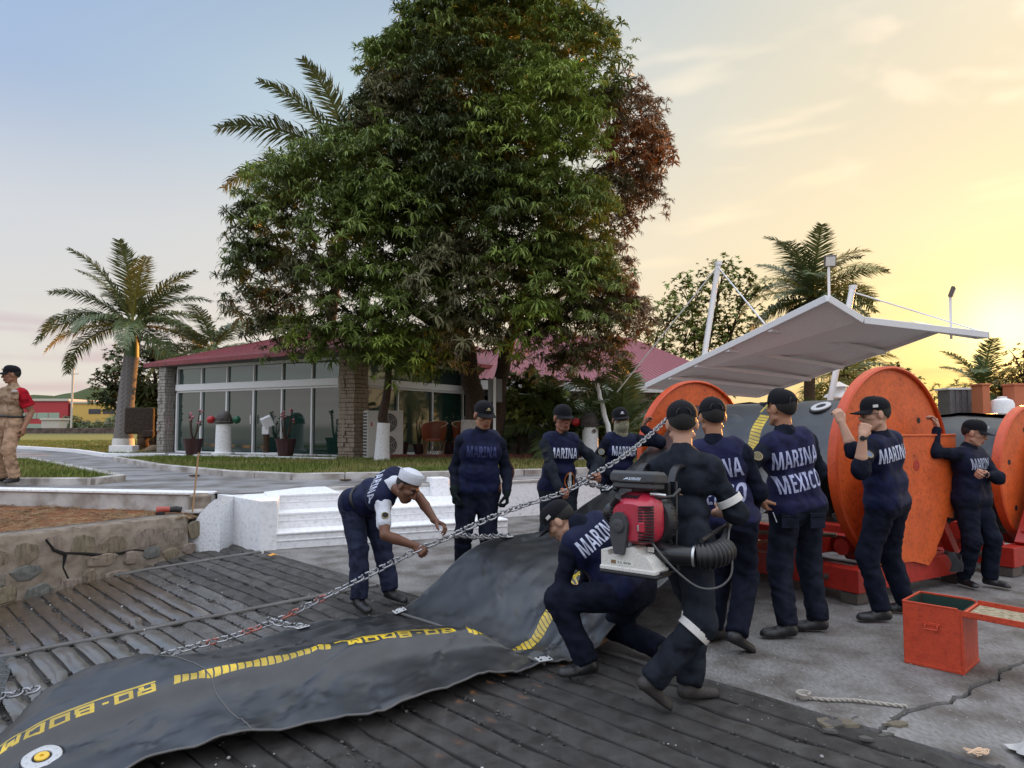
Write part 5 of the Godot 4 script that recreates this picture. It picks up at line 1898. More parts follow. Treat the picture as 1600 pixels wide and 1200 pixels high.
func step_distance() -> void:
	var red := mk(Color(.5, .05, .06), .7, {"tex": "grain", "size": 3.0})
	var yel := mk(Color(.75, .48, .12), .7, {"tex": "grain", "size": 3.0})
	var cream := mk(Color(.6, .55, .48), .8, {"tex": "grain", "size": 3.0})
	var grn := mk(Color(.3, .38, .3), .3)
	var dark := mk(Color(.05, .05, .06), .3)
	# far harbour buildings
	var t := thing("distant_building", "far red and cream two storey building beyond the lawn", "building", V(-70, .3, -104))
	var b := B.new()
	b.box(Transform3D(Basis(), V(0, 2.4, 0)), V(15, 4.8, 8))
	obj("wall", b, red, t)
	b = B.new()
	b.box(Transform3D(Basis(), V(0, 4.9, 0)), V(15.4, .35, 8.4), .05)
	obj("roof", b, cream, t)
	for k in 8:
		b = B.new()
		b.box(Transform3D(Basis(), V(-5.6 + k * 1.6, 2.7, 4.02)), V(1.5, .85, .06))
		obj("window", b, grn, t)
	b = B.new()
	b.box(Transform3D(Basis(), V(0, 1.1, 4.03)), V(15, .9, .08))
	obj("band", b, grn, t)
	t = thing("distant_building", "far yellow and orange building with dark flat openings beside the red one", "building", V(-55.5, .3, -104))
	b = B.new()
	b.box(Transform3D(Basis(), V(0, 2.25, 0)), V(13, 4.5, 8))
	obj("wall", b, yel, t)
	b = B.new()
	b.box(Transform3D(Basis(), V(0, 4.55, 0)), V(13.4, .3, 8.4), .05)
	obj("roof", b, cream, t)
	for k in 4:
		b = B.new()
		b.box(Transform3D(Basis(), V(-3.2 + k * 2.0, 3.3, 4.02)), V(1.7, .7, .06))
		obj("window", b, dark, t)
	for k in 3:
		b = B.new()
		b.box(Transform3D(Basis(), V(-4.5 + k * 3.4, 1.3, 4.02)), V(1.2, 1.2, .06))
		obj("doorway", b, cream, t)
	b = B.new()
	b.tube([V(0, 0, 0), V(0, 8.8, 0)], .13, 8)
	b.bar(V(-.8, 8.0, 0), V(.8, 8.0, 0), .1, .1)
	single("utility_pole", b, cream, "tall pale utility pole in front of the red building", "utility pole", "", Transform3D(Basis(), V(-57, .3, -92)))
	for q in [["kiosk", "white kiosk by the far hedge near the man in khaki", V(-61, 1.2, -95), V(2.4, 2.2, 2), cream], ["kiosk", "pale grey kiosk in front of the yellow building", V(-45.5, 1.5, -93), V(2.2, 2.9, 2), mk(Color(.55, .58, .62), .7)], ["kiosk", "dark kiosk with a red top beside the grey kiosk", V(-42.8, 1.3, -93), V(1.8, 2.4, 2), mk(Color(.25, .27, .27), .7)]]:
		var k := box_thing(q[0], q[1], "kiosk", [["wall", q[2], q[3], q[4]]])
		b = B.new()
		b.box(Transform3D(Basis(), q[2] + V(0, q[3].y * .5 + .14, 0)), V(q[3].x + .3, .28, q[3].z + .3), .03)
		obj("roof", b, red if "red" in q[1] else cream, k)
	# low hedge with flowers and a wall of rubble along the far quay
	b = B.new()
	b.bar(V(-80, .75, -90), V(-22, .75, -90), .6, 1.1, .05)
	struct("quay_wall", b, mk(Color(.42, .3, .26), .9, {"tex": "speck", "size": 1.6, "big": "stain", "bigsize": 5.0}))
	# hills
	M.hill = mk(Color(.13, .165, .11), .95, {"tex": "grass", "size": 30.0, "world": true})
	for h in [[-230, -520, 250, 34, 3], [-60, -700, 420, 30, 8], [140, -620, 260, 22, 12], [-420, -600, 300, 26, 17]]:
		b = B.new()
		var rows := []
		for i in 26:
			var row := []
			for j in 40:
				var x := lerpf(-1, 1, j / 39.0)
				var z := lerpf(-1, 1, i / 25.0)
				var e: float = maxf(0.0, (1.0 - x * x) * (1.0 - z * z)) * h[3] * (.55 + .6 * (noise.get_noise_2d(x * 1.6 + h[4], z * 1.6) + .3))
				row.append(V(h[0] + x * h[2], e - .5, h[1] + z * h[2] * .35))
			rows.append(row)
		b.grid(rows)
		struct("hill", b, M.hill)
	# the wooded hill across the water behind the photographer, seen in the glass
	for h in [[-90, 150, 190, 30, 23], [110, 170, 170, 24, 31]]:
		b = B.new()
		var rows := []
		for i in 22:
			var row := []
			for j in 40:
				var x := lerpf(-1, 1, j / 39.0)
				var z := lerpf(-1, 1, i / 21.0)
				var e: float = maxf(0.0, (1.0 - x * x) * (1.0 - z * z)) * h[3] * (.6 + .5 * noise.get_noise_2d(x * 3.0 + h[4], z * 2.0) + .12 * noise.get_noise_2d(x * 16.0, z * 9.0 + h[4]))
				row.append(V(h[0] + x * h[2], e - 1.0, h[1] + z * h[2] * .3))
			rows.append(row)
		b.grid(rows)
		struct("hill", b, M.hill)
	# right side: yard wall, striped shed, orange gate pillars, water tank, lantern post
	b = B.new()
	b.bar(V(9.5, .95, -16.4), V(24, .95, -22.5), .2, 1.5, .02)
	single("yard_wall", b, M.white, "white yard wall running behind the second reel", "wall")
	var org := mk(Color(.55, .17, .08), .85, {"tex": "grain", "size": 1.0})
	t = thing("shed", "small shed of grey corrugated sheet above the yard wall", "shed", V(13.4, .3, -21.4))
	b = B.new()
	for k in 9:
		b.box(Transform3D(Basis(), V(-.36 + k * .09, 1.15, .0 if k % 2 else .03)), V(.09, 2.3, .6))
	var o := obj("corrugated_sheet", b, mk(Color(.2, .2, .21), .5, {"metal": .4, "tex": "streak", "size": .4}), t)
	o.set_meta("kind", "stuff")
	b = B.new()
	b.box(Transform3D(Basis(), V(0, 2.33, 0)), V(.9, .06, .7), .01)
	obj("roof", b, M.frame, t)
	for q in [["orange plastered gate pillar left of the white water tank", 13.6, .22], ["broad orange gate pillar right of the white water tank", 14.62, .42]]:
		box_thing("gate_pillar", q[1] if q[1] is String else q[0], "pillar", [["shaft", V(q[1], 1.4, -20.6), V(q[2], 2.6, .5), org], ["cap", V(q[1], 2.72, -20.6), V(q[2] + .06, .06, .56), org]], "orange gate pillars")
	t = thing("water_tank", "white plastic water tank between the orange pillars", "water tank", V(14.08, 1.2, -20.4))
	b = B.new()
	b.lathe(Transform3D(), [Vector2(0, -.5), Vector2(.3, -.5), Vector2(.3, .95), Vector2(.26, 1.06), Vector2(.12, 1.12), Vector2(.12, 1.17), Vector2(0, 1.18)], 28)
	obj("tank", b, M.white, t)
	b = B.new()
	b.tube([V(.08, .8, .3), V(.2, .8, .36), V(.22, .66, .36)], .03, 8)
	obj("pipe", b, M.steel, t)
	t = thing("lantern_post", "white post with a pagoda-shaped lantern top under the canopy", "lantern", V(6.0, .3, -13.0))
	b = B.new()
	b.box(Transform3D(Basis(), V(0, .75, 0)), V(.2, 1.5, .2), .01)
	obj("post", b, M.white, t)
	b = B.new()
	b.box(Transform3D(Basis(), V(0, 1.62, 0)), V(.26, .22, .26), .01)
	b.lathe(Transform3D(Basis(), V(0, 1.74, 0)), [Vector2(.3, 0), Vector2(.28, .04), Vector2(.14, .12), Vector2(.14, .2), Vector2(.2, .2), Vector2(0, .3)], 4)
	obj("lantern_top", b, M.frame, t)
	# red machinery glimpsed between the left flange and the canopy
	box_thing("parked_trailer", "dark trailer with a red tail end glimpsed under the canopy", "trailer", [["body", V(4.5, 1.45, -15.0), V(1.6, .9, 1.2), dark], ["tail", V(5.0, 1.62, -14.35), V(.5, .2, .1), red], ["pale_side", V(5.75, 1.5, -14.9), V(.8, .9, 1.1), M.white]])
# ---------------------------------------------------------------- people
# A field is a list of primitives: [0, a, b, ra, rb] tapered capsule, [1, centre, basis, radii] ellipsoid, [2, centre, radius] a dent.
func net(out: B, prims: Array, cell: float, k: float, cuts := [], tint = null) -> void:
	var lo := Vector3.ONE * 1e9
	var hi := -lo
	for p in prims:
		if p[0] == 0:
			lo = lo.min((p[1] as Vector3).min(p[2]) - Vector3.ONE * maxf(p[3], p[4]))
			hi = hi.max((p[1] as Vector3).max(p[2]) + Vector3.ONE * maxf(p[3], p[4]))
		elif p[0] == 1:
			var m: float = maxf(p[3].x, maxf(p[3].y, p[3].z))
			lo = lo.min(p[1] - Vector3.ONE * m)
			hi = hi.max(p[1] + Vector3.ONE * m)
	lo -= Vector3.ONE * cell * 2.5
	var nx := int((hi.x - lo.x) / cell) + 4
	var ny := int((hi.y - lo.y) / cell) + 4
	var nz := int((hi.z - lo.z) / cell) + 4
	var f := PackedFloat32Array()
	f.resize(nx * ny * nz)
	f.fill(1.0)
	for p in prims:
		var a: Vector3 = p[1]
		var b: Vector3 = p[2] if p[0] == 0 else a
		var m: float = maxf(p[3], p[4]) if p[0] == 0 else (maxf(p[3].x, maxf(p[3].y, p[3].z)) if p[0] == 1 else p[2] as float)
		m += k + cell * 2.0
		var i0 := ((a.min(b) - Vector3.ONE * m - lo) / cell).floor()
		var i1 := ((a.max(b) + Vector3.ONE * m - lo) / cell).ceil()
		var ba := b - a
		var bb := maxf(ba.length_squared(), 1e-9)
		var kind: int = p[0]
		var inv := Basis.IDENTITY
		var rr := Vector3.ONE
		if kind == 1:
			inv = (p[2] as Basis).inverse()
			rr = p[3]
		var ra: float = p[3] if kind == 0 else 0.0
		var rb: float = p[4] if kind == 0 else 0.0
		var dent: float = p[2] if kind == 2 else 0.0
		for z in range(maxi(int(i0.z), 0), mini(int(i1.z) + 1, nz)):
			for y in range(maxi(int(i0.y), 0), mini(int(i1.y) + 1, ny)):
				var at := (z * ny + y) * nx
				for x in range(maxi(int(i0.x), 0), mini(int(i1.x) + 1, nx)):
					var q := lo + Vector3(x, y, z) * cell - a
					var d := 0.0
					if kind == 0:
						var h := clampf(q.dot(ba) / bb, 0.0, 1.0)
						d = (q - ba * h).length() - (ra + (rb - ra) * h)
					elif kind == 1:
						q = inv * q
						var e := q / rr
						var k0 := e.length()
						d = (k0 - 1.0) * k0 / maxf((e / rr).length(), 1e-6)
					else:
						d = dent - q.length()
						var g0 := f[at + x]
						var hh := maxf(k * .5 - absf(g0 - d), 0.0)
						f[at + x] = maxf(g0, d) + hh * hh / (k * 2.0)
						continue
					var g := f[at + x]
					var h2 := maxf(k - absf(g - d), 0.0)
					f[at + x] = minf(g, d) - h2 * h2 / (k * 4.0)
	for c in cuts:
		var n: Vector3 = c[1]
		var o: Vector3 = c[0]
		for z in nz:
			for y in ny:
				var at := (z * ny + y) * nx
				for x in nx:
					if f[at + x] < cell * 2.0 and (c.size() < 3 or (lo + Vector3(x, y, z) * cell).distance_to(c[2]) < c[3]):
						f[at + x] = maxf(f[at + x], (lo + Vector3(x, y, z) * cell - o).dot(n))
	var first := out.v.size()
	var idx := {}
	var sx := 1
	var sy := nx
	var sz := nx * ny
	var near := cell * 2.2
	for z in nz - 1:
		for y in ny - 1:
			var at := (z * ny + y) * nx
			for x in nx - 1:
				var i := at + x
				var v0 := f[i]
				if v0 > near or v0 < -near:
					continue
				var v1 := f[i + 1]
				var v2 := f[i + sy]
				var v3 := f[i + sy + 1]
				var v4 := f[i + sz]
				var v5 := f[i + sz + 1]
				var v6 := f[i + sz + sy]
				var v7 := f[i + sz + sy + 1]
				var neg := int(v0 < 0) + int(v1 < 0) + int(v2 < 0) + int(v3 < 0) + int(v4 < 0) + int(v5 < 0) + int(v6 < 0) + int(v7 < 0)
				if neg == 0 or neg == 8:
					continue
				var s := Vector3.ZERO
				var c := 0
				if (v0 < 0) != (v1 < 0):
					s += Vector3(v0 / (v0 - v1), 0, 0); c += 1
				if (v2 < 0) != (v3 < 0):
					s += Vector3(v2 / (v2 - v3), 1, 0); c += 1
				if (v4 < 0) != (v5 < 0):
					s += Vector3(v4 / (v4 - v5), 0, 1); c += 1
				if (v6 < 0) != (v7 < 0):
					s += Vector3(v6 / (v6 - v7), 1, 1); c += 1
				if (v0 < 0) != (v2 < 0):
					s += Vector3(0, v0 / (v0 - v2), 0); c += 1
				if (v1 < 0) != (v3 < 0):
					s += Vector3(1, v1 / (v1 - v3), 0); c += 1
				if (v4 < 0) != (v6 < 0):
					s += Vector3(0, v4 / (v4 - v6), 1); c += 1
				if (v5 < 0) != (v7 < 0):
					s += Vector3(1, v5 / (v5 - v7), 1); c += 1
				if (v0 < 0) != (v4 < 0):
					s += Vector3(0, 0, v0 / (v0 - v4)); c += 1
				if (v1 < 0) != (v5 < 0):
					s += Vector3(1, 0, v1 / (v1 - v5)); c += 1
				if (v2 < 0) != (v6 < 0):
					s += Vector3(0, 1, v2 / (v2 - v6)); c += 1
				if (v3 < 0) != (v7 < 0):
					s += Vector3(1, 1, v3 / (v3 - v7)); c += 1
				var p := lo + (Vector3(x, y, z) + s / c) * cell
				var g := Vector3(v1 + v3 + v5 + v7 - v0 - v2 - v4 - v6, v2 + v3 + v6 + v7 - v0 - v1 - v4 - v5, v4 + v5 + v6 + v7 - v0 - v1 - v2 - v3).normalized()
				if tint != null:
					out.col = tint.call(p)
				idx[i] = out.vert(p, g)
	for i in idx:
		# one quad round each crossed edge that starts at this corner
		var a := f[i] < 0
		if a != (f[i + sx] < 0) and idx.has(i - sy) and idx.has(i - sz) and idx.has(i - sy - sz):
			out.quad4(idx[i], idx[i - sy], idx[i - sy - sz], idx[i - sz])
		if a != (f[i + sy] < 0) and idx.has(i - sx) and idx.has(i - sz) and idx.has(i - sx - sz):
			out.quad4(idx[i], idx[i - sx], idx[i - sx - sz], idx[i - sz])
		if a != (f[i + sz] < 0) and idx.has(i - sx) and idx.has(i - sy) and idx.has(i - sx - sy):
			out.quad4(idx[i], idx[i - sx], idx[i - sx - sy], idx[i - sy])
	out.col = Color.WHITE

func crease(b: B, amount: float, scale: float) -> void:
	for i in b.v.size():
		var p := b.v[i]
		var w := noise.get_noise_3dv(p * 1.7) * .22
		var r := 1.0 - 2.6 * absf(noise.get_noise_3d((p.x + w) * scale * .45, (p.y * 1.0 + (p.x + p.z) * .35 + w * .5) * scale, (p.z - w) * scale * .45))
		b.v[i] = p + b.n[i] * amount * (maxf(r, -.6) * 1.15 + noise.get_noise_3dv(p * 3.0) * .9)
	b.renormal()

func bone2(a: Vector3, c: Vector3, l1: float, l2: float, pole: Vector3) -> Vector3:
	var d := c - a
	var ln := minf(d.length(), (l1 + l2) * .999)
	var x := d.normalized()
	var y := (pole - x * pole.dot(x)).normalized()
	var t := (l1 * l1 - l2 * l2 + ln * ln) / (2.0 * ln)
	return a + x * t + y * sqrt(maxf(l1 * l1 - t * t, 0.0))

func reach(a: Vector3, c: Vector3, most: float) -> Vector3:
	return a + (c - a).limit_length(most * .995)

# palm: the way the palm faces; thumb: the way the thumb side points; curl 0 flat .. 1 fist
func hand_prims(wrist: Vector3, dir: Vector3, palm: Vector3, thumb: Vector3, curl: float, s: float) -> Array:
	dir = dir.normalized()
	thumb = (thumb - dir * thumb.dot(dir)).normalized()
	palm = (palm - dir * palm.dot(dir) - thumb * palm.dot(thumb)).normalized()
	var r := []
	var kn := wrist + dir * .088 * s
	r.append([0, wrist - dir * .02 * s, wrist + dir * .012 * s, .026 * s, .025 * s])
	for i in 4:
		var o := (.030 - i * .020) * s
		var k := kn + thumb * o - dir * (.004 * absf(i - 1.2)) * s
		r.append([0, wrist + dir * .015 * s + thumb * o * .7, k, .017 * s, .0125 * s])
		var ln: float = [.043, .048, .044, .034][i] * s
		var a := (.25 + curl * 1.15)
		var p := k
		var rad: float = [.0095, .0098, .0093, .0082][i] * s
		for j in 3:
			var d := dir * cos(a) + palm * sin(a) + thumb * (.06 - i * .04)
			var q: Vector3 = p + d.normalized() * ln * ([1.0, .66, .52][j] as float)
			r.append([0, p, q, rad, rad * .9])
			rad *= .9
			p = q
			a += .15 + curl * 1.25 * ([1.0, .75, .5][j] as float)
	var t0 := wrist + dir * .022 * s + thumb * .022 * s + palm * .006 * s
	var td := (dir * (.75 - .25 * curl) + thumb * (.75 - .45 * curl) + palm * (.25 + .75 * curl)).normalized()
	var t1 := t0 + td * .042 * s
	var t2 := t1 + (td + dir * .25 + palm * curl * .5).normalized() * .032 * s
	var t3 := t2 + (td + dir * .5 - thumb * curl * .8 + palm * curl * .4).normalized() * .024 * s
	r.append([0, t0, t1, .0165 * s, .012 * s])
	r.append([0, t1, t2, .0118 * s, .0105 * s])
	r.append([0, t2, t3, .0105 * s, .0088 * s])
	return r

func head_prims(c: Vector3, L: Vector3, U: Vector3, F: Vector3, s: float) -> Array:
	var at := func(l: float, u: float, f: float) -> Vector3: return c + (L * l + U * u + F * f) * s
	var bs := Basis(L, U, F)
	var r := []
	r.append([1, at.call(0, .03, -.012), bs, V(.074, .092, .093) * s])
	r.append([1, at.call(0, -.045, .022), bs, V(.059, .066, .066) * s])
	r.append([0, at.call(-.02, -.092, .058), at.call(.02, -.092, .058), .021 * s, .021 * s])
	for q in [-1, 1]:
		r.append([0, at.call(.052 * q, -.06, .0), at.call(.03 * q, -.09, .045), .018 * s, .016 * s])
		r.append([0, at.call(.040 * q, -.012, .062), at.call(.046 * q, -.018, .045), .022 * s, .02 * s])
		r.append([0, at.call(.012 * q, .03, .083), at.call(.042 * q, .03, .07), .0115 * s, .01 * s])
		r.append([1, at.call(.077 * q, -.005, -.008), bs * Basis(Vector3.UP, .35 * q), V(.011, .031, .019) * s])
	for q in [-1, 1]:
		r.append([2, at.call(.032 * q, .009, .098), .0155 * s])
	for q in [-1, 1]:
		r.append([0, at.call(.031 * q, .008, .0735), at.call(.031 * q, .008, .0745), .0125 * s, .0125 * s])
		r.append([0, at.call(.009 * q, -.030, .092), at.call(.014 * q, -.032, .086), .0085 * s, .007 * s])
		r.append([0, at.call(0, -.0595, .0865), at.call(.021 * q, -.061, .077), .0075 * s, .005 * s])
		r.append([0, at.call(0, -.071, .0845), at.call(.017 * q, -.070, .077), .008 * s, .005 * s])
	r.append([0, at.call(0, .014, .086), at.call(0, -.026, .107), .0095 * s, .0125 * s])
	return r

func skin_tint(c: Vector3, L: Vector3, U: Vector3, F: Vector3, s: float, skin: Color, stubble: float):
	return func(p: Vector3) -> Color:
		var q := (p - c) / s
		var l := absf(q.dot(L))
		var u := q.dot(U)
		var f := q.dot(F)
		var k := skin
		if f > .05:
			if Vector2(l - .031, (u - .008) * 1.6).length() < .0125 and f > .07:
				k = Color(.5, .47, .44) if absf(l - .031) > .0055 else Color(.02, .012, .01)
			elif absf(u - .0195) < .004 and l > .014 and l < .045:
				k = Color(.02, .014, .012)
			elif absf(u - .031 - (.004 if l < .036 else 0.0)) < .0055 and l > .012 and l < .05:
				k = Color(.018, .013, .011)
			elif absf(u + .0655) < .0135 and l < .024 and f > .07:
				k = Color(skin.r * .75, skin.g * .48, skin.b * .5) if absf(u + .0655) > .0018 else skin * .25
			elif u < -.045 and (u < -.075 or l > .03 or u > -.055):
				k = skin.lerp(Color(.05, .04, .035), stubble)
			elif l < .016 and u < -.025 and u > -.04 and f > .085:
				k = skin * .85
		k.a = 1.0
		return k

func tag_vest(b: B, c: Vector3, left: Vector3, up: Vector3, fwd: Vector3) -> B:
	var o := B.new()
	var map := {}
	for i in range(0, b.ix.size(), 3):
		var nn := b.n[b.ix[i]] + b.n[b.ix[i + 1]] + b.n[b.ix[i + 2]]
		var front := nn.dot(fwd) > 0.0
		for k in 3:
			var j := b.ix[i + k]
			var key := j * 2 + int(front)
			if not map.has(key):
				var q := b.v[j] - c
				var x := q.dot(left) / .56
				var u := .25 + clampf(x, -.495, .495) * .5 if front else .75 - clampf(x, -.495, .495) * .5
				map[key] = o.vert(b.v[j], b.n[j], Vector2(u, clampf(.5 - q.dot(up) / .64, .01, .99)))
			o.ix.append(map[key])
	return o

func vest_texture(front: String, rear: Array, ink: Color, ground: Color, badge := false, shift := 0.0) -> Texture2D:
	var im := Image.create(1024, 512, false, Image.FORMAT_RGB8)
	im.fill(ground)
	if front:
		write(im, front, Vector2(256 + shift, 178), Vector2(268, 84), ink)
	if rear.size() == 1:
		write(im, rear[0], Vector2(768, 150), Vector2(310, 92), ink)
	elif rear.size() == 2:
		write(im, rear[0], Vector2(768, 178), Vector2(320, 104), ink)
		write(im, rear[1], Vector2(768, 318), Vector2(312, 100), ink)
	if badge:
		# an oval orange ring round a small pale standing figure
		var c := Vector2(330, 400)
		put_disc(im, c, 0, 48, Color(.02, .03, .05), .72)
		put_disc(im, c, 42, 52, Color(.75, .4, .12), .72)
		put_disc(im, c + Vector2(0, 8), 0, 20, Color(.8, .8, .78), .42)
		put_disc(im, c + Vector2(0, -52), 0, 14, Color(.8, .8, .78), .8)
		im.fill_rect(Rect2i(322, 415, 6, 36), Color(.1, .1, .12))
		im.fill_rect(Rect2i(312, 372, 7, 50), Color(.3, .3, .32))
	return ImageTexture.create_from_image(im)

func cloth(c: Color, o := {}) -> StandardMaterial3D:
	var d := {"tex": "grain", "size": .35, "big": "soft", "bigsize": .6, "bump": "fold", "depth": .12, "sheen": .03, "spec": .22}
	d.merge(o, true)
	return mk(c, .82, d)

func person(s: Dictionary) -> Node3D:
	var H: float = s.h
	var k := H / 1.72
	var base: Vector3 = s.base
	var g: float = s.get("girth", 1.0)
	var root := thing("person", s.label, "person", base)
	var off := Transform3D(Basis(), -base)
	var pel: Vector3 = s.pel
	var neck: Vector3 = s.neck
	var up := (neck - pel).normalized()
	var fw := Vector3(sin(deg_to_rad(s.yaw)), 0, cos(deg_to_rad(s.yaw)))
	fw = (fw - up * fw.dot(up)).normalized()
	var left := up.cross(fw).normalized()
	var pl: Vector3 = left
	if s.has("pelyaw"):
		pl = Vector3.UP.cross(Vector3(sin(deg_to_rad(s.pelyaw)), 0, cos(deg_to_rad(s.pelyaw))))
	var hy := deg_to_rad(s.head[0])
	var hb := Basis(Vector3.UP, hy) * Basis(Vector3.RIGHT, deg_to_rad(s.head[1])) * Basis(V(0, 0, 1), deg_to_rad(s.head[2]))
	var hF := hb.z
	var hU := hb.y
	var hL := hb.x
	var hc := neck + (hU * .12 + up * .055 + hF * .02) * k
	if s.has("headat"):
		hc = s.headat
	var sh := {}
	var el := {}
	var wr := {}
	var hip := {}
	var kn := {}
	var an := {}
	for q in ["l", "r"]:
		var sg := 1.0 if q == "l" else -1.0
		var want: Vector3 = s["h" + q]
		sh[q] = neck - up * .075 * k + left * sg * .165 * k * (g * .4 + .6)
		sh[q] += (want - sh[q]).normalized() * .025
		wr[q] = reach(sh[q], want, .55 * k)
		el[q] = bone2(sh[q], wr[q], .29 * k, .26 * k, s["pole" + q])
		hip[q] = pel + pl * sg * .092 * k
		an[q] = reach(hip[q], s["f" + q], .84 * k)
		kn[q] = bone2(hip[q], an[q], .425 * k, .415 * k, s["knee" + q])
	# cloth
	var waist := pel.lerp(neck, .32)
	var chest := pel.lerp(neck, .68)
	var tp := func(grow: float) -> Array:
		var r := []
		r.append([0, hip.l + up * .02 - left * .0, hip.r + up * .02, (.112 * g + grow) * k, (.112 * g + grow) * k])
		r.append([0, waist + left * .055 * k * g, waist - left * .055 * k * g, (.10 * g + grow) * k, (.10 * g + grow) * k])
		r.append([0, waist + left * .05 * k * g + fw * .03 * (g - 1.0) * 3.0, waist - left * .05 * k * g + fw * .03 * (g - 1.0) * 3.0, (.096 * g + grow) * k, (.096 * g + grow) * k])
		r.append([0, chest + left * .075 * k * g + fw * .012, chest - left * .075 * k * g + fw * .012, (.1 * g + grow) * k, (.1 * g + grow) * k])
		r.append([0, neck - up * .085 * k + left * .10 * k, neck - up * .085 * k - left * .10 * k, (.075 + grow) * k, (.075 + grow) * k])
		return r
	var shirt: Array = tp.call(0.0)
	for q in ["l", "r"]:
		shirt.append([0, sh[q], neck - up * .02 * k, .06 * k, .052 * k])
		var sleeve: float = s.get("sleeve_" + q, s.get("sleeve", 2.0))
		var e1: Vector3 = sh[q].lerp(el[q], minf(sleeve, 1.0))
		shirt.append([0, sh[q], e1,   .060 * k, (.050 + (.012 if sleeve < 1.0 else 0.0)) * k])
		if sleeve > 1.0:
			shirt.append([0, el[q], (el[q] as Vector3).lerp(wr[q], minf(sleeve - 1.0, .93)), .050 * k, .038 * k])
			shirt.append([0, (el[q] as Vector3).lerp(wr[q], .0), (el[q] as Vector3)  .lerp(wr[q], .12), .053 * k, .051 * k])
	shirt.append([0, neck - up * .03 * k, neck + up * .028 * k, .068 * k, .058 * k])
	var legs := []
	var hems := []
	legs.append([0, hip.l + up * .02, hip.r + up * .02, .118 * g * k, .118 * g * k])
	for q in ["l", "r"]:
		legs.append([0, hip[q] - pl * .0, kn[q], .104 * g * k, .078 * k])
		legs.append([0, kn[q], (kn[q] as Vector3).lerp(an[q], 1.05), .080 * k, .070 * k])
		hems.append([(kn[q] as Vector3).lerp(an[q], .99), ((an[q] - kn[q]) as Vector3).normalized(), an[q], .22])
	var b := B.new()
	if s.has("trousers"):
		net(b, shirt, .0125, .045, [[pel - up * .06, -up]])
		crease(b, .0065, 7.0)
		obj("shirt", b, s.shirt, root, off)
		b = B.new()
		legs.append([0, pel + pl * .05, pel - pl * .05, .125 * g * k, .125 * g * k])
		hems.append([pel + up * .12 * k, up])
		net(b, legs, .0125, .035, hems)
		crease(b, .0085, 6.0)
		obj("trousers", b, s.trousers, root, off)
		b = B.new()
		var ring := []
		for i in 33:
			var a := TAU * i / 32
			ring.append(pel + up * .115 * k + pl * cos(a) * (.185 * g) * k + pl.cross(up) * sin(a) * .132 * g * k)
		b.tube(ring, .016, 6, false)
		obj("belt", b, M.black_leather, root, off)
	else:
		shirt.append_array(legs)
		net(b, shirt, .0125, .042, hems)
		crease(b, .008, 5.0)
		obj("coverall", b, s.shirt, root, off)
	if s.has("vest"):
		var vp: Array = tp.call(.02)
		vp.append([0, neck - up * .05 * k + left * .115 * k, neck - up * .05 * k - left * .115 * k, .075 * k, .075 * k])
		b = B.new()
		net(b, vp, .0125, .05, [[pel + up * s.get("hem", .04), -up], [neck + up * .032 * k + fw * .0, (up + fw * .25).normalized()]])
		crease(b, .006, 5.0)
		obj("vest", tag_vest(b, pel.lerp(neck, .52), left, up, fw), s.vest, root, off)
	# one continuous body under the clothes, with a finer head and hands
	var skin: Color = s.skin * 1.3
	skin.a = 1.0
	var body := B.new()
	var slim := [[0, hip.l, hip.r, .09 * k, .09 * k], [0, waist + left * .05, waist - left * .05, .08 * k, .08 * k], [0, chest + left * .06, chest - left * .06, .08 * k, .08 * k], [0, sh.l, sh.r, .05 * k, .05 * k], [0, pel, neck, .08 * k, .06 * k]]
	for q in ["l", "r"]:
		slim.append([0, sh[q], el[q], .045 * k, .036 * k])
		slim.append([0, el[q], wr[q], .037 * k, .025 * k])
		slim.append([0, hip[q], kn[q], .075 * k, .05 * k])
		slim.append([0, kn[q], an[q], .05 * k, .036 * k])
	var plain := skin
	net(body, slim, .02, .03, [], func(_p): return plain)
	var hk := k * 1.1
	var hp := head_prims(hc, hL, hU, hF, hk)
	hp.append([0, hc - hU * .06 * k - hF * .012 * k, neck - up * .02 * k, .054 * k, .058 * k])
	net(body, hp, .005 if s.get("near", true) else .0065, .014, [], skin_tint(hc, hL, hU, hF, hk, skin, s.get("stubble", .25)))
	for q in ["l", "r"]:
		var fd: Vector3 = s.get("dir" + q, wr[q] - el[q])
		var pr := hand_prims(wr[q], fd, s["palm" + q], s["thumb" + q], s.get("curl" + q, .35), k * 1.02)
		var bare: float = s.get("sleeve_" + q, s.get("sleeve", 2.0))
		if s.get("gloves", false):
			var gl := B.new()
			for i in pr.size():
				pr[i][3] *= 1.14
				pr[i][4] *= 1.14
			pr.append([0, (el[q] as Vector3).lerp(wr[q], .86), wr[q], .046 * k, .036 * k])
			net(gl, pr, .0055, .01)
			gl.renormal()
			obj("glove", gl, M.glove, root, off)
		else:
			if bare < 1.7:
				var mid: Vector3 = (el[q] as Vector3).lerp(wr[q], .35)
				pr.append([0, (sh[q] as Vector3).lerp(el[q], .45), el[q], .05 * k, .041 * k])
				pr.append([0, el[q], mid, .041 * k, .044 * k])
				pr.append([0, mid, wr[q], .044 * k, .027 * k])
			else:
				pr.append([0, (el[q] as Vector3).lerp(wr[q], .8), wr[q], .034 * k, .027 * k])
			net(body, pr, .0055 if s.get("near", true) else .007, .009, [], func(_p): return plain)
	body.renormal()
	obj("body", body, M.skin, root, off)
	# hair and headgear
	b = B.new()
	net(b, [[1, hc + (hU * .03 - hF * .014) * hk, Basis(hL, hU, hF), V(.0775, .096, .0965) * hk]], .008, .01, [[hc + (hU * -.055 - hF * .095) * hk, (-hU + hF * .78).normalized()]])
	obj("hair", b, M.hair, root, off)
	headgear(root, s, hc, hL, hU, hF, hk, off)
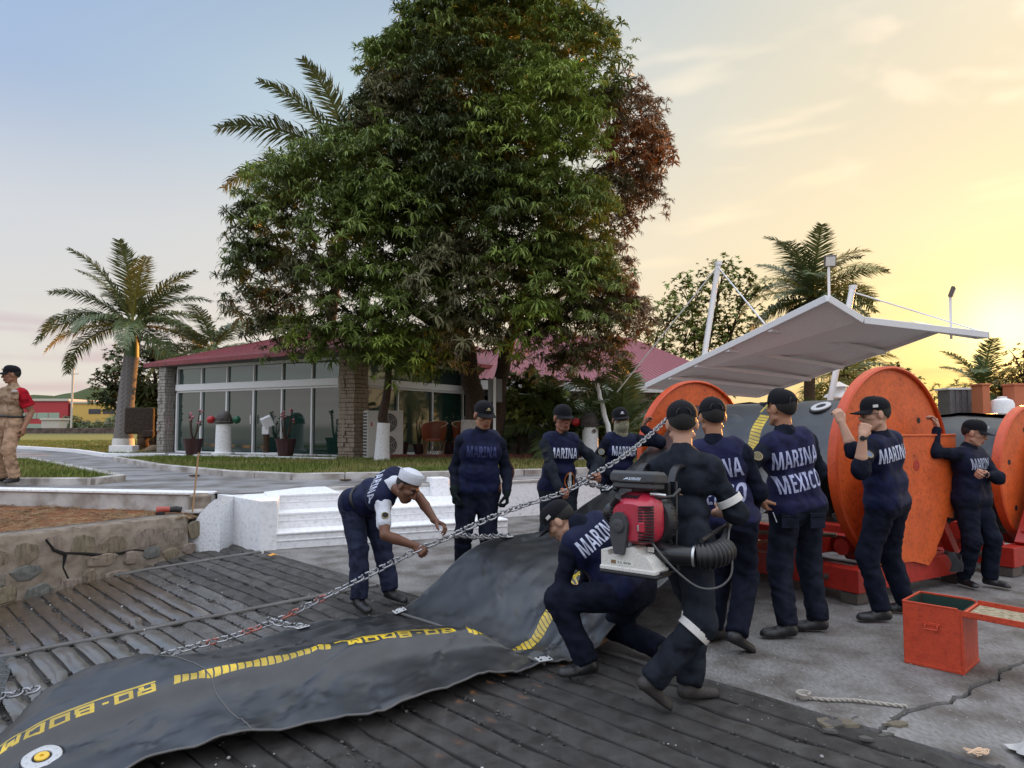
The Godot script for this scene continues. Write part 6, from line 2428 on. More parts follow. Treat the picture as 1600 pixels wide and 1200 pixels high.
	# boots
	for q in ["l", "r"]:
		var ty := deg_to_rad(s["toe" + q][0])
		var tb := Basis(Vector3.UP, ty) * Basis(Vector3.RIGHT, deg_to_rad(s["toe" + q][1]))
		var ankle: Vector3 = an[q]
		var z := tb.z
		var y := tb.y
		var x := tb.x
		var sole := ankle - y * .078 * k
		b = B.new()
		net(b, [[0, ankle + (kn[q] - ankle).normalized() * .13, ankle - y * .01, .052 * k, .05 * k], [0, ankle - z * .03 * k - y * .03, ankle + z * .05 * k - y * .034, .043 * k, .04 * k], [0, ankle + z * .04 * k - y * .038, ankle + z * .15 * k - y * .05, .042 * k, .036 * k], [0, ankle + z * .11 * k - y * .05 + x * .012, ankle + z * .165 * k - y * .054, .038 * k, .033 * k]], .009, .02, [[sole + y * .012, -y]])
		var bo := obj("boot", b, s.get("boots", M.boot), root, off)
		b = B.new()
		var outline := []
		for i in 20:
			var a := TAU * i / 20
			var zz := sin(a)
			var ww := .043 if zz > 0.0 else .037
			outline.append(Vector2(cos(a) * ww * k * (1.0 + .1 * zz), .07 * k + zz * .142 * k))
		b.plate(PackedVector2Array(outline), Transform3D(Basis(x, -z, y), sole) * Transform3D(Basis.from_scale(V(1, -1, 1)), Vector3.ZERO), -.002, .02)
		obj("sole", b, M.rubber, bo, off)
	for e in s.get("extras", []):
		extra(root, e, {"sh": sh, "el": el, "wr": wr, "kn": kn, "an": an, "hip": hip, "neck": neck, "pel": pel, "up": up, "fw": fw, "left": left, "hc": hc, "hL": hL, "hU": hU, "hF": hF, "k": k, "hk": hk}, off)
	return root

func headgear(root: Node3D, s: Dictionary, hc: Vector3, L: Vector3, U: Vector3, F: Vector3, k: float, off: Transform3D) -> void:
	var t := off * Transform3D(Basis(L, U, F).scaled(Vector3.ONE * k), hc)
	var b := B.new()
	if s.get("hat", "cap") == "white":
		t = t * Transform3D(Basis(Vector3.RIGHT, -.28), V(0, .075, -.02))
		b.lathe(t, [Vector2(.087, -.025), Vector2(.087, .02), Vector2(.08, .045), Vector2(.05, .06), Vector2(0, .064)], 28)
		var o := obj("sailor_cap", b, M.white_cloth, root)
		b = B.new()
		b.lathe(t, [Vector2(.089, -.028), Vector2(.094, -.029), Vector2(.1, .028), Vector2(.096, .036), Vector2(.089, .02)], 28)
		obj("turned_up_brim", b, M.white_cloth, o)
		return
	var back: float = s.get("tilt", .12)
	t = t * Transform3D(Basis(Vector3.RIGHT, back - .1), V(0, .05, -.006))
	var rows := []
	for i in 11:
		var a := PI * .5 * i / 10.0
		var row := []
		for j in 33:
			var g := TAU * j / 32.0
			var q := V(sin(g) * .0845 * cos(a), sin(a) * .082, cos(g) * .1035 * cos(a))
			# six sewn panels, the front ones standing taller
			q *= 1.0 + .012 * absf(sin(g * 3.0)) * sin(a * 2.0)
			q.y += .014 * maxf(cos(g), 0.0) * sin(a * 2.0)
			if i == 0:
				q.y -= .012
			row.append(t * q)
		rows.append(row)
	b.grid(rows)
	for i in b.n.size():
		if b.n[i].dot(b.v[i] - t.origin) < 0:
			b.n[i] = -b.n[i]
	var fx := B.new()
	fx.v = b.v
	fx.n = b.n
	fx.uv = b.uv
	fx.c = b.c
	for i in range(0, b.ix.size(), 3):
		fx.tri(b.ix[i], b.ix[i + 1], b.ix[i + 2])
	fx.lathe(t * Transform3D(Basis(), V(0, .081, 0)), [Vector2(.009, 0), Vector2(.007, .005), Vector2(0, .006)], 10)
	var cap := obj("cap", fx, s.get("capm", M.cap), root)
	b = B.new()
	rows = []
	for i in 7:
		var row := []
		for j in 17:
			var g := lerpf(-1.12, 1.12, j / 16.0)
			var e := i / 6.0
			var q := V(sin(g) * .0855, -.011, cos(g) * .1045)
			var reach_ := .068 * cos(g * 1.15) + .004
			q += V(sin(g) * .012 * e, -.012 * e - .022 * e * sin(g) * sin(g), reach_ * e)
			row.append(t * q)
		rows.append(row)
	b.grid(rows)
	var under := rows.map(func(r): return r.map(func(p): return p - t.basis.y.normalized() * .004))
	b.grid(under)
	b.tube(rows[6], .0032, 5)
	obj("visor", b, s.get("capm", M.cap), cap)
	if s.has("badge"):
		b = B.new()
		var z := 1.0
		b.ball(t * V(0, .03, .1065), V(.013, .015, .006) * k, Basis(L, U, F), 10, 6)
		b.bar(t * V(-.022, .022, .104), t * V(.022, .022, .104), .004, .006)
		obj("cap_badge", b, s.badge, cap)
	if s.has("side_badge"):
		b = B.new()
		b.box(t * Transform3D(Basis(Vector3.UP, PI * .5 * .85), V(.083, .012, .028)), V(.034, .02, .004), .001)
		obj("flag_patch", b, s.side_badge, cap)
	if s.get("strap", false):
		b = B.new()
		var arch := []
		for i in 11:
			var a := PI * i / 10.0
			arch.append(t * V(cos(a) * .038, .002 + sin(a) * .036, -.1035 + .018 * (sin(a) * sin(a))))
		b.tube(arch, .0045, 5)
		obj("strap_opening", b, M.hair, cap)

func extra(root: Node3D, e: Array, j: Dictionary, off: Transform3D) -> void:
	var b := B.new()
	var k: float = j.k
	match e[0]:
		"patch":  # round or square patch on an upper arm: side, along, direction it faces, size, material, square
			var a: Vector3 = j.sh[e[1]].lerp(j.el[e[1]], e[2])
			var n: Vector3 = e[3].normalized()
			var ax: Vector3 = (j.el[e[1]] - j.sh[e[1]]).normalized()
			n = (n - ax * n.dot(ax)).normalized()
			var t := off * Transform3D(Basis(ax.cross(n), n, ax), a + n * .068 * k)
			if e.size() > 6:
				b.box(t, V(e[4] * 1.9, .008, e[4] * 1.5), .002)
			else:
				b.lathe(t, [Vector2(e[4], -.006), Vector2(e[4], .003), Vector2(0, .006)], 20)
				var rim := B.new()
				rim.lathe(t, [Vector2(e[4] * 1.06, -.004), Vector2(e[4] * 1.06, .005), Vector2(e[4] * .86, .006)], 20)
				var o := obj("sleeve_patch", b, e[5], root)
				obj("patch_border", rim, M.patch_gold, o)
				return
			obj("sleeve_patch", b, e[5], root)
		"band":  # reflective strip round a limb: from, to joints, where, radius
			var a: Vector3 = j[e[1]][e[2]]
			var c: Vector3 = j[e[3]][e[2]]
			var ax := (c - a).normalized()
			var t := off * look(a.lerp(c, e[4]), ax, V(.3, 1, .2))
			t.basis = t.basis * Basis(Vector3.RIGHT, PI * .5)
			b.lathe(t, [Vector2(e[5], -.022), Vector2(e[5] + .006, -.02), Vector2(e[5] + .006, .02), Vector2(e[5], .022)], 24)
			obj("reflective_band", b, M.reflective, root)
		"watch":
			var a: Vector3 = j.el[e[1]].lerp(j.wr[e[1]], .93)
			var ax: Vector3 = (j.wr[e[1]] - j.el[e[1]]).normalized()
			var t := off * look(a, ax, V(.2, .3, 1))
			t.basis = t.basis * Basis(Vector3.RIGHT, PI * .5)
			b.lathe(t, [Vector2(.029, -.011), Vector2(.033, -.011), Vector2(.033, .011), Vector2(.029, .011)], 20)
			var w := obj("wrist_watch", b, M.rubber, root)
			b = B.new()
			var n: Vector3 = (e[2] as Vector3 - ax * ax.dot(e[2])).normalized()
			b.lathe(off * Transform3D(Basis(ax, n, ax.cross(n)), a + n * .031), [Vector2(.019, -.004), Vector2(.019, .007), Vector2(0, .008)], 18)
			obj("watch_case", b, M.boot, w)
		"glasses":
			var at := func(l: float, u: float, f: float) -> Vector3: return off * (j.hc + (j.hL * l + j.hU * u + j.hF * f) * j.hk)
			for q in [-1, 1]:
				var ring := []
				for i in 17:
					var a := TAU * i / 16
					ring.append(at.call(.032 * q + cos(a) * .022, .006 + sin(a) * .016, .1))
				b.tube(ring, .0018, 5, false)
				b.tube([at.call(.054 * q, .01, .1), at.call(.074 * q, .012, .06), at.call(.08 * q, .01, .0)], .0018, 5)
			b.tube([at.call(-.01, .008, .102), at.call(.01, .008, .102)], .0018, 5)
			obj("spectacles", b, M.rubber, root)
		"mask":
			var hc: Vector3 = j.hc
			k = j.hk
			net(b, [[1, hc + (j.hU * -.045 + j.hF * .026) * k, Basis(j.hL, j.hU, j.hF), V(.074, .075, .082) * k], [0, hc + (j.hU * -.04 + j.hF * .07) * k, hc + (j.hU * -.02 + j.hF * .1) * k, .03 * k, .018 * k], [0, hc - j.hU * .09 * k, j.neck + j.up * .02, .066 * k, .078 * k]], .008, .03, [[hc - j.hU * .003 * k, (j.hU - j.hF * .05).normalized()]])
			crease(b, .004, 14.0)
			obj("face_mask", b, M.camo, root, off)
		"epaulette":
			var a: Vector3 = j.sh[e[1]] + Vector3.UP * .07 * k
			var d: Vector3 = (j.neck - j.sh[e[1]]).normalized()
			b.bar(off * (a - d * .03 + V(0, -.012, 0)), off * (a + d * .06 + V(0, .016, 0)), .055, .008, .002)
			var o := obj("epaulette", b, M.cap, root)
			for q in 3:
				b = B.new()
				b.bar(off * (a + d * (-.026 + q * .014) + V(0, -.006 + q * .005, 0)), off * (a + d * (-.018 + q * .014) + V(0, -.003 + q * .005, 0)), .05, .008, .001)
				obj("rank_stripe", b, M.white_cloth, o)
		"armband":
			var p := [[0, j.sh[e[1]].lerp(j.el[e[1]], -.06), j.sh[e[1]].lerp(j.el[e[1]], .62), .082 * k, .088 * k]]
			net(b, p, .012, .02, [[j.sh[e[1]].lerp(j.el[e[1]], .68), (j.el[e[1]] - j.sh[e[1]]).normalized()]])
			crease(b, .004, 7.0)
			obj("red_sleeve", b, M.red_cloth, root, off)
		"cigarette":
			var a: Vector3 = j.wr[e[1]] + e[2]
			b.tube([off * a, off * (a + e[3])], .004, 8)
			obj("cigarette", b, M.white_cloth, root)
		"pocket":
			b.box(off * look(e[1], e[2]), V(.12, .1, .012), .004)
			b.box(off * look(e[1] + V(0, .045, 0) + e[2] * .006, e[2]), V(.125, .03, .012), .004)
			obj("pocket", b, e[3], root)
		"ribbons":
			for q in 3:
				b.box(off * look(e[1] + (e[2] as Vector3).cross(Vector3.UP) * (q - 1) * .03, e[2]), V(.026, .022, .01), .002)
			obj("ribbon_bar", b, M.white_cloth, root).set_meta("kind", "stuff")

func step_people() -> void:
	M.skin = mk(Color(1, 1, 1), .5, {"vc": true, "tex": "grain", "size": .06, "spec": .4})
	M.skin.subsurf_scatter_enabled = true
	M.skin.subsurf_scatter_strength = .08
	M.hair = mk(Color(.012, .01, .009), .7, {"tex": "fine", "size": .05, "bump": "grit", "depth": .3})
	M.cap = mk(Color(.01, .01, .013), .85, {"spec": .25, "tex": "grain", "size": .12, "bump": "grit", "depth": .1, "sheen": .2})
	M.boot = mk(Color(.014, .014, .015), .35, {"tex": "grain", "size": .12, "bump": "fold", "depth": .25})
	M.boot_dusty = mk(Color(.05, .043, .038), .6, {"tex": "fine", "size": .12, "bump": "fold", "depth": .3})
	M.rubber = mk(Color(.016, .016, .016), .7)
	M.black_leather = mk(Color(.012, .012, .012), .45)
	M.glove = cloth(Color(.012, .02, .018))
	M.white_cloth = cloth(Color(.78, .8, .86), {"bump": "grit", "depth": .05, "big": "grain"})
	M.reflective = mk(Color(.62, .6, .56), .5, {"tex": "scuff", "size": .2})
	M.patch_gold = mk(Color(.3, .24, .12), .7)
	M.patch_olive = mk(Color(.22, .19, .1), .8, {"tex": "fine", "size": .03})
	M.patch_grey = mk(Color(.3, .32, .32), .8, {"tex": "fine", "size": .03})
	M.patch_blue = mk(Color(.16, .2, .3), .8, {"tex": "rust", "size": .03})
	M.patch_black = mk(Color(.012, .012, .012), .9)
	M.flag = mk(Color(.6, .6, .55), .8)
	M.camo = mk(Color(.75, .75, .75), .9, {"tex": "camo", "size": .16})
	M.red_cloth = cloth(Color(.5, .015, .03))
	M.navy = cloth(Color(.012, .015, .03))
	M.navy_grey = cloth(Color(.022, .027, .038))
	M.navy_worn = cloth(Color(.018, .022, .038))
	M.khaki = cloth(Color(.52, .34, .22))
	M.khaki_shirt = cloth(Color(.46, .32, .21))
	var ink := Color(.82, .84, .92)
	var blue := Color(.085, .108, .235)
	var vm := {}
	for q in [["a", "MARINA", ["MARINA"], ink, blue, false, 0.0], ["b", "MARINA", ["MARINA", "MEXICO"], Color(.74, .76, .88), Color(.14, .148, .285), false, 0.0], ["dull", "MARINA", ["MARINA"], Color(.27, .29, .45), blue, false, 0.0], ["badge", "MARINA", ["MARINA"], ink, blue, true, 0.0], ["grey", "MARINA", ["MARINA"], Color(.66, .68, .76), Color(.085, .1, .2), false, 0.0]]:
		var m := StandardMaterial3D.new()
		m.albedo_texture = vest_texture(q[1], q[2], q[3], q[4], q[5], q[6])
		m.roughness = .62
		m.metallic_specular = .25
		m.rim_enabled = true
		m.rim = .08
		m.rim_tint = .5
		m.detail_enabled = true
		m.detail_blend_mode = BaseMaterial3D.BLEND_MODE_MUL
		m.detail_albedo = TX.soft
		m.detail_uv_layer = BaseMaterial3D.DETAIL_UV_2
		m.uv2_triplanar = true
		m.uv2_scale = Vector3.ONE * 1.8
		vm[q[0]] = m
	var D := V(0, -1, 0)
	var tan_ := Color(.34, .17, .10)
	var dark := Color(.13, .06, .035)
	var pale := Color(.42, .24, .16)
	person({"label": "man in khaki uniform with red sleeve and black cap walking on the upper lawn", "h": 1.76, "near": false, "base": V(-7.59, .66, -10.8), "pel": V(-7.62, 1.56, -10.8), "neck": V(-7.58, 2.12, -10.78), "yaw": -14, "head": [-52, 4, 0], "girth": 1.08,
		"hl": V(-7.35, 1.5, -10.72), "hr": V(-7.9, 1.46, -10.72), "polel": V(.5, 0, -1), "poler": V(-.5, 0, -1), "fl": V(-7.44, .75, -10.7), "fr": V(-7.76, .75, -10.9), "kneel": V(0, 0, 1), "kneer": V(0, 0, 1), "toel": [-5, 0], "toer": [-30, 0],
		"dirl": V(.0, -1, .1), "dirr": D, "palml": V(-1, 0, .2), "palmr": V(1, 0, 0), "thumbl": V(0, 0, 1), "thumbr": V(0, 0, 1), "sleeve": .62, "skin": Color(.26, .13, .08), "shirt": M.khaki_shirt, "trousers": M.khaki, "badge": M.patch_gold, "tilt": .1,
		"extras": [["armband", "l"], ["pocket", V(-7.46, 1.98, -10.645), V(.1, .05, 1), M.khaki_shirt], ["ribbons", V(-7.46, 2.05, -10.655), V(.1, .1, 1)]]})
	person({"label": "sailor in white cap and short sleeves bending over to grip the chain", "h": 1.7, "base": V(-1.18, -.04, -6.2), "pel": V(-1.38, .84, -6.42), "neck": V(-1.0, 1.02, -6.06), "yaw": 68, "head": [62, 38, -6], "headat": V(-.87, 1.02, -5.93), "girth": .98,
		"hl": V(-.58, .66, -5.98), "hr": V(-.79, .55, -5.84), "polel": V(.1, .4, -.5), "poler": V(-.6, -.3, .5), "fl": V(-1.05, .055, -6.3), "fr": V(-1.3, .045, -6.14), "kneel": V(.8, 0, .2), "kneer": V(.8, 0, .4), "toel": [55, 4], "toer": [40, 4], "pelyaw": 60,
		"dirl": V(.6, -.2, .25), "dirr": V(.55, -.35, .1), "palml": V(0, -1, .4), "palmr": V(.1, -.5, -1), "thumbl": V(-.1, .3, 1), "thumbr": V(-.2, 1, -.5), "curll": .4, "curlr": .75, "sleeve": .6, "skin": dark, "shirt": M.white_cloth, "trousers": cloth(Color(.03, .036, .07)), "vest": vm.a, "hem": .06, "hat": "white",
		"extras": [["patch", "r", .5, V(.3, 0, 1), .03, M.patch_black]]})
	person({"label": "stocky man standing with black gloves, navy vest with faded lettering, looking down", "h": 1.73, "base": V(-.32, 0, -6.95), "pel": V(-.34, .9, -6.98), "neck": V(-.3, 1.46, -6.93), "yaw": 12, "head": [24, 16, 0], "girth": 1.12,
		"hl": V(-.05, .88, -6.86), "hr": V(-.55, .89, -6.81), "polel": V(.3, 0, -1), "poler": V(-.3, 0, -1), "fl": V(-.22, .085, -6.98), "fr": V(-.48, .085, -6.93), "kneel": V(.1, 0, 1), "kneer": V(-.1, 0, 1), "toel": [18, 0], "toer": [-8, 0],
		"dirl": V(.05, -1, .1), "dirr": V(-.02, -1, .15), "palml": V(-1, 0, -.2), "palmr": V(1, 0, -.2), "thumbl": V(0, 0, 1), "thumbr": V(0, 0, 1), "curll": .5, "curlr": .5, "gloves": true, "skin": tan_, "shirt": M.navy, "vest": vm.dull, "hem": -.01, "badge": M.patch_gold,
		"extras": [["epaulette", "r"]]})
	person({"label": "man in plain black cap holding the chain with both hands, emblem on his vest", "h": 1.7, "base": V(.48, 0, -7.28), "pel": V(.47, .88, -7.3), "neck": V(.5, 1.43, -7.25), "yaw": 14, "head": [20, 6, 0], "girth": .96,
		"hl": V(.78, 1.02, -7.06), "hr": V(.47, .86, -6.9), "polel": V(1, -.4, -.3), "poler": V(-1, -.3, -.2), "fl": V(.6, .085, -7.3), "fr": V(.36, .085, -7.25), "kneel": V(.1, 0, 1), "kneer": V(-.1, 0, 1), "toel": [25, 0], "toer": [0, 0],
		"dirl": V(.75, .05, .3), "dirr": V(.6, -.15, .35), "palml": V(0, -.7, .7), "palmr": V(.2, -.7, .6), "thumbl": V(-.2, 1, .3), "thumbr": V(-.3, 1, .2), "curll": .8, "curlr": .7, "skin": Color(.27, .12, .075), "shirt": M.navy_grey, "vest": vm.badge, "hem": -.02, "tilt": .18,
		"extras": [["patch", "r", .35, V(-.5, .2, 1), .032, M.patch_black, true], ["patch", "r", .72, V(-.5, .1, 1), .028, M.patch_black, true]]})
	person({"label": "man with camouflage face mask resting a hand on the far orange flange", "h": 1.7, "base": V(1.2, 0, -8.02), "pel": V(1.18, .88, -8.05), "neck": V(1.22, 1.42, -8.0), "yaw": 20, "head": [6, 4, 6], "girth": 1.0,
		"hl": V(1.5, 1.5, -8.14), "hr": V(1.1, .98, -7.85), "polel": V(.5, -1, .7), "poler": V(-1, 0, -.4), "fl": V(1.3, .085, -8.05), "fr": V(1.08, .085, -8.0), "kneel": V(.1, 0, 1), "kneer": V(-.1, 0, 1), "toel": [25, 0], "toer": [5, 0],
		"dirl": V(.3, .75, -.3), "dirr": V(.3, -.8, .4), "palml": V(.9, -.1, -.5), "palmr": V(1, 0, -.3), "thumbl": V(-.5, .4, .8), "thumbr": V(0, .3, 1), "curll": .35, "skin": Color(.2, .095, .06), "shirt": M.navy, "vest": vm.badge, "badge": M.white_cloth, "near": false,
		"extras": [["mask"], ["patch", "r", .4, V(-.1, .1, 1), .034, M.patch_grey]]})
	person({"label": "man kneeling on one knee over the mat, back to view, cap pulled low", "h": 1.7, "base": V(.7, -.02, -4.65), "pel": V(.77, .46, -4.66), "neck": V(.45, .86, -4.74), "yaw": -142, "head": [-110, 42, 0], "headat": V(.33, .88, -4.84), "girth": 1.04, "pelyaw": -128,
		"hl": V(.3, .42, -4.86), "hr": V(.5, .4, -5.1), "polel": V(-.1, -.3, .9), "poler": V(.3, 0, -1), "fl": V(.47, .05, -4.52), "fr": V(.96, .09, -4.66), "kneel": V(-1, .6, -.1), "kneer": V(-.3, -1, -.7), "toel": [-75, 0], "toer": [-100, 62],
		"dirl": V(0, -.9, -.4), "dirr": V(-.3, -.8, -.3), "palml": V(.5, 0, -1), "palmr": V(-.5, 0, -1), "thumbl": V(1, 0, 0), "thumbr": V(-1, 0, 0), "skin": pale, "shirt": M.navy, "vest": vm.a, "hem": .0, "tilt": .15, "side_badge": M.flag})
	person({"label": "man striding with a red engined backpack blower, sleeves rolled, seen from behind", "h": 1.72, "base": V(.95, -.02, -4.15), "pel": V(1.0, .84, -4.2), "neck": V(1.02, 1.36, -4.26), "yaw": 150, "head": [172, 4, 0], "girth": 1.0, "pelyaw": 120,
		"hl": V(1.12, .82, -4.6), "hr": V(1.27, .99, -4.42), "polel": V(-.3, -.6, .2), "poler": V(.5, -.6, 1), "fl": V(1.0, .06, -4.1), "fr": V(.76, .13, -3.96), "kneel": V(.9, .1, -.4), "kneer": V(.8, .1, .2), "toel": [110, 4], "toer": [112, 38],
		"dirl": V(.5, .1, -.7), "dirr": V(.75, .12, -.35), "palml": V(0, -1, 0), "palmr": V(.1, -.4, -.8), "thumbl": V(1, 0, 0), "thumbr": V(-.3, 1, 0), "curlr": .95, "sleeve": 1.12, "skin": pale, "shirt": M.navy_grey, "boots": M.boot_dusty, "strap": true, "tilt": .05,
		"extras": [["band", "sh", "r", "el", .72, .07], ["band", "kn", "r", "an", .12, .09], ["band", "kn", "l", "an", .1, .088]]})
	person({"label": "man stepping away toward the reel, partly hidden behind the blower carrier", "h": 1.7, "base": V(1.5, 0, -4.95), "pel": V(1.5, .86, -4.98), "neck": V(1.41, 1.41, -4.95), "yaw": 150, "head": [178, 2, 0], "girth": 1.06, "pelyaw": 140,
		"hl": V(1.58, .95, -5.35), "hr": V(1.72, .92, -5.12), "polel": V(0, -.6, .6), "poler": V(.4, -.4, .8), "fl": V(1.42, .085, -5.12), "fr": V(1.5, .13, -4.84), "kneel": V(.5, 0, -.8), "kneer": V(.5, 0, -.8), "toel": [120, 0], "toer": [115, 26],
		"palml": V(-1, 0, 0), "palmr": V(-1, 0, 0), "thumbl": V(0, 0, -1), "thumbr": V(0, 0, -1), "skin": tan_, "shirt": M.navy, "vest": vm.b, "hem": .0, "strap": true, "tilt": .08})
	person({"label": "man standing with a cigarette in his hand, two lines of lettering on his back", "h": 1.75, "base": V(2.08, 0, -5.28), "pel": V(2.1, .92, -5.28), "neck": V(2.0, 1.47, -5.22), "yaw": 190, "head": [205, -2, 0], "girth": 1.04, "pelyaw": 196,
		"hl": V(1.8, 1.0, -5.2), "hr": V(2.3, 1.02, -5.62), "polel": V(-.8, 0, .4), "poler": V(.8, 0, .6), "fl": V(1.98, .085, -5.2), "fr": V(2.27, .085, -5.36), "kneel": V(-.3, 0, -1), "kneer": V(0, 0, -1), "toel": [-88, 0], "toer": [-98, 0],
		"dirl": V(.45, -.75, -.2), "dirr": V(0, -.3, -1), "palml": V(1, 0, .3), "palmr": V(-1, 0, 0), "thumbl": V(.3, -.2, 1), "thumbr": V(0, 1, 0), "curll": .45, "skin": tan_, "shirt": M.navy_worn, "vest": vm.b, "hem": .0, "strap": true, "tilt": .02,
		"extras": [["pocket", V(1.99, .84, -5.135), V(-.1, 0, 1), M.navy_worn], ["pocket", V(2.19, .84, -5.14), V(.2, 0, 1), M.navy_worn], ["patch", "l", .4, V(-.5, .1, 1), .034, M.patch_olive], ["cigarette", "l", V(.085, -.1, .02), V(.02, -.07, .02)]]})
	person({"label": "man with spectacles and wrist watch, hand at his mouth, other hand on the flange", "h": 1.73, "base": V(2.98, 0, -5.72), "pel": V(3.0, .9, -5.72), "neck": V(2.93, 1.44, -5.66), "yaw": 210, "head": [-96, 6, 0], "girth": 1.03, "pelyaw": 220,
		"hl": V(2.64, 1.45, -5.36), "hr": V(2.78, 1.55, -6.0), "polel": V(-.5, -1, .5), "poler": V(-.3, -1, 0), "fl": V(2.88, .085, -5.62), "fr": V(3.2, .085, -5.86), "kneel": V(-.8, 0, -.5), "kneer": V(-.6, 0, -.6), "toel": [-92, 0], "toer": [-110, 0],
		"dirl": V(.35, .75, -.15), "dirr": V(-.2, .9, -.2), "palml": V(.5, -.2, -.8), "palmr": V(.3, 0, -.9), "thumbl": V(.7, -.1, .2), "thumbr": V(.7, .1, .1), "curll": .85, "curlr": .5, "sleeve_l": 1.25, "sleeve_r": 1.25, "skin": pale, "shirt": M.navy, "vest": vm.a, "hem": .0, "side_badge": M.flag, "tilt": .1, "stubble": .12,
		"extras": [["patch", "l", .55, V(-.3, .1, 1), .036, M.patch_blue], ["glasses"], ["watch", "l", V(-.5, 0, 1)]]})
	person({"label": "woman in black cap and navy coverall standing between the two reels", "h": 1.58, "base": V(4.4, 0, -6.84), "pel": V(4.4, .82, -6.86), "neck": V(4.39, 1.3, -6.85), "yaw": 26, "head": [52, 14, 0], "girth": 1.1,
		"hl": V(4.36, 1.08, -6.62), "hr": V(4.05, 1.5, -6.78), "polel": V(1, -.6, 0), "poler": V(-.7, -.6, .3), "fl": V(4.52, .085, -6.82), "fr": V(4.28, .085, -6.84), "kneel": V(.2, 0, 1), "kneer": V(0, 0, 1), "toel": [30, 0], "toer": [5, 0],
		"dirl": V(-.7, .15, .3), "dirr": V(-.1, .9, -.2), "palml": V(0, -.7, .3), "palmr": V(-.9, 0, -.2), "thumbl": V(0, .8, .5), "thumbr": V(0, .2, 1), "curll": .6, "curlr": .4, "skin": Color(.4, .21, .14), "shirt": M.navy, "vest": vm.grey, "hem": .0, "badge": M.white_cloth, "stubble": 0.0, "tilt": .12})
# ---------------------------------------------------------------- smaller things
func tubed(called: String, pts: Array, r: float, m: Material, label: String, cat: String, smooth := true, sides := 7) -> MeshInstance3D:
	var b := B.new()
	var path := pts
	if smooth:
		path = []
		for i in pts.size() * 8 - 7:
			path.append(catmull(pts, i / 8.0))
	b.tube(path, r, sides)
	return single(called, b, m, label, cat)

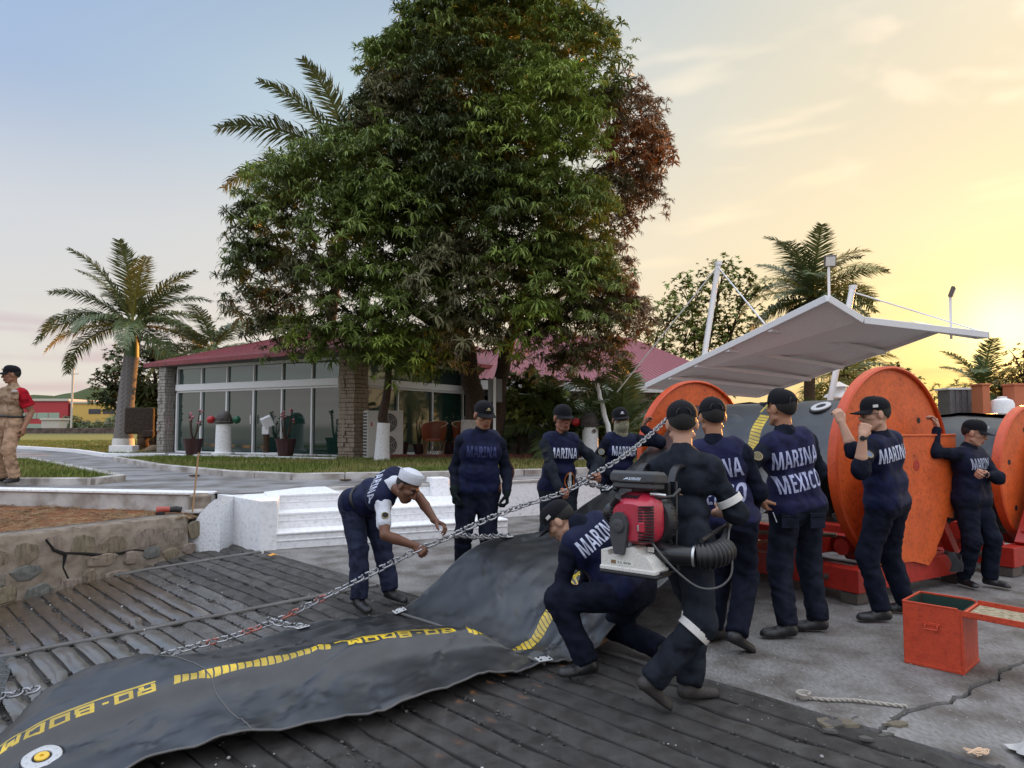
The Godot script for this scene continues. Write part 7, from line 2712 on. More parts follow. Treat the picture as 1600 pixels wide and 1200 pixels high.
func step_blower() -> void:
	var red := mk(Color(.42, .02, .045), .38, {"tex": "scuff", "size": .3, "coat": .3})
	var blk := mk(Color(.016, .016, .018), .45, {"tex": "grain", "size": .1})
	var blk_gloss := mk(Color(.012, .012, .014), .25)
	var grey := mk(Color(.05, .052, .056), .5, {"tex": "scuff", "size": .2})
	var cream := mk(Color(.72, .7, .64), .45, {"tex": "faint", "size": .25})
	var steel := mk(Color(.5, .5, .5), .35, {"metal": .8})
	# local axes: x to the carrier's right hand, y up, z out from his back
	var out := V(-.62, 0, .78)
	var rt := V(.78, 0, .62)
	var root := thing("backpack_blower", "red and black petrol backpack blower with white fuel tank and black hose", "leaf blower", V(.765, .72, -4.07))
	root.basis = Basis(rt, Vector3.UP, out).scaled(Vector3.ONE * .86)
	# frame and shoulder pad
	var b := B.new()
	b.tube([V(-.2, .02, .12), V(-.2, .0, -.06), V(-.16, .06, -.1), V(-.16, .56, -.11), V(0, .60, -.11), V(.16, .56, -.11), V(.16, .06, -.1), V(.2, .0, -.06), V(.2, .02, .2)], .012, 8)
	obj("carrying_frame", b, blk, root)
	b = B.new()
	b.box(Transform3D(Basis(), V(0, .34, -.08)), V(.27, .46, .04), .015)
	obj("back_plate", b, blk, root)
	for x in [-.12, .13]:
		b = B.new()
		var p := [V(x, .56, -.1), V(x, .64, -.16), V(x * 1.1, .66, -.25), V(x * 1.2, .58, -.34), V(x * 1.35, .4, -.36), V(x * 1.3, .25, -.26), V(x, .15, -.12)]
		var path := []
		for i in 41:
			path.append(catmull(p, i * 6.0 / 40))
		for i in 40:
			b.bar(path[i], path[i + 1], .05, .018, .0, V(1, 0, 0).cross(path[i + 1] - path[i]))
		obj("shoulder_strap", b, blk, root)
	# fan housing: a drum facing outward
	b = B.new()
	var face := Transform3D(Basis(V(1, 0, 0), V(0, 0, 1), V(0, -1, 0)), V(.03, .32, -.05))
	b.lathe(face, [Vector2(0, 0), Vector2(.17, 0), Vector2(.185, .03), Vector2(.185, .09), Vector2(.165, .12), Vector2(.1, .13), Vector2(0, .13)], 32)
	for i in 26:
		var a := i * TAU / 26
		b.box(face * Transform3D(Basis(Vector3.UP, -a), Vector3.ZERO) * Transform3D(Basis(), V(.183, .06, 0)), V(.012, .05, .012), .002)
	obj("fan_housing", b, blk, root)
	# red engine shroud with cooling slots
	b = B.new()
	var rows := []
	for i in 13:
		var t := i / 12.0
		var row := []
		for j in 29:
			var a := TAU * j / 28.0
			var w: float = lerpf(.165, .11, pow(t, 2.2))
			var sx: float = signf(cos(a)) * pow(absf(cos(a)), .62)
			var sy: float = signf(sin(a)) * pow(absf(sin(a)), .62)
			row.append(V(.0 + sx * w, .34 + sy * (w * .95 + .01) - .015 * t, .08 + t * .17))
		rows.append(row)
	var cap := []
	for j in 29:
		cap.append(V(0, .325, .25))
	b.grid(rows)
	for i in b.n.size():
		if b.n[i].dot(b.v[i] - V(0, .34, .1)) < 0:
			b.n[i] = -b.n[i]
	var fx := B.new()
	fx.v = b.v
	fx.n = b.n
	fx.uv = b.uv
	fx.c = b.c
	for i in range(0, b.ix.size(), 3):
		fx.tri(b.ix[i], b.ix[i + 1], b.ix[i + 2])
	var front_face: Array = rows[12].slice(0, 28)
	fx.face(front_face)
	var shroud := obj("engine_shroud", fx, red, root)
	for i in 13:
		b = B.new()
		b.box(Transform3D(Basis(Vector3.UP, .42), V(.112, .21 + i * .018, .222)), V(.1, .008, .05), .002)
		obj("cooling_slot", b, blk, shroud)
	for i in 7:
		b = B.new()
		b.box(Transform3D(Basis(Vector3.RIGHT, .2), V(-.075 + i * .019, .475, .17)), V(.008, .03, .08), .002)
		obj("cooling_slot", b, blk, shroud)
	for i in 9:
		b = B.new()
		b.box(Transform3D(Basis(Vector3.UP, -.35), V(-.142, .24 + i * .02, .18)), V(.05, .009, .05), .002)
		obj("cooling_slot", b, blk, shroud)
	b = B.new()
	b.box(Transform3D(Basis(Vector3.UP, .3), V(.09, .3, .248)), V(.05, .07, .03), .01)
	obj("switch_box", b, red, shroud)
	b = B.new()
	b.box(Transform3D(Basis(Vector3.UP, .3), V(.078, .295, .264)), V(.012, .04, .01), .003)
	obj("switch", b, steel, shroud)
	# recoil starter cover
	b = B.new()
	b.plate(p2([-.06, .2, -.066, .29, -.05, .34, -.02, .365, .02, .365, .05, .34, .066, .29, .055, .2, .03, .1, -.03, .1]), Transform3D(Basis(), V(-.055, .02, .235)), 0.0, .045)
	b.lathe(Transform3D(Basis(V(1, 0, 0), V(0, 0, 1), V(0, -1, 0)), V(-.055, .30, .28)), [Vector2(.045, 0), Vector2(.042, .012), Vector2(.02, .018), Vector2(0, .014)], 22)
	obj("starter_cover", b, grey, root)
	b = B.new()
	b.tube([V(-.13, .42, .22), V(-.07, .48, .25)], .022, 10)
	obj("starter_handle", b, blk, root)
	b = B.new()
	b.ball(V(-.2, .36, .12), V(.055, .07, .06))
	obj("air_intake", b, blk_gloss, root)
	# filter box on top
	b = B.new()
	b.box(Transform3D(Basis(Vector3.RIGHT, -.08), V(-.01, .595, .09)), V(.34, .085, .2), .025)
	b.box(Transform3D(Basis(Vector3.RIGHT, -.08), V(-.01, .545, .09)), V(.30, .05, .17), .015)
	var fb := obj("air_filter_box", b, grey, root)
	var im := Image.create(256, 64, false, Image.FORMAT_RGB8)
	im.fill(Color(.2, .205, .215))
	write(im, "smini", Vector2(150, 32), Vector2(110, 34), Color(.8, .85, .9), 0.0, .2)
	for i in 40:
		im.fill_rect(Rect2i(40 + i, 44 - i / 2, 8, i / 3 + 2), Color(.8, .85, .9))
	var lm := StandardMaterial3D.new()
	lm.albedo_texture = ImageTexture.create_from_image(im)
	lm.roughness = .5
	b = B.new()
	b.face([V(-.1, .575, .1925), V(.1, .575, .1925), V(.1, .62, .188), V(-.1, .62, .188)], [Vector2(0, 1), Vector2(1, 1), Vector2(1, 0), Vector2(0, 0)])
	obj("print_label", b, lm, fb)
	b = B.new()
	b.tube([V(-.2, .5, .06), V(-.19, .56, .0), V(-.1, .60, -.07), V(.05, .61, -.09)], .02, 8)
	b.tube([V(.12, .47, .12), V(.2, .48, .02), V(.21, .52, -.06)], .012, 8)
	obj("fuel_line", b, blk, root)
	b = B.new()
	b.tube([V(.1, .5, .14), V(.19, .49, .1)], .012, 8)
	obj("spark_lead", b, steel, root)
	# white tank
	b = B.new()
	b.plate(p2([-.2, .0, -.2, .105, -.155, .105, -.145, .075, -.06, .075, -.02, .13, .02, .14, .055, .13, .07, .10, .12, .09, .15, .06, .18, .0]), Transform3D(Basis(), V(0, .03, .08)), 0.0, .17)
	b.box(Transform3D(Basis(), V(-.01, .025, .165)), V(.4, .03, .19), .008)
	var tank := obj("fuel_tank", b, cream, root)
	b = B.new()
	b.box(Transform3D(Basis(), V(0, .0, .165)), V(.42, .025, .2), .01)
	obj("tank_base", b, blk, tank)
	im = Image.create(256, 64, false, Image.FORMAT_RGB8)
	im.fill(Color(.86, .86, .82))
	im.fill_rect(Rect2i(4, 8, 56, 48), Color(.5, .4, .28))
	write(im, "K.A. 80/80", Vector2(150, 32), Vector2(140, 30), Color(.15, .15, .15))
	lm = StandardMaterial3D.new()
	lm.albedo_texture = ImageTexture.create_from_image(im)
	lm.roughness = .4
	b = B.new()
	b.face([V(-.13, .05, .2515), V(.04, .05, .2515), V(.04, .082, .2515), V(-.13, .082, .2515)], [Vector2(0, 1), Vector2(1, 1), Vector2(1, 0), Vector2(0, 0)])
	obj("print_label", b, lm, tank)
	# blower elbow, tube, bellows and control handle reach round to his right hand
	b = B.new()
	b.tube([V(.05, .17, .05), V(.14, .13, .07), V(.2, .12, .07), V(.36, .12, .04)], .062, 20)
	obj("blower_tube", b, blk_gloss, root)
	b = B.new()
	b.tube([V(.345, .12, .043), V(.36, .12, .04)], .066, 20)
	obj("hose_clamp", b, steel, root)
	b = B.new()
	var way := [V(.36, .12, .04), V(.43, .125, .0), V(.47, .135, -.07), V(.47, .145, -.15)]
	var path := []
	var rad := []
	for i in 67:
		path.append(catmull(way, i * 3.0 / 66))
		rad.append(.07 + (.010 if i % 6 < 3 else -.004))
	b.tube(path, rad, 22)
	obj("bellows_hose", b, blk, root)
	# the grip stands in the carrier's closed hand
	var inv := root.transform.affine_inverse()
	var grip := inv * V(1.355, 1.0, -4.445)
	b = B.new()
	b.tube([V(.46, .2, -.12), grip - V(0, .09, 0), grip + V(0, .075, 0)], .018, 10)
	b.ball(grip + V(0, .085, 0), V(.028, .026, .028))
	var hd := obj("control_handle", b, blk, root)
	b = B.new()
	b.ball(grip + V(-.022, .09, .012), V(.016, .018, .016))
	obj("stop_button", b, red, hd)
	b = B.new()
	b.tube([V(.38, .215, .0), grip - V(.02, .1, 0)], .016, 8)
	obj("handle_bracket", b, blk, hd)
	b = B.new()
	way = [V(.1, .26, .2), V(.17, .17, .2), V(.27, .04, .14), V(.38, -.06, .06), V(.47, -.065, -.03), V(.53, .0, -.08), V(.535, .1, -.1), V(.50, .19, -.13), grip - V(0, .06, 0)]
	path = []
	for i in 65:
		path.append(catmull(way, i / 8.0))
	b.tube(path, .007, 7)
	obj("throttle_cable", b, mk(Color(.1, .1, .1), .5), root)
	b = B.new()
	b.box(Transform3D(Basis(), V(.105, .15, .15)), V(.045, .03, .004), .001)
	obj("rating_plate", b, cream, root)

func step_toolbox() -> void:
	var paint := mk(Color(.56, .06, .02), .45, {"tex": "scuff", "size": .4, "big": "rust", "bigsize": .8, "bump": "height", "depth": .12})
	var green := mk(Color(.012, .04, .028), .6, {"tex": "scuff", "size": .3})
	var card := mk(Color(.62, .52, .33), .85, {"tex": "fine", "size": .12, "big": "stain", "bigsize": .3})
	var root := thing("tool_box", "open orange-red steel tool box, green inside, lid hanging open to the side", "tool box", V(2.773, 0, -4.684))
	# x along the near face, z along the right face toward the viewer
	var x := V(.70, 0, .714).normalized()
	root.basis = Basis(x, Vector3.UP, x.cross(Vector3.UP))
	var b := B.new()
	var w := .33
	var d := .36
	var h := .39
	b.box(Transform3D(Basis(), V(0, h * .5, d * .5)), V(w, h, .006), .002)
	b.box(Transform3D(Basis(), V(0, h * .5, -d * .5)), V(w, h, .006), .002)
	b.box(Transform3D(Basis(), V(-w * .5, h * .5, 0)), V(.006, h, d - .006), .002)
	b.box(Transform3D(Basis(), V(w * .5, h * .5 - .012, 0)), V(.006, h - .024, d - .006), .002)
	b.box(Transform3D(Basis(), V(0, .004, 0)), V(w, .008, d), .002)
	obj("box_shell", b, paint, root)
	b = B.new()
	b.box(Transform3D(Basis(), V(0, h * .5, d * .5 - .006)), V(w - .02, h - .01, .004))
	b.box(Transform3D(Basis(), V(0, h * .5, -d * .5 + .006)), V(w - .02, h - .01, .004))
	b.box(Transform3D(Basis(), V(-w * .5 + .006, h * .5, 0)), V(.004, h - .01, d - .02))
	b.box(Transform3D(Basis(), V(w * .5 - .006, h * .5, 0)), V(.004, h - .03, d - .02))
	b.box(Transform3D(Basis(), V(0, .012, 0)), V(w - .02, .004, d - .02))
	obj("green_lining", b, green, root)
	b = B.new()
	var e := [V(-w * .5, .012, d * .5 + .004), V(w * .5 + .002, .012, d * .5 + .004), V(w * .5 + .004, .012, -d * .5)]
	b.bar(e[0], e[1], .008, .02, .002)
	b.bar(e[1], e[2], .008, .02, .002)
	b.bar(V(w * .5 + .002, .0, d * .5 + .002), V(w * .5 + .002, h - .02, d * .5 + .002), .014, .014, .003, V(1, 0, 0))
	b.bar(V(-w * .5, h + .002, d * .5), V(w * .5 - .02, h + .002, d * .5), .012, .012, .003)
	b.bar(V(-w * .5, h + .002, -d * .5), V(w * .5 - .02, h + .002, -d * .5), .012, .012, .003)
	b.bar(V(-w * .5, h + .002, d * .5), V(-w * .5, h + .002, -d * .5), .012, .012, .003)
	obj("folded_rim", b, paint, root)
	b = B.new()
	b.tube([V(-.035, .27, d * .5 + .004), V(-.035, .27, d * .5 + .018), V(-.035, .245, d * .5 + .02), V(.035, .245, d * .5 + .02), V(.035, .27, d * .5 + .018), V(.035, .27, d * .5 + .004)], .005, 7)
	b.box(Transform3D(Basis(), V(0, .275, d * .5 + .005)), V(.1, .016, .006), .002)
	obj("drop_handle", b, paint, root)
	# lid swung over the right face and hanging out
	var t := Transform3D(Basis(V(0, 0, 1), -.03), V(w * .5 + .005, h - .022, 0))
	b = B.new()
	b.box(t * Transform3D(Basis(), V(.17, -.012, 0)), V(.34, .006, d + .02), .002)
	for q in [-1, 1]:
		b.box(t * Transform3D(Basis(), V(.17, .006, q * (d * .5 + .01))), V(.34, .036, .006), .002)
	b.box(t * Transform3D(Basis(), V(.34, .006, 0)), V(.006, .034, d + .02), .002)
	b.tube([t * V(.0, .0, -d * .5), t * V(.0, .0, d * .5)], .009, 8)
	var lid := obj("lid", b, paint, root)
	b = B.new()
	b.box(t * Transform3D(Basis(), V(.17, -.005, 0)), V(.31, .006, d - .02), .002)
	obj("lid_lining", b, card, lid)

func step_small() -> void:
	var rope := mk(Color(.5, .46, .4), .9, {"tex": "streak", "size": .03})
	var t := thing("rope", "short frayed pale rope with a coiled end lying on the concrete", "rope")
	var pts := [V(1.64, .012, -4.05), V(1.76, .012, -4.02), V(1.88, .014, -4.01), V(2.0, .012, -3.97), V(2.13, .012, -3.93)]
	for ply in 2:
		var b := B.new()
		var path := []
		for i in 97:
			var p := catmull(pts, i * 4.0 / 96)
			var a := i * .55 + ply * PI
			path.append(p + V(0, cos(a), sin(a)) * .005)
		b.tube(path, .0065, 6)
		obj("strand", b, rope, t)
	var b := B.new()
	var coil := []
	for i in 49:
		var a := i * .42
		coil.append(V(1.62 + cos(a) * (.022 + i * .0003), .014 + i * .0006, -4.05 + sin(a) * (.022 + i * .0003)))
	b.tube(coil, .007, 6)
	obj("coil", b, rope, t)
	var loop := []
	for i in 18:
		var a := i * 1.9
		loop.append(V(2.13 + sin(a) * .05 + .01 * i * .3, .012 + .012 * absf(sin(a * .7)), -3.38 + cos(a * 1.3) * .035))
	tubed("string", loop, .003, mk(Color(.6, .42, .28), .9), "tangled pale brown string on the ribbed concrete by the frame's corner", "string")
	# crumpled grey cloth at the frame's corner
	b = B.new()
	var rows := []
	for i in 15:
		var row := []
		for j in 15:
			var p := Vector2(i / 14.0 - .5, j / 14.0 - .5)
			var e := clampf(1.0 - p.length() * 1.9, 0.0, 1.0)
			row.append(V(2.47 + p.x * .26 + noise.get_noise_2d(i, j * .6) * .02, .01 + e * .09 + absf(noise.get_noise_2d(i * .45, j * .45)) * .06 * minf(1.0, e * 4.0), -3.36 + p.y * .24))
		rows.append(row)
	b.grid(rows)
	single("cloth_bundle", b, mk(Color(.55, .53, .51), .95, {"tex": "grain", "size": .1}), "crumpled pale grey cloth at the bottom corner beside the string", "cloth")
	# nozzle on the stone wall, stick, orange leaf
	t = thing("hose_nozzle", "red and black hose nozzle lying on the end of the stone wall", "nozzle", V(-4.34, .42, -8.98), .35)
	b = B.new()
	b.tube([V(-.1, .05, 0), V(-.02, .06, 0), V(.05, .055, 0)], [.05, .04, .035], 10)
	obj("red_body", b, mk(Color(.35, .06, .04), .5), t)
	b = B.new()
	b.tube([V(.05, .055, 0), V(.12, .06, 0), V(.18, .05, .01)], [.035, .04, .038], 10)
	b.box(Transform3D(Basis(), V(-.06, .015, 0)), V(.1, .05, .08), .01)
	obj("black_grip", b, M.rubber, t)
	b = B.new()
	b.bar(V(-4.12, .42, -9.2), V(-4.08, .42, -9.45), .2, .03, .006)
	single("stone_flag", b, M.dirty_white, "flat pale stone lying at the top of the buttress", "stone")
	tubed("wooden_stick", [V(-4.1, .42, -9.2), V(-4.08, .8, -9.22), V(-4.06, 1.18, -9.24)], .011, mk(Color(.35, .2, .1), .8), "thin brown stick standing upright on the stone wall's end", "stick")
	b = B.new()
	b.grid([[V(-.06, .01, -.02), V(0, .03, -.035), V(.06, .012, -.015)], [V(-.07, .008, .01), V(0, .02, .01), V(.075, .008, .01)], [V(-.04, .02, .035), V(0, .012, .04), V(.05, .025, .03)]])
	single("fallen_leaf", b, mk(Color(.7, .3, .03), .6), "single orange leaf lying near the foot of the white steps", "leaf", "", Transform3D(Basis(), V(-2.79, .012, -8.36)))
	# loose stones and sand crumbs along the grooves
	var peb := B.new()
	peb.ball(Vector3.ZERO, V(.01, .006, .008), Basis.IDENTITY, 5, 3)
	var spots := []
	var tints := []
	for i in 3400:
		var a := rng.randf_range(-8.5, 3.4)
		var c := floorf(rng.randf_range(0, 38)) * .158 + rng.randf_range(.115, .165)
		if rng.randf() < .25:
			c = rng.randf_range(0, 5.5)
		var p := ramp(a, c)
		var dens := noise.get_noise_2d(p.x * .9 + 31, p.z * .9)
		if dens < -.05 or p.z > -2.6:
			continue
		spots.append(Transform3D(Basis.from_euler(V(rng.randf() * 3, rng.randf() * 6, 0)).scaled(Vector3.ONE * pow(rng.randf(), 3.0) * 1.2 + Vector3.ONE * .22), p + V(0, -.012 if fmod(c + .04, .158) < .06 else .004, 0)))
		var g := .1 + .5 * pow(rng.randf(), 3.0)
		tints.append(Color(g, g * .97, g * .93))
	for i in 900:
		var p := V(rng.randf_range(1.2, 5), .003, rng.randf_range(-6, -3.7))
		spots.append(Transform3D(Basis.from_euler(V(0, rng.randf() * 6, 0)).scaled(Vector3.ONE * rng.randf_range(.15, .5)), p))
		var g := rng.randf_range(.2, .6)
		tints.append(Color(g, g, g))
	many("gravel", peb.mesh(mk(Color(1, 1, 1), .9, {"uv": true, "vc": true})), spots, tints, self)
	# dark crumbs of silt that fill the grooves
	spots = []
	tints = []
	for i in 9000:
		var p := ramp(rng.randf_range(-6.4, 3.4), floorf(rng.randf_range(0, 38)) * .158 + rng.randf_range(.128, .182), -.012)
		if p.z > -2.5 or noise.get_noise_2d(p.x * 1.3, p.z * 1.3) < -.15:
			continue
		spots.append(Transform3D(Basis.from_euler(V(rng.randf() * 3, rng.randf() * 6, 0)).scaled(Vector3.ONE * rng.randf_range(.5, 1.5)), p))
		var g := rng.randf_range(.02, .09)
		tints.append(Color(g, g * .93, g * .86))
	many("silt", peb.mesh(mk(Color(1, 1, 1), .9, {"uv": true, "vc": true})), spots, tints, self)
	# the broken corner between pad and slipway
	var rub := thing("broken_concrete", "broken tan and grey concrete chunks where the crack meets the ribs", "rubble")
	var rm := [mk(Color(.38, .32, .23), .9, {"tex": "fine", "size": .1, "bump": "height", "depth": .8}), mk(Color(.24, .22, .2), .9, {"tex": "fine", "size": .1, "bump": "height", "depth": .8})]
	for i in 13:
		b = B.new()
		var sz := rng.randf_range(.025, .07)
		var poly := PackedVector2Array()
		for k in 7:
			var a := TAU * k / 7 + rng.randf_range(-.3, .3)
			poly.append(Vector2(cos(a) * sz * rng.randf_range(.7, 1.2), sin(a) * sz * .6 * rng.randf_range(.7, 1.2)))
		b.slab(poly, 0.0, rng.randf_range(.01, .018))
		var at := V(1.78 + rng.randfn() * .11, -.014, -3.72 + rng.randfn() * .07)
		obj("chunk", b, rm[0 if i % 3 else 1], rub, Transform3D(Basis.from_euler(V(rng.randf_range(-.12, .12), rng.randf() * 6, rng.randf_range(-.12, .12))), at))
	# black rag hanging on the reel frame
	b = B.new()
	rows = []
	for i in 9:
		var row := []
		for j in 7:
			row.append(V(4.02 + j * .02 + .012 * sin(i * 1.3 + j), .33 - maxf(0.0, i - 4) * .036 + (.04 * sin(j * 1.1) if i < 5 else 0.0), -6.72 + minf(i, 4) * .028 + .012 * cos(i + j * 1.7)))
		rows.append(row)
	b.grid(rows)
	single("black_rag", b, mk(Color(.014, .014, .016), .8), "black rag draped over the reel frame's near corner", "rag")
	# terrace things
	binnacle("ship's binnacle on a white pedestal with a red ball and a green ball", V(-7.9, .70, -19.5), true)
	binnacle("second ship's binnacle on a white pedestal, beside the leaning white trunk", V(1.95, .62, -17.8), false)
	t = thing("leaning_trunk", "slender white painted trunk leaning beside the second pedestal", "tree", V(2.5, .6, -17.6))
	b = B.new()
	limb(b, [V(0, 0, 0), V(-.08, .6, 0), V(-.22, 1.3, 0), V(-.4, 2.0, -.1)], .08, .05, 9)
	obj("trunk", b, M.white, t)
	t = thing("marker_post", "white tilted box on a brown wooden post before the glass wall", "marker", V(-6.9, .66, -20.0))
	b = B.new()
	b.tube([V(0, 0, 0), V(0, .72, 0)], .085, 10)
	obj("post", b, M.palm_brown, t)
	b = B.new()
	b.box(Transform3D(Basis(), V(0, .06, 0)), V(.9, .12, .4), .02)
	obj("plinth", b, M.white, t)
	b = B.new()
	b.box(Transform3D(Basis.from_euler(V(.1, .5, .45)), V(.02, .98, 0)), V(.28, .3, .28), .02)
	b.box(Transform3D(Basis(), V(0, .74, 0)), V(.2, .22, .2), .02)
	obj("white_box", b, M.white, t)
	var pots := [[V(-8.9, .70, -19.9), .26, "dark fluted flower pot with a desert rose left of the first binnacle", 1], [V(-6.0, .70, -18.9), .27, "dark fluted flower pot with pink flowers right of the tilted white box", 1], [V(-3.05, .66, -19.4), .24, "dark pot with a bare desert rose right of the air conditioner", 0], [V(-2.55, .72, -19.6), .17, "small black pot left of the leather chair", 0], [V(-1.72, .72, -19.6), .2, "black pot with a thin stem between the leather chairs", 0]]
	for q in pots:
		flower_pot(q[0], q[1], q[2], q[3])
	chair(V(-2.1, .70, -19.2), -.3, "round leather and lattice armchair between two pots on the terrace")
	chair(V(-1.3, .70, -19.5), .4, "round leather and lattice armchair half hidden by the stocky man")
	ac_unit()
	t = thing("signboard", "grey back of a square sign on a post before the mango trunk", "sign", V(-.42, .6, -17.1))
	b = B.new()
	b.tube([V(0, 0, 0), V(0, 2.1, 0)], .035, 8)
	obj("post", b, M.frame, t)
	b = B.new()
	b.box(Transform3D(Basis(Vector3.UP, .1), V(.01, 1.78, -.05)), V(.34, .56, .015), .004)
	obj("sign_plate", b, mk(Color(.2, .2, .2), .6, {"tex": "grain", "size": .4}), t)
	# by the royal palm
	t = thing("stone_monument", "dark weathered stone tablet on a brown stump beside the royal palm", "monument", V(-13.3, .62, -25.6))
	b = B.new()
	limb(b, [V(0, 0, 0), V(.05, .3, 0), V(0, .7, 0)], .2, .17, 9)
	obj("stump", b, M.palm_brown, t)
	b = B.new()
	b.box(Transform3D(Basis(Vector3.UP, .3), V(-.1, 1.1, 0)), V(.95, .95, .3), .06)
	b.box(Transform3D(Basis(Vector3.UP, .3), V(.25, .62, .05)), V(.4, .3, .3), .08)
	obj("tablet", b, mk(Color(.1, .085, .075), .9, {"tex": "bark", "size": .8, "bump": "height", "depth": 1.5}), t)
	box_thing("white_plinth", "small white block on the kerb at the path's far edge", "plinth", [["block", V(-12.3, .78, -22.6), V(.75, .26, .4), M.white]])
	t = box_thing("red_notice", "small red notice board with a white mark beyond the building's end", "sign", [["board", V(-11.6, 1.5, -24.0), V(.24, .65, .04), mk(Color(.4, .02, .03), .6)]])
	b = B.new()
	b.tube([V(-11.62, 1.38, -23.97), V(-11.57, 1.5, -23.97), V(-11.63, 1.62, -23.97)], .02, 6)
	obj("white_mark", b, M.white, t)
	b = B.new()
	b.tube([V(-11.6, .6, -24.0), V(-11.6, 1.2, -24.0)], .03, 8)
	obj("post", b, M.frame, t)
	b = B.new()
	rows = []
	for i in 12:
		var row := []
		for j in 17:
			var a := TAU * j / 16
			var u := i / 11.0
			var r := sin(PI * clampf(u, .02, .98)) * (.12 + .05 * sin(u * 4.0))
			row.append(V((u - .5) * .75, maxf(-.02, .08 + sin(a) * r + .07 * u), cos(a) * r * 1.2))
		rows.append(row)
	b.grid(rows)
	single("sleeping_dog", b, mk(Color(.24, .18, .11), .9, {"tex": "fine", "size": .2}), "brown lump like a sleeping dog on the path's far kerb", "dog", "", Transform3D(Basis(Vector3.UP, .2), V(-11.8, .63, -23.5)))
	for q in [[V(-5.6, .63, -12.6), "brown leaf on the path left of the wooden stick"], [V(-2.7, .63, -11.6), "brown scrap lying by the kerb above the steps"]]:
		b = B.new()
		b.ball(V(0, .02, 0), V(.11, .02, .05), Basis.IDENTITY, 8, 4)
		single("dry_scrap", b, M.palm_brown, q[1], "litter", "dry scraps on the path", Transform3D(Basis(), q[0]))

func binnacle(label: String, at: Vector3, both: bool) -> void:
	var t := thing("binnacle", label, "binnacle", at, 0.0, "ship's binnacles on white pedestals")
	var b := B.new()
	b.lathe(Transform3D(), [Vector2(.3, 0), Vector2(.3, .1), Vector2(.21, .12), Vector2(.2, .86), Vector2(.22, .88), Vector2(0, .89)], 24)
	obj("pedestal", b, M.white, t)
	b = B.new()
	b.lathe(Transform3D(Basis(), V(0, .89, 0)), [Vector2(.24, 0), Vector2(.25, .05), Vector2(.2, .08), Vector2(.21, .14), Vector2(.18, .26), Vector2(.09, .34), Vector2(0, .35)], 20)
	b.box(Transform3D(Basis(), V(0, .98, 0)), V(.62, .05, .06), .01)
	for k in 5:
		b.box(Transform3D(Basis(Vector3.UP, k * 1.25), Vector3.ZERO) * Transform3D(Basis(), V(0, 1.0, .2)), V(.08, .1, .06), .01)
	obj("compass_hood", b, mk(Color(.07, .06, .055), .6, {"tex": "rust", "size": .3}), t)
	b = B.new()
	b.ball(V(-.35, 1.0, 0), V(.11, .11, .11), Basis.IDENTITY, 18, 12)
	obj("red_ball", b, mk(Color(.38, .015, .02), .4), t)
	b = B.new()
	b.ball(V(.35, 1.0, 0), V(.11, .11, .11), Basis.IDENTITY, 18, 12)
	obj("green_ball", b, mk(Color(.012, .1, .05), .4) if both else mk(Color(.02, .03, .028), .5), t)
	if not both:
		b = B.new()
		b.lathe(Transform3D(Basis(V(1, 0, 0), V(0, 0, 1), V(0, -1, 0)), V(.08, .78, .19)), [Vector2(.05, 0), Vector2(.05, .03), Vector2(0, .03)], 14)
		obj("dial", b, M.steel, t)

func flower_pot(at: Vector3, r: float, label: String, flowers: int) -> void:
	var t := thing("flower_pot", label, "flower pot", at, 0.0, "dark flower pots along the glass walls")
	var b := B.new()
	var rows := []
	for i in 9:
		var row := []
		for j in 49:
			var a := TAU * j / 48
			var u := i / 8.0
			var rr := r * lerpf(.62, 1.0, pow(u, .8)) * (1.0 + .03 * cos(a * 12.0))
			row.append(V(cos(a) * rr, u * r * 1.75, sin(a) * rr))
		rows.append(row)
	b.grid(rows)
	b.lathe(Transform3D(), [Vector2(r * 1.04, r * 1.7), Vector2(r * 1.06, r * 1.82), Vector2(r * .94, r * 1.82), Vector2(r * .9, r * 1.6), Vector2(0, r * 1.6)], 32)
	obj("pot", b, mk(Color(.06, .022, .024), .5, {"tex": "grain", "size": .3}), t)
	for k in 4:
		b = B.new()
		var d := V(cos(k * 1.7), 0, sin(k * 1.7)) * r * .9
		limb(b, [V(0, r * 1.6, 0), d * .4 + V(0, r * 1.6 + .25, 0), d * .7 + V(.03, r * 1.6 + .5 + .1 * k, 0)], .03, .012, 6)
		obj("stem", b, M.bark, t)
		var sp := leaf_spray(7, .1, .035, .3, .6, 70 + k).mesh(M.leaf)
		var tip := d * .7 + V(.03, r * 1.6 + .5 + .1 * k, 0)
		many("leaves", sp, [Transform3D(Basis(), tip), Transform3D(Basis(Vector3.UP, 1.0), tip - V(0, .08, 0))], [Color(.07, .1, .03), Color(.07, .1, .03)], t)
		if flowers:
			for f in 3:
				b = B.new()
				b.ball(tip + V(rng.randf_range(-.07, .07), rng.randf_range(-.02, .08), rng.randf_range(-.06, .06)), V(.034, .025, .034), Basis.IDENTITY, 8, 5)
				obj("flower", b, M.petal if M.has("petal") else petal(), t)

func petal() -> StandardMaterial3D:
	M.petal = mk(Color(.55, .17, .22), .7)
	return M.petal

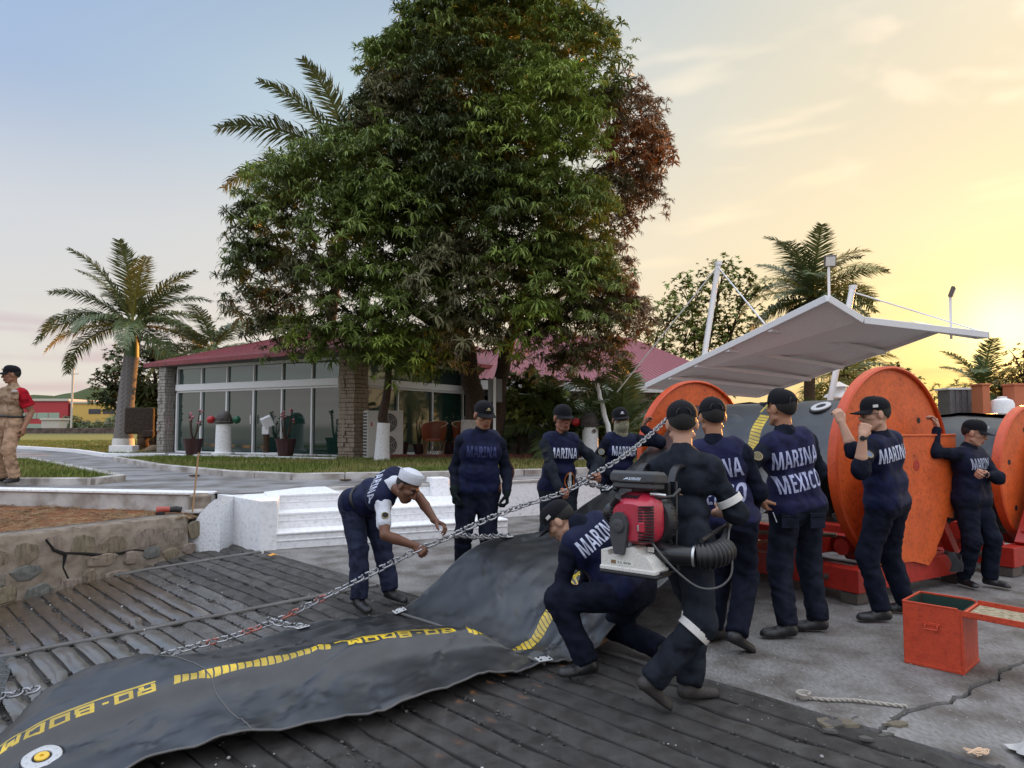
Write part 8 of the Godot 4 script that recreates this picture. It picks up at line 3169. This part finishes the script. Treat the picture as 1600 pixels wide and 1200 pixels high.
func chair(at: Vector3, turn: float, label: String) -> void:
	var leather := mk(Color(.28, .075, .03), .5, {"tex": "scuff", "size": .3})
	var cane := mk(Color(.42, .25, .13), .7, {"tex": "streak", "size": .2})
	var t := thing("leather_chair", label, "armchair", at, turn, "leather and lattice armchairs")
	var b := B.new()
	b.lathe(Transform3D(Basis(), V(0, .42, 0)), [Vector2(0, 0), Vector2(.3, 0), Vector2(.31, .05), Vector2(0, .06)], 24)
	obj("seat", b, leather, t)
	b = B.new()
	var rows := []
	for i in 6:
		var row := []
		for j in 21:
			var a := lerpf(-2.2, 2.2, j / 20.0)
			var top := .5 * (.55 + .45 * cos(a * .6))
			row.append(V(sin(a) * (.31 + .04 * i / 5.0), .45 + top * i / 5.0, -cos(a) * (.31 + .05 * i / 5.0)))
		rows.append(row)
	b.grid(rows)
	var bk := obj("backrest", b, leather, t)
	b = B.new()
	b.tube(rows[5], .018, 6)
	obj("rim", b, cane, bk)
	for k in 18:
		b = B.new()
		var a := k * TAU / 18
		b.bar(V(cos(a) * .3, .42, sin(a) * .3), V(cos(a + (.5 if k % 2 else -.5)) * .26, 0, sin(a + (.5 if k % 2 else -.5)) * .26), .028, .01, .002)
		obj("slat", b, cane, t)
	b = B.new()
	var ring := []
	for i in 25:
		ring.append(V(cos(TAU * i / 24) * .27, .02, sin(TAU * i / 24) * .27))
	b.tube(ring, .02, 6, false)
	obj("base_ring", b, cane, t)

func ac_unit() -> void:
	var t := thing("air_conditioner", "tall pale outdoor air conditioner with two fans behind the slim tree", "air conditioner", V(-3.3, .64, -18.25), -1.1)
	var shell := mk(Color(.6, .57, .52), .5, {"tex": "grain", "size": .5})
	var dark := mk(Color(.06, .055, .05), .6)
	var b := B.new()
	b.box(Transform3D(Basis(), V(0, .68, 0)), V(.38, 1.2, .95), .02)
	obj("casing", b, shell, t)
	for y in [.40, .97]:
		var face := Transform3D(Basis(V(0, 1, 0), V(1, 0, 0), V(0, 0, -1)), V(.19, y, -.06))
		b = B.new()
		b.lathe(face, [Vector2(.25, .0), Vector2(.25, .012), Vector2(.0, .012)], 28)
		var fan_ := obj("fan_opening", b, dark, t)
		b = B.new()
		for k in 5:
			var ring := []
			for i in 25:
				ring.append(face * V(cos(TAU * i / 24) * (.05 + k * .048), .018, sin(TAU * i / 24) * (.05 + k * .048)))
			b.tube(ring, .004, 4, false)
		for k in 6:
			b.bar(face * V(cos(k * TAU / 6) * .02, .02, sin(k * TAU / 6) * .02), face * V(cos(k * TAU / 6) * .25, .02, sin(k * TAU / 6) * .25), .006, .006)
		obj("fan_guard", b, shell, fan_).set_meta("kind", "stuff")
	b = B.new()
	for y in 14:
		for x in 4:
			b.box(Transform3D(Basis(), V(-.135 + x * .09, .16 + y * .08, .478)), V(.07, .05, .008))
	obj("coil_grille", b, dark, t).set_meta("kind", "stuff")
	b = B.new()
	b.box(Transform3D(Basis(), V(.191, .93, .36)), V(.004, .1, .04))
	obj("red_logo", b, mk(Color(.4, .03, .03), .5), t)
	for x in [-.12, .12]:
		b = B.new()
		b.box(Transform3D(Basis(), V(x, .04, 0)), V(.06, .08, .9), .005)
		obj("foot", b, dark, t)
